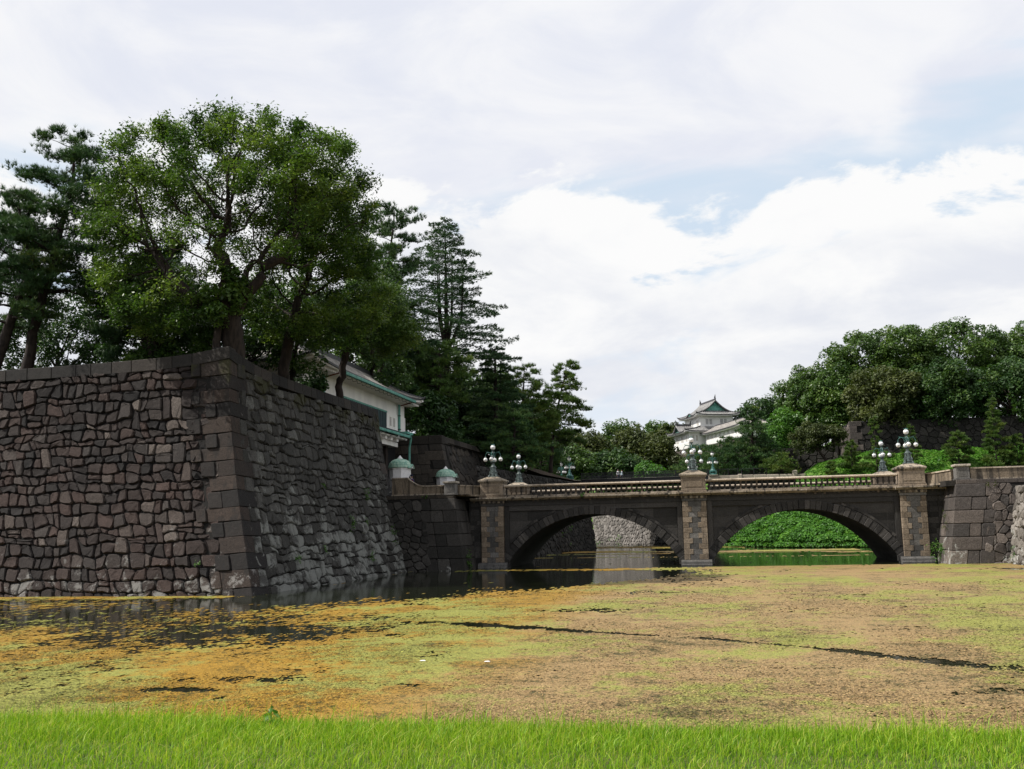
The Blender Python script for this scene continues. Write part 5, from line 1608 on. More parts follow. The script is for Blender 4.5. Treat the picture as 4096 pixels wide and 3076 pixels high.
def bridge_lamp(loc, label, scale=1.0):
    t = thing('bridge_lamp', label, 'street lamp', loc, 'teal lamps at the iron bridge')
    MB().box(-.75, .75, -.75, .75, 0, .12).build('foot_plate', M_pale_block, t, True)
    MB().lathe([(.62, .12), (.60, .2), (.36, .42), (.42, .55), (.60, .62), (.62, .80), (.44, .88), (.30, 1.15), (.34, 1.22), (.20, 1.30), (.17, 1.62), (.24, 1.68), (.12, 1.75)], 12).build('base', M_bronze_g, t, True)
    for k in range(4):
        a = math.pi/4+k*math.pi/2
        MB().tube([(.55*math.cos(a), .55*math.sin(a), .75), (.72*math.cos(a), .72*math.sin(a), .5), (.66*math.cos(a), .66*math.sin(a), .12)], [.06, .08, .10], 5).build('foot_scroll', M_bronze_g, t, True)
    MB().lathe([(.10, 1.72), (.08, 2.4), (.14, 2.5), (.07, 2.6), (.07, 3.0), (.12, 3.06), (.05, 3.15)], 8).build('post', M_bronze_g, t, True)
    def globe(c, r):
        g = MB().lathe([(r*.35, -r*1.15), (r*.75, -r*.75), (r, -.05), (r*.98, r*.45), (r*.7, r*.8)], 12, c).build('globe', M_globe, t, True, smooth=True)
        MB().lathe([(r*.75, r*.72), (r*1.1, r*.78), (r*.9, r*1.05), (r*.45, r*1.4), (r*.15, r*1.9)], 10, c).build('globe_cap', M_black, g, True)
    globe((0, 0, 3.55), .27)
    for k in range(5):
        a = .35+k*2*math.pi/5; c, s = math.cos(a), math.sin(a)
        MB().tube([(r*c, r*s, z) for r, z in ((.06, 2.55), (.25, 2.85), (.5, 2.98), (.68, 2.88), (.72, 2.66), (.72, 2.55))], [.045, .04, .035, .035, .035, .04], 6).build('arm', M_bronze_g, t, True)
        MB().tube([(r*c, r*s, z) for r, z in ((.1, 2.2), (.35, 2.35), (.42, 2.6), (.3, 2.8))], .025, 5).build('scroll', M_bronze_g, t, True)
        globe((.72*c, .72*s, 2.15), .215)
    return t
bl0 = bridge_lamp((-20.6, 150.9, 10.30), 'teal bronze lamp at the left end of the iron bridge, nearer of two')
for loc, lab in (((-23.3, 160.8, 10.25), 'teal bronze lamp at the left end of the iron bridge, half behind its neighbour'),
                 ((.97, 150.4, 10.36), 'teal bronze lamp by the iron railing, right of the middle pedestal'),
                 ((-2.1, 160.3, 10.3), 'teal bronze lamp whose globes show just behind the middle stone pedestal')):
    c = copy_tree(bl0); c.location = loc; c['label'] = lab; c.scale = (.9, .9, .9)
bl0.scale = (.92, .92, .92)
pl2 = MB().box(-22.0, -19.0, 150.2, 151.6, 10.1, 10.31)
pl2.build('lamp_plinth', M_pale_block, ab)

structure(MB().add([(.25, 151.2, 10.1), (21, 151.2, 10.1), (21, 172, 10.3), (.25, 172, 10.3)], [(0, 1, 2, 3)]).build('garden_ground', M_slope), 'ground under the clipped pines behind the road wall')
# road wall right of the iron bridge
rw = stone_block_thing('road_wall', 'dark moat wall with a row of pale coping blocks beneath the clipped pines', 0.25, 4.8, 150.0, 151.2, 9.65, 10.30, M_pale_block, 3)
for i in range(5):
    a = 4.9+i*1.86
    MB().box(a+.01, a+1.84, 149.7-.05*i, 151.0, 9.65, 10.30-.03*i).build('block', M_pale_block, rw, bevel=.06)
MB().box(4.5, 5.15, 149.55, 151, 9.5, 10.45).build('block', M_pale_block, rw, bevel=.1)
MB().box(12.3, 13.0, 149.3, 150.6, 9.4, 10.75).build('block', M_pale_block, rw, bevel=.12)
rngw = random.Random(41)
MB().box(0.25, 16.5, 150.3, 152, -1.5, 9.7).build('wall_core', M_core, rw)
cells = voronoi_cells(rubble_seeds(-.5, 16, 2, 9.7, .8, .6, rngw), 0, 16, 2.5, 9.64, 2.0)
lay_stones(rw, 'stone', cells, lambda s, z, d: (.25+s, 150.25-d, z), M_fardark_shade, rngw, .02, .09, .07, rings=2, all_stuff=True)
def iron_fence(label, x0, y0, x1, y1, z):
    t = thing('iron_fence', label, 'fence', ((x0+x1)/2, (y0+y1)/2, z))
    n = max(3, int(abs(x1-x0)/1.6))
    a, b = Vector((x0, y0, z)), Vector((x1, y1, z))
    for h in (.95, .12): MB().tube([a+Vector((0, 0, h)), b+Vector((0, 0, h))], .035, 4).build('rail', M_black, t)
    for i in range(n+1):
        p = a.lerp(b, i/n); MB().tube([p, p+Vector((0, 0, 1.1))], .06, 4).build('fence_post', M_black, t)
    mb = MB(); m = int((b-a).length/.14)
    for i in range(m):
        p = a.lerp(b, (i+.5)/m); mb.tube([p+Vector((0, 0, .1)), p+Vector((0, 0, .95))], .016, 3)
    mb.build('fence_bars', M_black, t)['kind'] = 'stuff'
iron_fence('black iron fence on the pale coping blocks, left part beside the teal lamp', .3, 150.7, 4.6, 150.7, 10.30)
iron_fence('black iron fence below the tall layered pine, right of the square block', 5.1, 150.7, 10.5, 151.2, 10.28)

# moat walls seen through the left arch
def slant_wall(label, a, b, ztop, mat, seed, lean=.28, ds=.8, dt=.55, stuff=True, cat='stone wall', name='moat_wall'):
    rng = random.Random(seed)
    A, B = Vector((*a, 0)), Vector((*b, 0)); L = (B-A).length; d = (B-A)/L; n = Vector((d.y, -d.x, 0))
    t = thing(name, label, cat, tuple((A+B)/2))
    def sf(s, z, q): return tuple(A+d*s-n*(lean*max(z, -.5))+n*q+Vector((0, 0, z)))
    MB().add([sf(0, -1.5, -.05), sf(L, -1.5, -.05), sf(L, ztop, -.05), sf(0, ztop, -.05)], [(0, 1, 2, 3)]).build('wall_core', M_core, t)
    cells = voronoi_cells(rubble_seeds(-.5, L+.5, -.5, ztop, ds, dt, rng), 0, L, -.4, ztop, 2.6*max(ds, dt))
    lay_stones(t, 'stone', cells, sf, mat, rng, .02, .12, .09, rings=2, all_stuff=stuff)
    return t
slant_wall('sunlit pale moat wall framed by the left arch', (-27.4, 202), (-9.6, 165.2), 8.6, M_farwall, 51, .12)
slant_wall('darker turned end of the far moat wall at the right of the left arch', (-9.6, 165.0), (-4.0, 152.5), 8.5, M_fardark_shade, 52, .10)  # sun reaches this end too; its shade is in the stone colour
slant_wall('shaded moat wall seen at the left inside the left arch', (-21.3, 97), (-16.5, 147.9), 9.6, M_fardark_shade, 53, .15)
slant_wall('shaded end face of the moat wall beyond the left arch', (-18.3, 148.3), (-34, 151), 9.6, M_fardark_shade, 54, .15)

# retaining walls on the right
def retaining():
    rng = random.Random(61)
    t = thing('retaining_wall', 'dark block retaining wall under the big trees on the right slope', 'stone wall', (32, 151, 12))
    sf = lambda s, z, d: (20.9+s, 150.6+.10*(z-12)-d+.03*s, z)
    MB().add([sf(0, 10.5, -.05), sf(46, 10.5, -.05), sf(46, 17.6, -.05), sf(0, 17.6, -.05)], [(0, 1, 2, 3)]).build('wall_core', M_core, t)
    ss = lambda s, z, d: (20.9-d, 150.6+.10*(z-12)+s, z)
    MB().add([ss(0, 10.5, -.05), ss(14, 10.5, -.05), ss(14, 17.6, -.05), ss(0, 17.6, -.05)], [(3, 2, 1, 0)]).build('wall_core', M_core, t)
    cells = voronoi_cells(rubble_seeds(-.5, 46.5, 11, 17.4, 1.0, .72, rng), .9, 46, 11, 17.4, 2.6)
    lay_stones(t, 'stone', cells, sf, M_fardark_shade, rng, .02, .08, .07, rings=2, limit=250)  # dark stone deepened further, the tree shade put into its colour
    z = 10.8; k = 0
    while z < 17.3:
        h = rng.uniform(.75, 1.0); l = (1.7, .9) if k % 2 else (1.0, 1.6)
        h = min(h, 17.7-z)
        MB().box(20.85, 20.9+l[0], 150.52+.10*(z-12), 150.52+.1*(z-12)+l[1], z+.01, z+h-.01).build('corner_stone', M_abut, t, bevel=.04); z += h; k += 1
    cells = voronoi_cells(rubble_seeds(-.5, 12, 11, 17.4, 1.2, .85, rng), .75, 12, 11, 17.4, 3.0)
    lay_stones(t, 'side_stone', cells, ss, M_abut, rng, .02, .08, .07, rings=2, all_stuff=True)
retaining()
slant_wall('dark low retaining wall in shade behind the bowed maple', (9.5, 158.5), (19.5, 155.5), 14.6, M_fardark_shade, 62, .06, 1.2, .8)

# ------------------------------------------------------------------ palace keep on its stone base
def palace():
    phi = R_(20.4)
    w = Vector((math.sin(phi), -math.cos(phi), 0))         # towards the viewer, along the wing
    e = Vector((math.cos(phi), math.sin(phi), 0))          # along the front, to the right
    O = Vector((-.80, 222.0, 0))                            # near left corner of the upper storey
    t = thing('palace_keep', 'white two-storey palace keep with green gable and a long tiled wing, above the pines', 'castle', (O.x, O.y, 20))
    Lc = Vector((O.x, O.y, 20))
    T = lambda u, v, z: tuple(O+e*u-w*v+Vector((0, 0, z))-Lc)       # u right, v away from the viewer
    def hx(u0, u1, v0, v1, z0, z1, name, mat, p=None, top=0, bevel=0):
        return MB().hexa([T(u0, v0, z0), T(u1, v0, z0), T(u1, v1, z0), T(u0, v1, z0), T(u0+top, v0+top, z1), T(u1-top, v0+top, z1), T(u1-top, v1-top, z1), T(u0+top, v1-top, z1)]).build(name, mat, p or t, True, bevel=bevel)
    def win(face, a, z0, z1, wd, p, lattice=False, pos=0):
        # face 'l': wall facing left at u=pos, a = v ; face 'f': wall facing the viewer at v=pos, a = u
        m = plain_pane_d if lattice else plain_pane
        if face == 'l':
            f = hx(pos-.05, pos+.1, a-wd/2-.05, a+wd/2+.05, z0-.06, z1+.06, 'window', M_plaster, p); hx(pos-.065, pos, a-wd/2, a+wd/2, z0, z1, 'pane', m, f)
        else:
            f = hx(a-wd/2-.05, a+wd/2+.05, pos-.05, pos+.1, z0-.06, z1+.06, 'window', M_plaster, p); hx(a-wd/2, a+wd/2, pos-.065, pos, z0, z1, 'pane', m, f)
            if lattice:
                for k in (-.28, 0, .28): hx(a+k*wd-.03, a+k*wd+.03, pos-.09, pos-.06, z0, z1, 'bar', M_plaster, f)
    # upper storey
    W, D = 7.6, 10.0
    up = hx(0, W, 0, D, 24.0, 27.2, 'upper_wall', M_plaster)
    for a in (1.55, 2.45, 4.95, 5.85): win('f', a, 25.2, 26.35, .55, up, True, 0)
    for a in (1.3, 2.0): win('l', a, 25.1, 26.2, .38, up, False, 0)
    roof_shell((-1.25, W+1.25, -1.25, D+1.25, 27.25), (.9, W-.9, .75, D-.75, 28.35), .42, M_tile, M_tile_dark, t, M_plaster, T, lift=.38, sag=.12, rib_r=.075, ridge_r=.15, name='upper_roof')
    gable_roof(.55, W-.55, .75, D-.75, 28.15, 30.6, M_tile, M_tile_dark, t, T, .42, over=.55, rib_r=.075, gable_mat=M_copper, sag=.12)
    # small curved gable over the left eave
    MB().tube([T(-1.32, 5.1, 27.25), T(-1.32, 4.5, 27.4), T(-1.32, 3.9, 27.75), T(-1.32, 3.3, 27.85), T(-1.32, 2.7, 27.75), T(-1.32, 2.1, 27.4), T(-1.32, 1.5, 27.25)], .15, 6).build('bow_gable', M_tile_dark, t, True)
    MB().add([T(-1.25, 4.5, 27.2), T(-1.25, 3.9, 27.6), T(-1.25, 3.3, 27.75), T(-1.25, 2.7, 27.6), T(-1.25, 2.1, 27.2)], [(0, 1, 2, 3, 4)]).build('bow_gable_panel', M_copper, t, True)
    # lower storey, set out to the left
    v0, v1, u0 = -.6, 9.6, -3.0
    lo = hx(u0, W+.6, v0, v1, 19.9, 23.6, 'lower_wall', M_plaster)
    hx(u0-.12, W+.7, v0-.12, v1+.12, 19.9, 21.2, 'wall_base', M_plaster, lo)
    for a in (1.0, 3.4, 4.2, 6.8, 7.6): win('l', a, 21.5, 22.7, .42, lo, False, u0-.0)
    for a in (-2.0, -1.2): win('f', a, 21.5, 22.7, .42, lo, False, v0)
    roof_shell((u0-1.2, W+1.8, v0-1.2, v1+1.2, 23.55), (0, W, .05, 9.0, 24.75), .42, M_tile, M_tile_dark, t, M_plaster, T, lift=.32, sag=.10, rib_r=.075, ridge_r=.14, name='lower_roof')
    # cross gable over the left side of the lower roof
    T2 = lambda u, v, z: T(u0-.5+v, 5.0-u, z)
    gable_roof(-2.6, 2.6, 0, 2.6, 23.75, 25.35, M_tile, M_tile_dark, t, T2, .42, over=.45, rib_r=.08, gable_mat=M_tile_dark, sag=.10)
    # long wing running towards the viewer on the right
    wu0, wu1, wv1, wv0 = .55, 5.4, -1.4, -22.5
    wl = hx(wu0, wu1, wv0, wv1, 20.3, 22.75, 'wing_wall', M_plaster)
    hx(wu0-.1, wu1+.1, wv0-.1, wv1+.05, 20.3, 21.25, 'wing_base', M_plaster, wl)
    for i in range(9):
        a = wv1-1.6-i*2.35
        for q in (-.33, .33): win('l', a+q, 21.42, 22.25, .34, wl, False, wu0)
    mb = MB(); a = wv0
    while a < wv1: mb.hexa([T(wu0-.75, a, 22.5), T(wu0, a, 22.5), T(wu0, a+.3, 22.5), T(wu0-.75, a+.3, 22.5), T(wu0-.75, a, 22.62), T(wu0, a, 22.62), T(wu0, a+.3, 22.62), T(wu0-.75, a+.3, 22.62)]); a += .9
    mb.build('eave_brackets', M_plaster, wl, True)['kind'] = 'stuff'
    roof_shell((wu0-.95, wu1+.95, wv0-1.0, wv1+.9, 22.75), (2.7, 3.3, wv0+1.6, wv1-.2, 24.45), .40, M_tile_pale, M_tile_dark, t, M_plaster, T, lift=.22, sag=.08, rib_r=.07, ridge_r=.14, name='wing_roof')
    hx(2.75, 3.25, wv0+1.3, wv1, 24.42, 24.75, 'ridge', M_tile_dark)
    gable_roof(1.5, 4.5, wv0+1.2, wv0+2.6, 23.6, 24.9, M_tile_pale, M_tile_dark, t, T, .42, over=.4, rib_r=.07, gable_mat=M_copper_d)
    # low white wall further right
    hx(6.2, 9.5, -20, -19.4, 20.3, 22.3, 'garden_wall', M_plaster); hx(6.0, 9.7, -20.3, -19.1, 22.3, 22.55, 'garden_wall_roof', M_tile_dark)
    # stone base
    b = thing('castle_base', 'grey brown stone base beneath the white keep and its wing', 'stone wall', (O.x, O.y, 10))
    rng = random.Random(71)
    Tw = lambda u, v, z: tuple(O+e*u-w*v+Vector((0, 0, z)))
    def face(p0, p1, zt, lean, seed):
        A, B = Vector(Tw(p0[0], p0[1], 0)), Vector(Tw(p1[0], p1[1], 0)); L = (B-A).length; d = (B-A)/L; n = Vector((d.y, -d.x, 0))
        sf = lambda s, z, q: tuple(A+d*s+n*(lean*(zt-z)+q)+Vector((0, 0, z)))
        MB().add([sf(-2, 8, -.05), sf(L+2, 8, -.05), sf(L, zt, -.05), sf(0, zt, -.05)], [(0, 1, 2, 3)]).build('wall_core', M_core, b)
        cells = voronoi_cells(rubble_seeds(-1, L+1, 10, zt, .95, .62, rng), 0, L, 10, zt-.02, 2.4)
        lay_stones(b, 'stone', cells, sf, M_abut, rng, .02, .08, .07, rings=2, all_stuff=True)
    face((u0-.3, v1+.4), (u0-.3, v0-.3), 19.88, .22, 1)
    face((u0-.3, v0-.3), (wu0-.3, v0-.3), 19.88, .22, 2)
    face((wu0-.3, v0-.3), (wu0-.3, wv0-.3), 20.28, .22, 3)
    face((wu0-.3, wv0-.3), (11, wv0-.3), 20.28, .22, 4)
    return t
palace()

# ------------------------------------------------------------------ trees
def grow(attr, nodes, D=.5, di=6.0, dk=.9, iters=90, lift=.05, rng=None):
    """space colonisation: nodes = list of (point, parent)"""
    P = [np.array(p, float) for p, _ in nodes]; par = [q for _, q in nodes]
    A = np.array(attr, float); nd = np.full(len(A), 1e9); ni = np.zeros(len(A), int); alive = np.ones(len(A), bool)
    new = list(range(len(P))); kids = {}
    for it in range(iters):
        if new:
            Q = np.array([P[i] for i in new])
            for c in range(0, len(Q), 200):
                d = np.linalg.norm(A[:, None, :]-Q[None, c:c+200], axis=2); j = d.argmin(1); m = d[np.arange(len(A)), j]
                better = m < nd; nd[better] = m[better]; ni[better] = np.array(new)[c+j[better]]
        alive &= nd > dk
        act = alive & (nd < di)
        if not act.any(): break
        idx = ni[act]; PP = np.array(P)
        v = A[act]-PP[idx]; v /= np.linalg.norm(v, axis=1)[:, None]
        acc = np.zeros((len(P), 3)); np.add.at(acc, idx, v)
        new = []
        for i in np.unique(idx):
            d = acc[i]; l = np.linalg.norm(d)
            if l < 1e-3: continue
            d = d/l+np.array([0, 0, lift])+rng.normal(0, .24, 3)
            d /= np.linalg.norm(d)
            if kids.get(i, 0) >= 3: continue
            kids[i] = kids.get(i, 0)+1
            P.append(P[i]+d*D); par.append(int(i)); new.append(len(P)-1)
        if len(P) > 6000: break
    return np.array(P), par

def radii(P, par, tip=.02, expo=2.25):
    n = len(P); r = np.zeros(n); cnt = np.zeros(n, int)
    for i in range(n):
        if par[i] >= 0: cnt[par[i]] += 1
    acc = np.zeros(n)
    for i in range(n-1, -1, -1):
        r[i] = max(tip, acc[i]**(1/expo)) if cnt[i] else tip
        if par[i] >= 0: acc[par[i]] += r[i]**expo
    return r, cnt

def branch_mesh(P, par, r, rmin=.0, mb=None):
    mb = mb or MB(); n = len(P); ch = [[] for _ in range(n)]
    for i in range(n):
        if par[i] >= 0: ch[par[i]].append(i)
    stack = [(i, None) for i in range(n) if par[i] < 0]
    while stack:
        i, fr = stack.pop(); pts, rad = ([P[fr]], [min(r[fr], r[i]*1.15)]) if fr is not None else ([], [])
        while True:
            pts.append(P[i]); rad.append(r[i])
            c = sorted(ch[i], key=lambda q: -r[q])
            if not c: break
            for q in c[1:]:
                if r[q] > rmin: stack.append((q, i))
            if r[c[0]] <= rmin: break
            i = c[0]
        if len(pts) > 1: mb.tube(pts, rad, 9 if rad[0] > .25 else (6 if rad[0] > .08 else 4), cap=False)
    return mb

def leaf_quads(C, size, asp, rng, up=.5, droop=0.0, out=None):
    """C (n,3) leaf centres -> quad vertices (n*4,3)"""
    n = len(C)
    N = rng.normal(0, 1, (n, 3)); N /= np.linalg.norm(N, axis=1)[:, None]
    N[:, 2] = np.abs(N[:, 2]); N += np.array([0, 0, up])
    if out is not None: N += out
    N /= np.linalg.norm(N, axis=1)[:, None]
    A = rng.normal(0, 1, (n, 3)); A[:, 2] -= droop
    A -= N*(A*N).sum(1)[:, None]; A /= np.linalg.norm(A, axis=1)[:, None]+1e-9
    B = np.cross(N, A)
    s = (size*rng.uniform(.65, 1.35, n))[:, None]
    fold = N*s*.12
    return np.stack([C-A*s, C+B*s*asp-fold, C+A*s, C-B*s*asp-fold], 1).reshape(-1, 3)

def quads_faces(n): return np.arange(n*4, dtype=np.int32).reshape(-1, 4)

def ellipsoid_pts(n, c, rad, rng, shell=.0, zmin=None):
    out = []
    while len(out) < n:
        v = rng.normal(0, 1, 3); v /= np.linalg.norm(v); k = rng.uniform(shell**3, 1)**(1/3)
        p = np.array(c)+v*k*np.array(rad)
        if zmin is not None and p[2] < zmin: continue
        out.append(p)
    return out

def skeletal_tree(name, label, base, trunk, blobs, leafmat, seed, nattr, D, dk, per, spread, size, r_base, group=None, barkmat=None, cat='tree', rtip=.018, zmin=None, di=7, asp=.42, shell=.35, dark=0.0, limbs=(), clump=150, voids=(), keep_low=.12):
    """trunk: list of points; blobs: list of (centre, radii, weight)"""
    rng = np.random.default_rng(seed)
    t = thing(name, label, cat, base, group)
    W = sum(b[2] for b in blobs); attr = []
    for c, r, w in blobs: attr += ellipsoid_pts(int(nattr*w/W), c, r, rng, shell, zmin)
    nodes = [];
    pts = [np.array(base, float)]+[np.array(p, float) for p in trunk]
    for a, b in zip(pts[:-1], pts[1:]):
        m = max(1, int(np.linalg.norm(b-a)/D))
        for k in range(m):
            q = a+(b-a)*k/m
            if nodes: q = q+rng.normal(0, .05, 3)
            nodes.append((q, len(nodes)-1))
    nodes.append((pts[-1], len(nodes)-1)); tip = len(nodes)-1
    for lb in limbs:
        pv = tip; q0 = np.array(pts[-1], float)
        for a in lb:
            a = np.array(a, float); m = max(1, int(np.linalg.norm(a-q0)/D))
            for k in range(1, m+1):
                nodes.append((q0+(a-q0)*k/m+rng.normal(0, .10, 3), pv)); pv = len(nodes)-1
            q0 = a
    P, par = grow(attr, nodes, D, di, dk, 110, .04, rng)
    r, cnt = radii(P, par, rtip)
    k = r_base/r[0]
    r = np.where(r > .03, .03+(r-.03)*k, r) if True else r
    r[:3] *= np.array([1.35, 1.15, 1.05])
    branch_mesh(P, par, r, .0).build('trunk', barkmat or M_bark, t, smooth=True)
    # leaves crowd round the thin twigs
    thin = np.flatnonzero((r < .042) & (np.arange(len(P)) > len(nodes)))
    w = np.where(cnt[thin] == 0, 2.0, .7); tot = per
    for vc, vr in voids:      # the inside of the crown carries few leaves, so the limbs show
        inside = (((P[thin]-np.array(vc))/np.array(vr))**2).sum(1) < 1
        w = np.where(inside, w*keep_low, w)
    pick = rng.choice(thin, size=tot, p=w/w.sum())
    hubs = rng.choice(thin, size=max(20, tot//clump), p=w/w.sum())
    hs = rng.uniform(.6, 1.5, len(hubs))
    hp = rng.choice(len(hubs), int(tot*.72), p=hs**2/np.sum(hs**2))
    pick = pick[:tot-len(hp)]
    C = np.concatenate([P[pick]+np.clip(rng.normal(0, .2, (len(pick), 3)), -.36, .36),
                        P[hubs[hp]]+np.array([0, 0, .12])+np.clip(rng.normal(0, 1, (len(hp), 3)), -1.7, 1.7)*np.array([1, 1, .62])*(spread*hs[hp])[:, None]])
    hub_tint = np.concatenate([np.zeros(len(pick)), rng.normal(0.04, .13, len(hubs))[hp]])
    # tint: fresh growth near the outside, older leaves inside
    cl = fbm(C*.55+9, 3); cen = np.mean(np.array(attr), 0)
    tint = .22+.50*sstep(cl, .32, .68)+hub_tint+rng.normal(0, .12, len(C))-dark
    V = leaf_quads(C, size, asp, rng, .45, .3)
    np_mesh('crown', V, quads_faces(len(C)), leafmat, np.repeat(np.clip(tint, 0, 1), 4), t)
    return t, P, r

skeletal_tree('camphor_tree', 'huge spreading camphor tree with thick crooked limbs above the rampart corner', (-28.0, 55.2, 13.2),
              [(-28.0, 55.0, 14.6), (-28.0, 54.6, 16.4)],
              [((-29.6, 55, 24.5), (7.6, 6, 5.2), 1.0), ((-24.6, 55.5, 23.9), (5.6, 6, 5.0), .75), ((-33.6, 55, 21.6), (4.6, 4.5, 4.6), .42), ((-27.5, 51.5, 21.5), (5.5, 2.6, 4.0), .22), ((-31.5, 53.5, 17.4), (5.0, 3, 2.6), .34)],
              L_camphor, 3, 2100, .46, .78, 112000, .40, .11, .72, zmin=14.4, clump=170, voids=[((-28.5, 53.6, 20.6), (6.2, 5, 3.6)), ((-27.5, 53.6, 24), (3.2, 4, 3.2))],
              limbs=[[(-28.3, 54, 17.6), (-28.0, 54.2, 19.2), (-28.9, 54.4, 20.6), (-28.4, 54.6, 22.2)], [(-29.6, 53.8, 17.2), (-31.5, 54.0, 18.6), (-32.6, 54.2, 20.2)], [(-26.4, 54.2, 17.8), (-25.6, 54.8, 19.6), (-24.2, 55, 20.6)], [(-27.6, 55.2, 18.5), (-27.0, 56.0, 20.4)]])
skeletal_tree('camphor_tree', 'forked camphor tree with pale bare limbs rising from the rampart coping before the gate roof', (-28.3, 62.9, 13.0),
              [(-28.1, 62.8, 14.8), (-27.6, 62.6, 17.0), (-27.0, 62.2, 18.8)],
              [((-25.6, 63, 23.2), (3.8, 3.8, 3.8), .8), ((-24.0, 64, 19.2), (3.0, 3.2, 3.2), .5), ((-28.6, 63, 19.6), (2.9, 3, 3.1), .35), ((-25.5, 62.2, 17.0), (3.0, 2.4, 1.6), .3)],
              L_camphor, 8, 1000, .42, .68, 52000, .38, .11, .42, zmin=14.2, voids=[((-26.9, 62.3, 20.0), (1.9, 3, 2.6))])
T4 = skeletal_tree('evergreen_tree', 'leaning dark-trunked evergreen standing directly before the white gate wall', (-28.3, 73.6, 13.0),
              [(-28.2, 73.6, 14.6), (-27.9, 73.6, 16.8), (-27.5, 73.6, 18.2)],
              [((-26.2, 74, 20.7), (3.4, 3.2, 2.8), .8), ((-24.3, 75, 19.0), (2.2, 2.6, 1.8), .35), ((-28.6, 74, 18.7), (1.9, 2.4, 1.5), .2)],
              L_broad, 9, 650, .40, .64, 44000, .42, .11, .34, zmin=16.5, barkmat=M_bark_pine)

def lobed_tree(name, label, base, blobs, leafmat, seed, nl, lr, per, size, group=None, trunk_r=.4, limbs=9, up=.35, asp=.5, flat=.85, tint0=.5, cat='tree', holes=0.0, lean=(0, 0), barkmat=None):
    """crown of many leaf clumps set over a few big blobs (centres relative to the base)"""
    rng = np.random.default_rng(seed)
    t = thing(name, label, cat, base, group)
    B = np.array(base, float)
    Cs = []; Ls = []
    W = sum(b[2] for b in blobs)
    for c, r, w in blobs:
        k = int(nl*w/W)
        for _ in range(int(k*1.7)):
            v = rng.normal(0, 1, 3); v[2] = v[2]*.9+.15; v /= np.linalg.norm(v)
            q = rng.uniform(.22, 1.0)**.5
            Cs.append(np.array(c)+v*np.array(r)*q)
            Ls.append(lr*rng.uniform(.6, 1.35))
    Cs = np.array(Cs); Ls = np.array(Ls)
    n = per
    pk = rng.choice(len(Cs), n, p=Ls**2/np.sum(Ls**2))
    v = rng.normal(0, 1, (n, 3)); v[:, 2] = np.where(v[:, 2] < 0, v[:, 2]*.55, v[:, 2]); v /= np.linalg.norm(v, axis=1)[:, None]
    rr = (rng.uniform(.45, 1.0, n)**.5)[:, None]
    C = Cs[pk]+v*rr*Ls[pk][:, None]*np.array([1, 1, flat])
    if holes:
        keep = fbm((C+B)*.5+seed, 3) > holes; C, v, pk = C[keep], v[keep], pk[keep]; n = len(C)
    lob = rng.normal(0, .12, len(Cs))
    tint = np.clip(tint0+lob[pk]+rng.normal(0, .12, n)+.25*(fbm(C*.3+seed, 2)-.5), 0, 1)
    V = leaf_quads(C, size, asp, rng, up, .2, v*.65)
    np_mesh('crown', V, quads_faces(n), leafmat, np.repeat(tint, 4), t, True)
    # trunk and limbs
    mb = MB(); low = min(c[2]-r[2]*.6 for c, r, w in blobs); cen = np.average([c for c, _, _ in blobs], axis=0, weights=[b[2] for b in blobs])
    top = np.array([cen[0]*.6+lean[0], cen[1]*.6+lean[1], max(low, .8)])
    mid = top*.5+np.array([rng.normal(0, .12), rng.normal(0, .12), 0])*top[2]*.3
    mb.tube([(0, 0, -.3), tuple(mid), tuple(top), tuple(cen)], [trunk_r*1.25, trunk_r, trunk_r*.85, trunk_r*.35], 8, False)
    sel = rng.choice(len(Cs), min(limbs, len(Cs)), replace=False)
    for i in sel:
        a = top+(cen-top)*rng.uniform(0, .7); b = Cs[i]; m = (a+b)/2+rng.normal(0, .08, 3)*np.linalg.norm(b-a)+np.array([0, 0, -.08*np.linalg.norm(b-a)])
        mb.tube([a, m, b], [trunk_r*.42, trunk_r*.26, trunk_r*.08], 5, False)
    mb.build('trunk', barkmat or M_bark, t, True, smooth=True)
    return t

def needle_tufts(P, up, rng, n, ln, wd, spread=1.0):
    """P (m,3) tuft places, up (m,3) main direction -> triangles"""
    m = len(P); Pn = np.repeat(P, n, 0); U = np.repeat(up, n, 0)
    d = rng.normal(0, 1, (m*n, 3)); d /= np.linalg.norm(d, axis=1)[:, None]
    d = d*spread+U; d /= np.linalg.norm(d, axis=1)[:, None]
    L = (ln*rng.uniform(.7, 1.25, m*n))[:, None]
    s = np.cross(d, rng.normal(0, 1, (m*n, 3))); s /= np.linalg.norm(s, axis=1)[:, None]+1e-9
    return np.stack([Pn-s*wd/2, Pn+s*wd/2, Pn+d*L], 1).reshape(-1, 3)

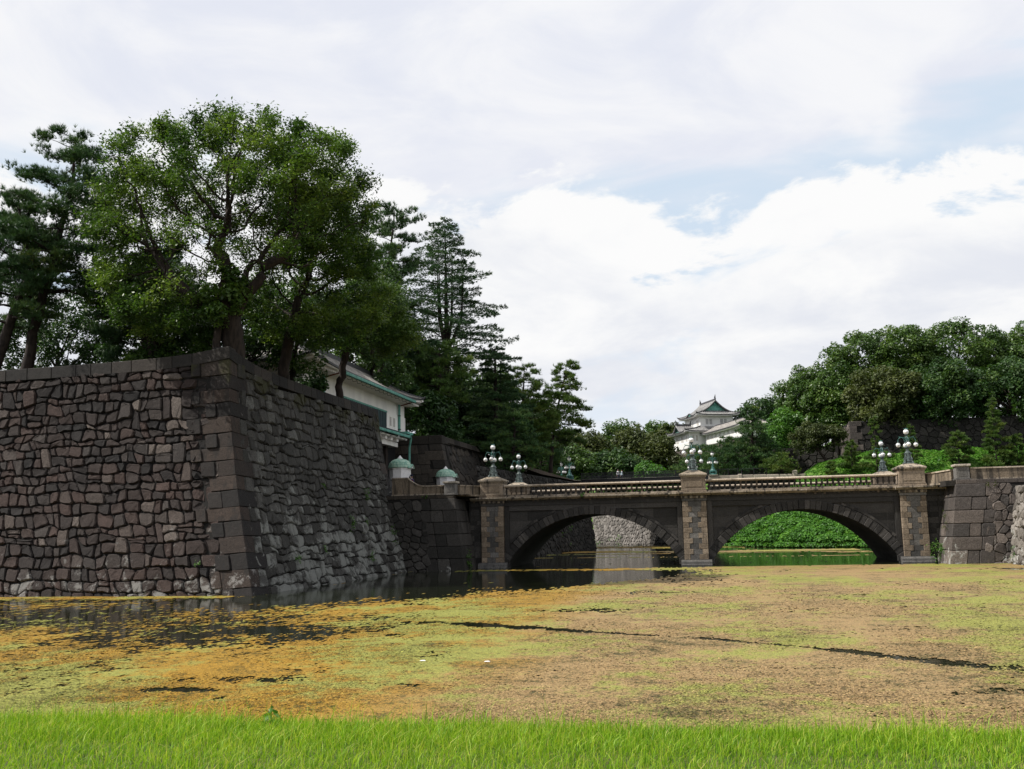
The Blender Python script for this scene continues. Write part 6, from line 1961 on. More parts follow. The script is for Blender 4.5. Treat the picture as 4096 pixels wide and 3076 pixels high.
def pine(name, label, base, path, seed, t0, lmax, nb, per_m, ln, wd, nn=12, leafmat=None, r0=.3, group=None, profile=None, rise=.18, pad=.35, droop=.0, tint0=.45, cat='tree', sparse=1.0, loc_only=True, flatup=.9, gap=0.0):
    """trunk along path (relative to base); branches with flat needle pads"""
    rng = np.random.default_rng(seed)
    t = thing(name, label, cat, base, group)
    path = np.array([(0, 0, -.2)]+list(path), float)
    seg = np.linalg.norm(np.diff(path, axis=0), axis=1); S = np.concatenate([[0], np.cumsum(seg)]); L = S[-1]
    def at(s): return np.array([np.interp(s, S, path[:, k]) for k in range(3)])
    mb = MB(); q = np.linspace(0, L, 14)
    pts = [at(s)+(rng.normal(0, r0*.12, 3) if 0 < s < L else 0) for s in q]
    mb.tube(pts, [r0*(1-.86*(s/L))*(1.25 if s == 0 else 1) for s in q], 8, False)
    T = []; U = []; G = []
    az = rng.uniform(0, 6)
    for i in range(nb):
        u = (i+rng.uniform(0, .9))/nb; f = t0+(1-t0)*u
        if gap and vnoise(np.array([[f*9+seed, 1.3, .7]]))[0] < gap: continue
        o = at(f*L); az += 2.4+rng.normal(0, .5)
        bl = lmax*(profile(u) if profile else (1-.72*u))*rng.uniform(.65, 1.15)
        if bl < .15: bl = .15
        d = np.array([math.cos(az), math.sin(az), 0]); pr = rise+rng.normal(0, .10)
        k = 5; bp = []
        side = np.array([-d[1], d[0], 0]); bend = rng.normal(0, .18)
        for j in range(k+1):
            x = j/k; bp.append(o+d*bl*x+side*bl*bend*math.sin(x*2.5)+np.array([0, 0, bl*(pr*x-droop*x*x)])+rng.normal(0, .02*bl, 3)*(j > 0))
        br = max(.018, r0*.34*(1-f*.75))
        mb.tube(bp, [br*(1-.8*j/k) for j in range(k+1)], 4, False)
        bp = np.array(bp)
        m = max(3, int(bl*per_m*sparse))
        ntw = max(2, int(bl*1.7)); tips = []
        for w in range(ntw):
            x = rng.uniform(.25, 1.0) if w else 1.0; p = np.array([np.interp(x*k, range(k+1), bp[:, c]) for c in range(3)])
            tl = bl*.34*(1.15-x*.5)*rng.uniform(.5, 1.1); sg = rng.choice([-1, 1]); dd = d*rng.uniform(.3, 1)+side*sg*rng.uniform(.3, 1.1)+np.array([0, 0, rng.normal(.12, .12)]); dd /= np.linalg.norm(dd)
            tips.append((p, p+dd*tl)); mb.tube([p, p+dd*tl], [br*.35, .008], 3, False)
        gi = rng.normal(0, .12)
        for w in range(m):
            a, b = tips[rng.integers(len(tips))]
            x = rng.uniform(.15, 1.05)
            p = a+(b-a)*x+rng.normal(0, 1, 3)*np.array([pad, pad, pad*.38])*min(1.0, bl*.5)
            T.append(p); U.append(np.array([d[0]*.35, d[1]*.35, flatup])+rng.normal(0, .25, 3)); G.append(gi)
    T = np.array(T); U = np.array(U)
    V = needle_tufts(T, U, rng, nn, ln, wd, .75)
    tint = np.repeat(np.clip(tint0+np.array(G)+rng.normal(0, .13, len(T)), 0, 1), nn*3)
    np_mesh('crown', V, np.arange(len(V), dtype=np.int32).reshape(-1, 3), leafmat or L_pine, tint, t, True)
    mb.build('trunk', M_bark_pine, t, True, smooth=True)
    return t

# --- pines at the far left on the rampart
flat_top = lambda u: .55+.45*math.sin(math.pi*min(1, u*1.15))-.25*u
pine('pine_tree', 'tall leaning black pine at the left edge, its open crown against the sky', (-44.0, 57.0, 13.0), [(.6, 0, 3.5), (1.5, 0, 7), (2.5, -.2, 10.5), (3.1, 0, 14.0), (3.2, 0, 16.9)], 12, .36, 3.9, 60, 40, .34, .034, 16, r0=.42, profile=lambda u: .75+.35*math.sin(3*u)-.40*u, rise=.12)
pine('pine_tree', 'second leaning pine trunk at the left edge with a kinked fork', (-45.4, 55.6, 13.0), [(.9, 0, 3.0), (2.0, 0, 6.0), (3.0, 0, 8.0), (1.9, .2, 9.8), (1.3, .2, 13.0)], 13, .30, 3.4, 44, 40, .34, .034, 16, r0=.42, profile=flat_top, rise=.1)
pine('pine_tree', 'dark pine filling in below the big camphor, left of its trunk', (-38.5, 62.0, 13.0), [(.2, 0, 4), (.1, 0, 8), (.4, 0, 10.5)], 14, .15, 3.8, 50, 36, .34, .036, 14, r0=.30, profile=flat_top, rise=.05, tint0=.3)
pine('pine_tree', 'pine of tufted boughs just right of the camphor crown, against bright cloud', (-34.6, 101.5, 12.9), [(.1, 0, 6), (.6, 0, 13), (1.2, 0, 19), (2.0, 0, 25.4)], 15, .45, 4.6, 44, 30, .48, .055, 13, r0=.45, profile=lambda u: .9-.35*u, rise=.22)
bough = pine('bough', 'pine bough hanging in front of the white gate wall', (-27.9, 73.5, 17.4), [(.8, .2, .3), (1.8, .3, -.4), (2.4, .3, -.9)], 16, .35, .9, 12, 22, .24, .026, 12, r0=.07, rise=.05, cat='branch')
del bough['category'], bough['label']
bough.parent = T4[0]; bough.location = bough.location-T4[0].location

# --- dense evergreens on the terrace behind, filling the shade under the big crown
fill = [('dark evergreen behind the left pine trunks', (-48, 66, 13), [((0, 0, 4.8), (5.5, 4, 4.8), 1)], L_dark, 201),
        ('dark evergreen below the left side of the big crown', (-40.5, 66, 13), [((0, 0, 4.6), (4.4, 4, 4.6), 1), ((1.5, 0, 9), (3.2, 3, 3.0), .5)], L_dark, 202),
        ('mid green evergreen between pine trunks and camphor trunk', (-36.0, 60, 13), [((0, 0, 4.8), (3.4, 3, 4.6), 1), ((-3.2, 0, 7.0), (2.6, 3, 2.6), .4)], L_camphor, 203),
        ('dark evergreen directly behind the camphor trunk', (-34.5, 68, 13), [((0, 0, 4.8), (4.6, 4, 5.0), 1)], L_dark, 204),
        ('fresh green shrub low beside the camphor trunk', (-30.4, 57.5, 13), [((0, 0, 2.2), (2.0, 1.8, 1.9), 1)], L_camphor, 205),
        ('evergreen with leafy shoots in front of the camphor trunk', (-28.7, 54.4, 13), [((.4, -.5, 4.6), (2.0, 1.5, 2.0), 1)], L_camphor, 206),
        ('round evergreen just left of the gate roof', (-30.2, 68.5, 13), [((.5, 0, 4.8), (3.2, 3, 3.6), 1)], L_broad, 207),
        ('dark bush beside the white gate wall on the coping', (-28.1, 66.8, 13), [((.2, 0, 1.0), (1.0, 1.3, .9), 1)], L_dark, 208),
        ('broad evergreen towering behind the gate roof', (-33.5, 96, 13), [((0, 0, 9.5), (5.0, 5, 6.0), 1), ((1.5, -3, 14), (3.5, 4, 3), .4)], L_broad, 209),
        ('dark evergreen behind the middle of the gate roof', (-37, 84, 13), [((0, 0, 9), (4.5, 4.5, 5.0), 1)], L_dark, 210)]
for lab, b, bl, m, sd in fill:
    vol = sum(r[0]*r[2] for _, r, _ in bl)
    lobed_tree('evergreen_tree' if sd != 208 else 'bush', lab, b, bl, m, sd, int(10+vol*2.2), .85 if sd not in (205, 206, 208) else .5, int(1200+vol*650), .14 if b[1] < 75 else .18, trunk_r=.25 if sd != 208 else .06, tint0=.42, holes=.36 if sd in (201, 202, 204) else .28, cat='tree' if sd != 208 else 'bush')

# --- cedars and pines along the moat behind the gate
def cedar(label, base, H, rb, seed, nb, leaders=1, t0=.08, dens=1.0, name='cedar_tree', leafmat=None, ln=.34, wd=.085, tint0=.45, shape=.72):
    rng = np.random.default_rng(seed)
    t = thing(name, label, 'tree', base)
    mb = MB(); T = []; D = []; G = []
    lead = [(np.array([0, 0, -.3]), np.array([0, 0, H]), .5)]
    for k in range(leaders-1):
        a = rng.uniform(0, 6.28); o = np.array([math.cos(a)*1.0, math.sin(a)*.5, 0])
        lead.append((np.array([0, 0, H*.42]), o*(1.1+.4*k)+np.array([0, 0, H*rng.uniform(.82, .95)]), .22))
    for a, b, r in lead:
        m = a+(b-a)*.35+np.array([(b-a)[0]*.5, (b-a)[1]*.5, 0])
        mb.tube([a, m, a+(b-a)*.7+np.array([(b-a)[0]*.25, (b-a)[1]*.25, 0]), b], [r, r*.75, r*.42, .03], 7, False)
    az = 0
    for i in range(nb):
        u = (i+rng.uniform(0, 1))/nb; f = t0+(1-t0)*u; az += 2.4+rng.normal(0, .35)
        bl = rb*((1-u)**shape+.03)*rng.uniform(.55, 1.12)
        d = np.array([math.cos(az), math.sin(az), 0]); side = np.array([-d[1], d[0], 0])
        o = np.array([0, 0, f*H])+rng.normal(0, .12, 3); k = 6
        bp = np.array([o+d*bl*x+np.array([0, 0, bl*(.16*x-.16*x*x)+.05*bl*math.sin(5*x+i)]) for x in np.linspace(0, 1, k+1)])
        br = max(.02, .13*(1-.7*f)*bl/rb+.015)
        mb.tube(list(bp), [br*(1-.85*j/k) for j in range(k+1)], 4, False)
        n = int(bl*42*dens)+6; gi = rng.normal(0, .13)
        x = rng.uniform(.12, 1.0, n)**.8
        c = np.stack([np.interp(x*k, range(k+1), bp[:, q]) for q in range(3)], 1)
        wid = bl*.22*np.sin(np.clip(x*1.05, 0, 1)*math.pi)**.6+.12
        off = rng.uniform(-1, 1, n)
        c = c+side*(off*wid)[:, None]+np.array([0, 0, 1])*(rng.normal(0, .10, n)-np.abs(off)*wid*.18)[:, None]
        T.append(c); D.append(d*.8+side*off[:, None]*1.1+rng.normal(0, .3, (n, 3))+np.array([0, 0, .12])); G.append(np.full(n, gi))
    T = np.concatenate(T); D = np.concatenate(D); G = np.concatenate(G)
    nn = 4
    V = needle_tufts(T, D, rng, nn, ln, wd, .55)
    np_mesh('crown', V, np.arange(len(V), dtype=np.int32).reshape(-1, 3), leafmat or L_cedar, np.repeat(np.clip(tint0+G+rng.normal(0, .12, len(T)), 0, 1), nn*3), t, True)
    mb.build('trunk', M_bark_pine, t, True, smooth=True)
    return t
cedar('tall deodar cedar with bare tiered boughs and several upright leaders against the cloud', (-30.4, 115, 12.0), 29.5, 9.6, 31, 125, 5, t0=.36, dens=.66, shape=.58)
cedar('lower spreading cedar with dark layered boughs right of the tall deodar', (-24.8, 117, 10.5), 15.0, 7.0, 32, 90, 2, t0=.12, dens=1.2, tint0=.58)
cedar('dark cedar hiding the foot of the tall deodar', (-32.5, 110, 12.0), 13.0, 5.5, 33, 80, 1, t0=.05, dens=1.2)
cedar('slender dark cedar between the gate roof and the tall deodar', (-35.5, 108, 12.5), 22.0, 5.5, 34, 110, 1, t0=.25, dens=1.1)
pine('pine_tree', 'yellow-green pine in front of the tall deodar trunk', (-29.6, 108, 12.3), [(.2, 0, 4), (.3, 0, 8), (0, 0, 11.5)], 35, .45, 4.2, 40, 20, .5, .07, 10, r0=.55, profile=lambda u: .9-.3*u, rise=.1, tint0=.4, leafmat=L_pine_y)
pine('pine_tree', 'leaning pine at the right end of the left wood, standing clear against the sky', (-20.0, 128, 10.5), [(.4, 0, 4), (1.1, 0, 8), (2.0, 0, 11.5), (2.6, 0, 14.4)], 36, .26, 3.3, 58, 26, .46, .065, 12, r0=.28, profile=lambda u: .95+.25*math.sin(6*u)-.38*u*u, rise=.02, droop=.25, tint0=.5, leafmat=L_pine_y)
pine('pine_tree', 'spreading pine with a long bare bough, left of the clear-standing pine', (-22.8, 124, 10.5), [(.2, 0, 4), (0, 0, 8), (.4, 0, 13.2)], 37, .2, 4.6, 60, 22, .48, .065, 11, r0=.35, profile=flat_top, rise=.12, tint0=.5, leafmat=L_pine_y)
pine('pine_tree', 'low shaded pine above the moat wall behind the second lamp', (-22.0, 112, 9.0), [(.2, 0, 2.5), (.4, 0, 5.5), (.3, 0, 8.0)], 38, .1, 4.0, 46, 22, .42, .06, 10, r0=.28, profile=flat_top, rise=.0, tint0=.55)
pine('pine_tree', 'low shaded pine above the moat wall right of the second lamp', (-23.6, 141, 9.5), [(.2, 0, 2.5), (.4, 0, 5.5), (.3, 0, 8.0)], 39, .05, 4.2, 46, 20, .5, .07, 10, r0=.28, profile=flat_top, rise=-.05, tint0=.55)
back = [('broad dark evergreen filling the wood behind the first bridge lamp', (-28.5, 125, 11), [((0, 0, 5.5), (5, 4, 5.0), 1)], L_dark, 221),
        ('leafy evergreen with lit top behind the lower cedar', (-30.0, 132, 11), [((0, 0, 9), (5.5, 5, 5.5), 1)], L_broad, 222),
        ('dark evergreen at the back of the left wood', (-26.0, 145, 10.5), [((0, 0, 6), (6, 4, 5.5), 1)], L_dark, 223),
        ('dark evergreen behind the gate rampart', (-33.0, 121, 12), [((0, 0, 6), (4.5, 4, 6), 1)], L_dark, 224),
        ('dark undergrowth tree right behind the gate rampart coping', (-29.0, 104, 12.6), [((0, 0, 2.6), (2.6, 2.6, 2.4), 1)], L_dark, 225),
        ('shaded evergreen low above the moat wall', (-24.5, 121, 9.8), [((0, 0, 3.2), (4, 3, 3.2), 1)], L_dark, 226),
        ('shaded evergreen low at the right end of the left wood', (-27, 163, 9.5), [((0, 0, 3.4), (4, 3, 3.4), 1)], L_dark, 227),
        ('tall evergreen between the gate roof and the deodar', (-37.5, 118, 12), [((0, 0, 12), (5.5, 5, 7), 1)], L_broad, 228)]
for lab, b, bl, m, sd in back:
    vol = sum(r[0]*r[2] for _, r, _ in bl)
    lobed_tree('evergreen_tree', lab, b, bl, m, sd, int(12+vol*1.6), 1.1, int(1500+vol*380), .24, trunk_r=.3, tint0=.42)

# --- trees around the palace
far = [('rounded evergreen at the left of the distant wood, beside the leaning pine', (-28, 222, 10), [((0, 0, 8.5), (7.5, 6, 6.5), 1)], L_olive, 241),
       ('domed green tree, tallest of the distant wood', (-19.5, 236, 10), [((0, 0, 12), (7.5, 7, 5.6), 1), ((-2, -4, 7.5), (6, 5, 5), .6)], L_broad, 242),
       ('olive tree in front of the distant domed tree', (-15.5, 222, 10), [((0, 0, 9), (5.5, 5, 6.0), 1)], L_olive, 243),
       ('thin-crowned grey green tree behind the palace roof', (-10.5, 246, 10), [((0, 0, 13.5), (5.5, 5, 4.5), 1)], L_broad, 244),
       ('olive feathery tree touching the left side of the keep', (-8.0, 244, 10), [((1.0, 0, 13.2), (5, 5, 4.5), 1)], L_olive, 245),
       ('dark olive tree below the left corner of the keep', (-10.2, 218, 10), [((0, 0, 7.2), (4.6, 4, 5.2), 1)], L_olive, 246),
       ('dark shrubbery tree at the foot of the distant wood', (-18.5, 205, 9.5), [((0, 0, 4.5), (6.5, 4, 4.5), 1)], L_dark, 247),
       ('small rounded green tree at the end of the iron railing', (-11.5, 200, 9.5), [((0, 0, 2.8), (3.2, 3, 2.8), 1)], L_bright, 248),
       ('dark tree seen over the iron railing at the left', (-26.5, 200, 9.5), [((0, 0, 5), (5, 4, 5), 1)], L_broad, 249),
       ('grey green rounded tree behind the right end of the palace wing', (13.2, 228, 14), [((0, 0, 9.2), (7.0, 6, 7.6), 1)], L_dark, 250)]
for lab, b, bl, m, sd in far:
    vol = sum(r[0]*r[2]*w for _, r, w in bl)
    lobed_tree('evergreen_tree', lab, b, bl, m, sd, int(14+vol*1.5), 1.6, int(2500+vol*280), .34, trunk_r=.4, tint0=.5, holes=.36 if sd in (244, 245) else 0)

# --- the great evergreens above the right slope
big = [('huge rounded evergreen crowning the right slope, left of two', (26.5, 168, 16.5), [((0, 0, 12.5), (7.0, 6, 5.6), 1), ((5.5, 0, 13.2), (5.0, 6, 5.0), .7), ((-4, -2, 8.2), (4.5, 5, 4.5), .6), ((3, -4, 7.5), (6, 4, 3.5), .5)], L_broad, 261),
       ('huge broad evergreen with visible limbs, right of two on the slope', (41.0, 170, 16.5), [((0, 0, 13.0), (7.5, 7, 5.6), 1), ((6.5, 0, 11.5), (5, 6, 5.0), .7), ((-5, -1, 10), (4.5, 5, 4.5), .6), ((2, -4, 7), (6, 4, 3.5), .4)], L_broad, 262),
       ('evergreen cut by the right picture edge above the slope', (53.0, 172, 16.5), [((0, 0, 12.0), (6.5, 6, 5.6), 1), ((-2, -3, 7), (5.5, 4, 4), .6)], L_broad, 263),
       ('lower rounded evergreen stepping down towards the palace', (16.5, 170, 12.5), [((0, 0, 11.4), (4.6, 5, 4.8), 1), ((2.5, -1, 8.5), (4.5, 4, 4.5), .7), ((-1.5, -1, 6), (3.6, 4, 3.8), .5)], L_broad, 264),
       ('bright green layered tree right of the palace wing', (12.6, 163, 11.0), [((0, 0, 6.5), (3.2, 3, 3.4), 1), ((1.5, 0, 3.6), (3.4, 3, 2.4), .6)], L_bright, 265),
       ('dark rust-tinged tree overhanging the retaining wall corner', (26.5, 153.6, 17), [((0, 0, 5.0), (5.2, 4.5, 3.9), 1), ((-.5, -1, 2.0), (4.6, 4.5, 2.2), .6)], L_olive, 266),
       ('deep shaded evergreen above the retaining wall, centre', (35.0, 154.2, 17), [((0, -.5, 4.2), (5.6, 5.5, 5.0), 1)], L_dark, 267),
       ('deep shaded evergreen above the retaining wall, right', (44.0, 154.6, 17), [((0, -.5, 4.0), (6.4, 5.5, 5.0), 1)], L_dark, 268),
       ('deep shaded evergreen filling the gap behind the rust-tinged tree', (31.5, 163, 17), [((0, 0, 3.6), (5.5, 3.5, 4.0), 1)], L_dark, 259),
       ('dark evergreen behind the lower stepping trees', (20.5, 164, 14), [((0, 0, 7.5), (4, 4, 5.5), 1)], L_broad, 269)]
for lab, b, bl, m, sd in big:
    vol = sum(r[0]*r[2]*w for _, r, w in bl)
    lobed_tree('evergreen_tree', lab, b, bl, m, sd, int(30+vol*2.6), 1.15, int(3000+vol*600), .23, trunk_r=.6, limbs=16, tint0=.52, holes=.32 if sd in (261, 262, 263) else .25)

# --- clipped pines on the slope and by the iron bridge
layer = lambda u: .95-.75*u
tp = pine('pine_tree', 'tall layered pine in front of the palace wing', (6.7, 155.5, 10.1), [(.1, 0, 3), (.4, 0, 5.6), (.6, 0, 8.4), (.7, 0, 11.0)], 41, .12, 3.7, 62, 26, .42, .075, 10, r0=.34, profile=lambda u: 1.0-.80*u, rise=-.04, droop=.08, tint0=.5, pad=.40)
pine('pine_tree', 'spreading clipped pine just right of the teal lamp', (3.3, 157.5, 10.1), [(.2, 0, 2.2), (-.2, 0, 4.2), (0, 0, 6.4)], 42, .15, 4.0, 46, 19, .42, .075, 10, r0=.26, profile=flat_top, rise=.0, tint0=.48, pad=.45)
pine('pine_tree', 'pine behind the middle lamp below the keep', (-1.5, 190, 10.5), [(.1, 0, 2.5), (.3, 0, 5), (.2, 0, 7.5)], 43, .12, 4.2, 46, 17, .5, .085, 9, r0=.26, profile=flat_top, rise=.0, tint0=.55, pad=.5)
pine('pine_tree', 'low pine left of the middle pedestal behind the railing', (-5.3, 188, 9.8), [(.1, 0, 1.2), (.2, 0, 2.4), (.1, 0, 4.0)], 44, .05, 3.4, 34, 17, .5, .085, 9, r0=.22, profile=flat_top, rise=.0, tint0=.6, pad=.5)
pine('pine_tree', 'pine between the two clipped ones below the palace wing', (4.9, 164, 10.2), [(.1, 0, 2.2), (.2, 0, 4.4), (.1, 0, 6.0)], 45, .1, 3.8, 40, 17, .45, .08, 9, r0=.25, profile=flat_top, rise=.0, tint0=.4, pad=.5)
pine('pine_tree', 'small umbrella pine on the pale blocks at the foot of the slope', (10.8, 151.6, 10.1), [(.2, 0, 1.0), (.0, 0, 2.1), (.1, 0, 3.3)], 46, .15, 2.6, 34, 22, .38, .07, 10, r0=.16, profile=flat_top, rise=.02, droop=.1, tint0=.55, pad=.4, leafmat=L_pine_y)
pine('pine_tree', 'pine at the right foot of the tall layered pine', (9.0, 157.5, 10.1), [(.1, 0, 2), (.2, 0, 4.2), (.1, 0, 6.0)], 47, .1, 3.2, 36, 18, .42, .075, 9, r0=.25, profile=flat_top, rise=.0, tint0=.38, pad=.45)
def on_slope(px, py):
    """where the line of sight through a picture point meets the slope"""
    d = _F+_R*(px-2048)/F_PX-_U*(py-1538)/F_PX
    for y in np.arange(124, 152, .1):
        p = _C+d*(y/d[1])
        if hill(p[0], y) >= p[2]: break
    return float(p[0]), float(y), float(p[2])
def slope_pine(label, x, y, H, rb, seed, t0=.12, nb=40, prof=None, lean=0, leafmat=None):
    p = on_slope(x, y); x, y, z = p
    H *= y/142; rb *= .82*y/140
    return pine('young_pine', label, (x, y, z-.1), [(lean*.3, 0, H*.35), (lean*.6, 0, H*.7), (lean, 0, H)], seed, t0, rb, nb, 40, .36, .06, 11, r0=.12, profile=prof or (lambda u: 1-.82*u), rise=.10, tint0=.5, pad=.28, leafmat=leafmat or L_pine_y, group='young pines planted on the right slope')
slope_pine('slender open young pine left of the right lamp pair', 3512, 1905, 8.2, 2.3, 51, nb=34, prof=lambda u: (1.0-.85*u)*(.8+.4*math.sin(9*u)))
slope_pine('thin young pine partly behind the right front lamp', 3655, 1895, 6.6, 1.5, 52, .3, 26)
slope_pine('small dense young pine with a flat top left of the square post', 3838, 1868, 4.8, 1.6, 53, .18, 34, prof=lambda u: .55+.6*math.sin(math.pi*min(1, .15+u*.85))-.2*u)
slope_pine('tallest young pine, columnar, near the right edge', 3990, 1880, 9.6, 2.3, 54, .06, 60)
slope_pine('low bushy young pine on the lit slope behind the balustrade', 3410, 1885, 4.2, 2.1, 55, .05, 34)
slope_pine('low young pine at the right edge beside the tallest one', 4075, 1875, 4.6, 2.2, 56, .05, 34)
slope_pine('small young pine low on the slope, half hidden by the balustrade', 3330, 1925, 2.8, 1.5, 57, .05, 26)
lobed_tree('maple_tree', 'low bowed maple with drooping olive crown before the retaining wall', (17.6, 150.5, 11.6), [((-1.6, 0, 4.2), (3.6, 2.5, 1.7), 1), ((-3.2, 0, 2.8), (2.2, 2, 1.3), .4), ((.6, 0, 3.8), (2.6, 2.4, 1.6), .5)], L_olive, 271, 60, .75, 13000, .16, trunk_r=.22, limbs=14, tint0=.4, lean=(-.6, 0))

# ------------------------------------------------------------------ ground cover and small plants
def ground_cover():
    rng = np.random.default_rng(77)
    n = 70000
    x = rng.uniform(1, 46, n); y = water_line(x)+rng.uniform(0, 1, n)**1.15*(153-water_line(x))
    z = hill(x, y); ok = z > 0.1
    dens = fbm(np.stack([x*.35, y*.35, x*0], -1)+3, 4)
    h = np.where(y < water_line(x)+9, .9, .45)*np.clip((dens-.34)*3.0, .06, 1.2)
    ok &= rng.random(n) < np.clip(dens*1.8-.1, .3, 1)
    x, y, z, h, dens = x[ok], y[ok], z[ok], h[ok], dens[ok]
    C = np.stack([x, y, z+.30*h*rng.uniform(.1, 1, len(x))], -1)
    C[:, 1] -= .15
    t = .34+.5*(dens-.4)+rng.normal(0, .15, len(x))
    # leafy clumps standing out of it, thickest low on the slope and along the water
    k = 3000
    hx_ = rng.uniform(1.5, 46, k); f = rng.uniform(0, 1, k)**1.5; hy_ = water_line(hx_)+.1+f*(152-water_line(hx_))
    dn = fbm(np.stack([hx_*.28, hy_*.28, hx_*0], -1)+21, 3); okk = ((dn > .43-.10*sstep(hx_, 7, 13)) & ((f < .42) | (rng.random(k) < .10))) | (f < .06)
    hx_, hy_, f = hx_[okk], hy_[okk], f[okk]; k = len(hx_)
    hr = rng.uniform(.35, 1.0, k)*np.where(f > .5, .7, 1.0); ht = rng.normal(0, .14, k)
    hz = np.maximum(hill(hx_, hy_), .15)
    m = 110000; pk = rng.choice(k, m, p=hr**2/np.sum(hr**2))
    v = rng.normal(0, 1, (m, 3)); v[:, 2] = np.abs(v[:, 2]); v /= np.linalg.norm(v, axis=1)[:, None]
    C2 = np.stack([hx_[pk], hy_[pk], hz[pk]], -1)+v*(hr[pk]*rng.uniform(.5, 1, m)**.5)[:, None]*np.array([1, 1, .8])
    V = np.concatenate([leaf_quads(C, .15, .55, rng, .9, .1), leaf_quads(C2, .14, .6, rng, .4, .1, v)])
    t = np.clip(np.concatenate([t, .36+ht[pk]+rng.normal(0, .15, m)]), 0, 1)
    o = np_mesh('ground_cover', V, quads_faces(len(C)+m), L_ground, np.repeat(t, 4))
    tag(o, 'leafy green ground cover over the right slope', 'ground cover', kind='stuff')
ground_cover()

def weed_tuft(label, p, n, size, spread, seed, hang=.0, mat=None, group='weeds rooted in the walls', cat='plant', name='wall_weed', ls=.05):
    rng = np.random.default_rng(seed)
    t = thing(name, label, cat, p, group)
    k = max(3, n//16); heads = rng.normal(0, 1, (k, 3))*np.array(spread)
    heads[:, 2] -= np.abs(rng.normal(0, 1, k))*hang
    C = heads[rng.integers(k, size=n)]+rng.normal(0, size, (n, 3))
    V = leaf_quads(C, ls, .5, rng, .6, .2)
    np_mesh('leaves', V, quads_faces(n), mat or L_bright, np.repeat(np.clip(rng.normal(.6, .2, n), 0, 1), 4), t, True)
    mb = MB()
    for q in heads[:14]: mb.tube([(-.05, 0, -.02), tuple(np.array(q)*.5+np.array([0, 0, .03])), tuple(q)], [.012, .009, .004], 3)
    mb.build('stems', M_bark, t, True)
def side_pt(s, z, d=.12):
    return surf_side(s, z, d)
for (lab, s, z, n, spr, hg, sd) in (('large trailing weed in the middle of the grey rampart wall', 17.8, 4.0, 420, (.10, .35, .30), .45, 301),
                                    ('bushy weed high on the right part of the grey rampart wall', 22.6, 6.0, 180, (.08, .25, .18), .1, 302),
                                    ('round weed low on the grey rampart wall, right part', 20.0, 1.35, 160, (.08, .22, .22), .1, 303),
                                    ('weed at the foot of the grey rampart wall, nearest the corner', 6.5, 1.75, 120, (.08, .25, .16), .1, 304),
                                    ('pair of small weeds low on the grey rampart wall', 11.2, 2.1, 110, (.08, .35, .12), .0, 305),
                                    ('tiny weed at mid height of the grey rampart wall', 13.6, 6.4, 50, (.05, .16, .1), .0, 306),
                                    ('hanging weed where the grey rampart wall meets the abutment', 26.6, 2.9, 260, (.10, .35, .45), .3, 307),
                                    ('small weed beside the large trailing one', 20.8, 3.9, 70, (.05, .18, .12), .0, 308)):
    weed_tuft(lab, side_pt(s, z), n, .09, spr, sd, hg, ls=.062)
weed_tuft('creeper hanging low on the dark left abutment beside the pier', (-18.85, 77.4, 1.0), 240, .09, (.10, .12, .40), 311, .3, ls=.055)
weed_tuft('leafy shrub growing at the foot of the right pier', (16.75, 79.6, .75), 420, .14, (.28, .2, .42), 312, 0, mat=L_bright, ls=.075)
for (lab, p, n, spr, sd) in (('yellowish creeper on the left-hand face of the right abutment', (17.05, 78.6, 2.9), 120, (.06, .3, .6), 313),
                             ('small creeper low on the left-hand face of the right abutment', (16.65, 78.0, 1.0), 80, (.05, .25, .3), 314),
                             ('yellow weed under the parapet of the right abutment', (20.3, 77.2, 5.75), 70, (.22, .06, .12), 315),
                             ('green weed low on the pale rough wall at the right edge', (20.75, 75.2, 1.0), 130, (.06, .25, .25), 316)):
    weed_tuft(lab, p, n, .07, spr, sd, .05, mat=L_olive if 'yellow' in lab else L_bright, ls=.05)
for (lab, p, n, sd) in (('small weed on the bridge cornice over the left arch', (-9.9, 80.25, 5.78), 70, 321),
                        ('small weed on the ledge below the left parapet', (-22.3, 77.3, 5.95), 60, 322),
                        ('row of weeds behind the balusters at the right of the left span', (-3.9, 80.85, 5.95), 150, 323)):
    weed_tuft(lab, p, n, .05, (.12 if sd != 323 else .9, .04, .08), sd, 0, ls=.05)
weed_tuft('fern-like weed low on the front rampart near the corner blocks', surf_front(2.9, 1.75, .12), 60, .06, (.12, .05, .1), 331, ls=.05)
weed_tuft('weeds on the far moat wall framed by the left arch', (-17.5, 179.5, 1.2), 160, .2, (2.2, 2.2, .5), 332, ls=.16)
weed_tuft('green growth on the shaded wall inside the left arch', (-18.9, 128.5, 2.4), 260, .2, (.3, 2.5, 1.0), 333, ls=.13)

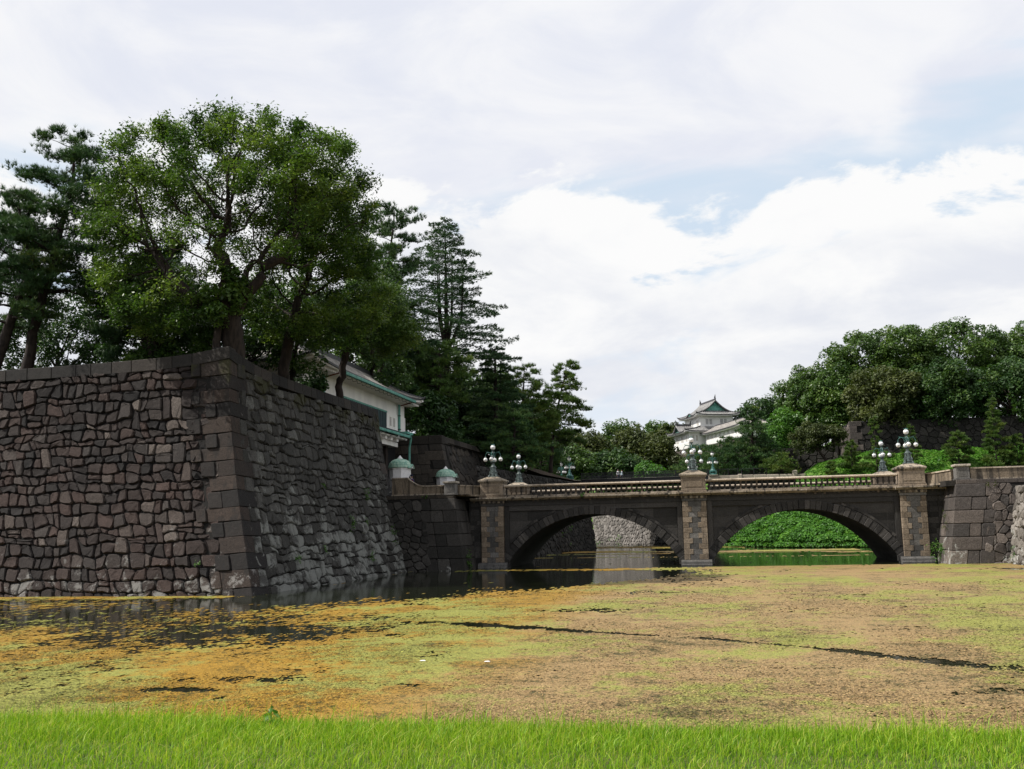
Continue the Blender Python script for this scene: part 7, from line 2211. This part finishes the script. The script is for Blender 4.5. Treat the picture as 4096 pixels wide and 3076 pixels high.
# broad-leaved seedling standing in the grass edge
def seedling():
    x, y = -3.55, 7.75
    t = thing('broadleaf_seedling', 'small broad-leaved seedling sticking up from the grass edge at left', 'plant', (x, y, 1.5))
    MB().tube([(0, 0, 0), (.01, 0, .14), (0, 0, .27), (.005, 0, .33)], [.007, .006, .005, .003], 5).build('stem', L_bright, t, True)
    rng = random.Random(4)
    spec = [(0.3, .26, .13), (2.6, .27, .13), (4.4, .25, .12), (1.4, .29, .11), (5.5, .22, .12), (3.4, .20, .12), (.9, .17, .12), (2.2, .14, .10), (5.0, .31, .06), (1.8, .32, .05)]
    for a, z, l in spec:
        c, s = math.cos(a), math.sin(a); w = l*.30; pts = []
        prof = [(0, 0, 0), (.25, .8, .02), (.5, 1.0, .0), (.78, .62, -.06), (1.0, 0, -.13)]
        v = []; f = []
        for k, (u, ww, dz) in enumerate(prof):
            r = .012+l*u*.62; zz = z+l*(.12*math.sin(u*2.4)-.62*u*u)
            v += [(r*c-s*w*ww, r*s+c*w*ww, zz-.012*ww), (r*c, r*s, zz), (r*c+s*w*ww, r*s-c*w*ww, zz-.012*ww)]
        for k in range(len(prof)-1):
            for q in (0, 1): f.append((3*k+q, 3*k+q+1, 3*k+q+4, 3*k+q+3))
        me = bpy.data.meshes.new('leaf'); me.from_pydata(v, [], f); me.update()
        at = me.attributes.new('tint', 'FLOAT', 'POINT'); at.data.foreach_set('value', np.full(len(v), rng.uniform(.35, .85), dtype=np.float32))
        link('leaf', me, L_bright, t, True, True)
seedling()

# scraps of litter and a bird-sized white speck floating on the weed
for (x, y, lab) in ((-7.1, 24.2, 'white scrap floating on the orange weed, left one'), (-5.45, 24.1, 'white scrap floating on the tan weed, right one')):
    p = thing('floating_scrap', lab, 'litter', (x, y, .02))
    p.scale = (.75, .75, .6)
    MB().hexa([(-.10, -.05, 0), (.10, -.04, 0), (.09, .05, 0), (-.08, .04, 0), (-.06, -.02, .025), (.05, -.02, .035), (.05, .03, .03), (-.05, .02, .02)]).build('scrap', M_shirt, p, True)
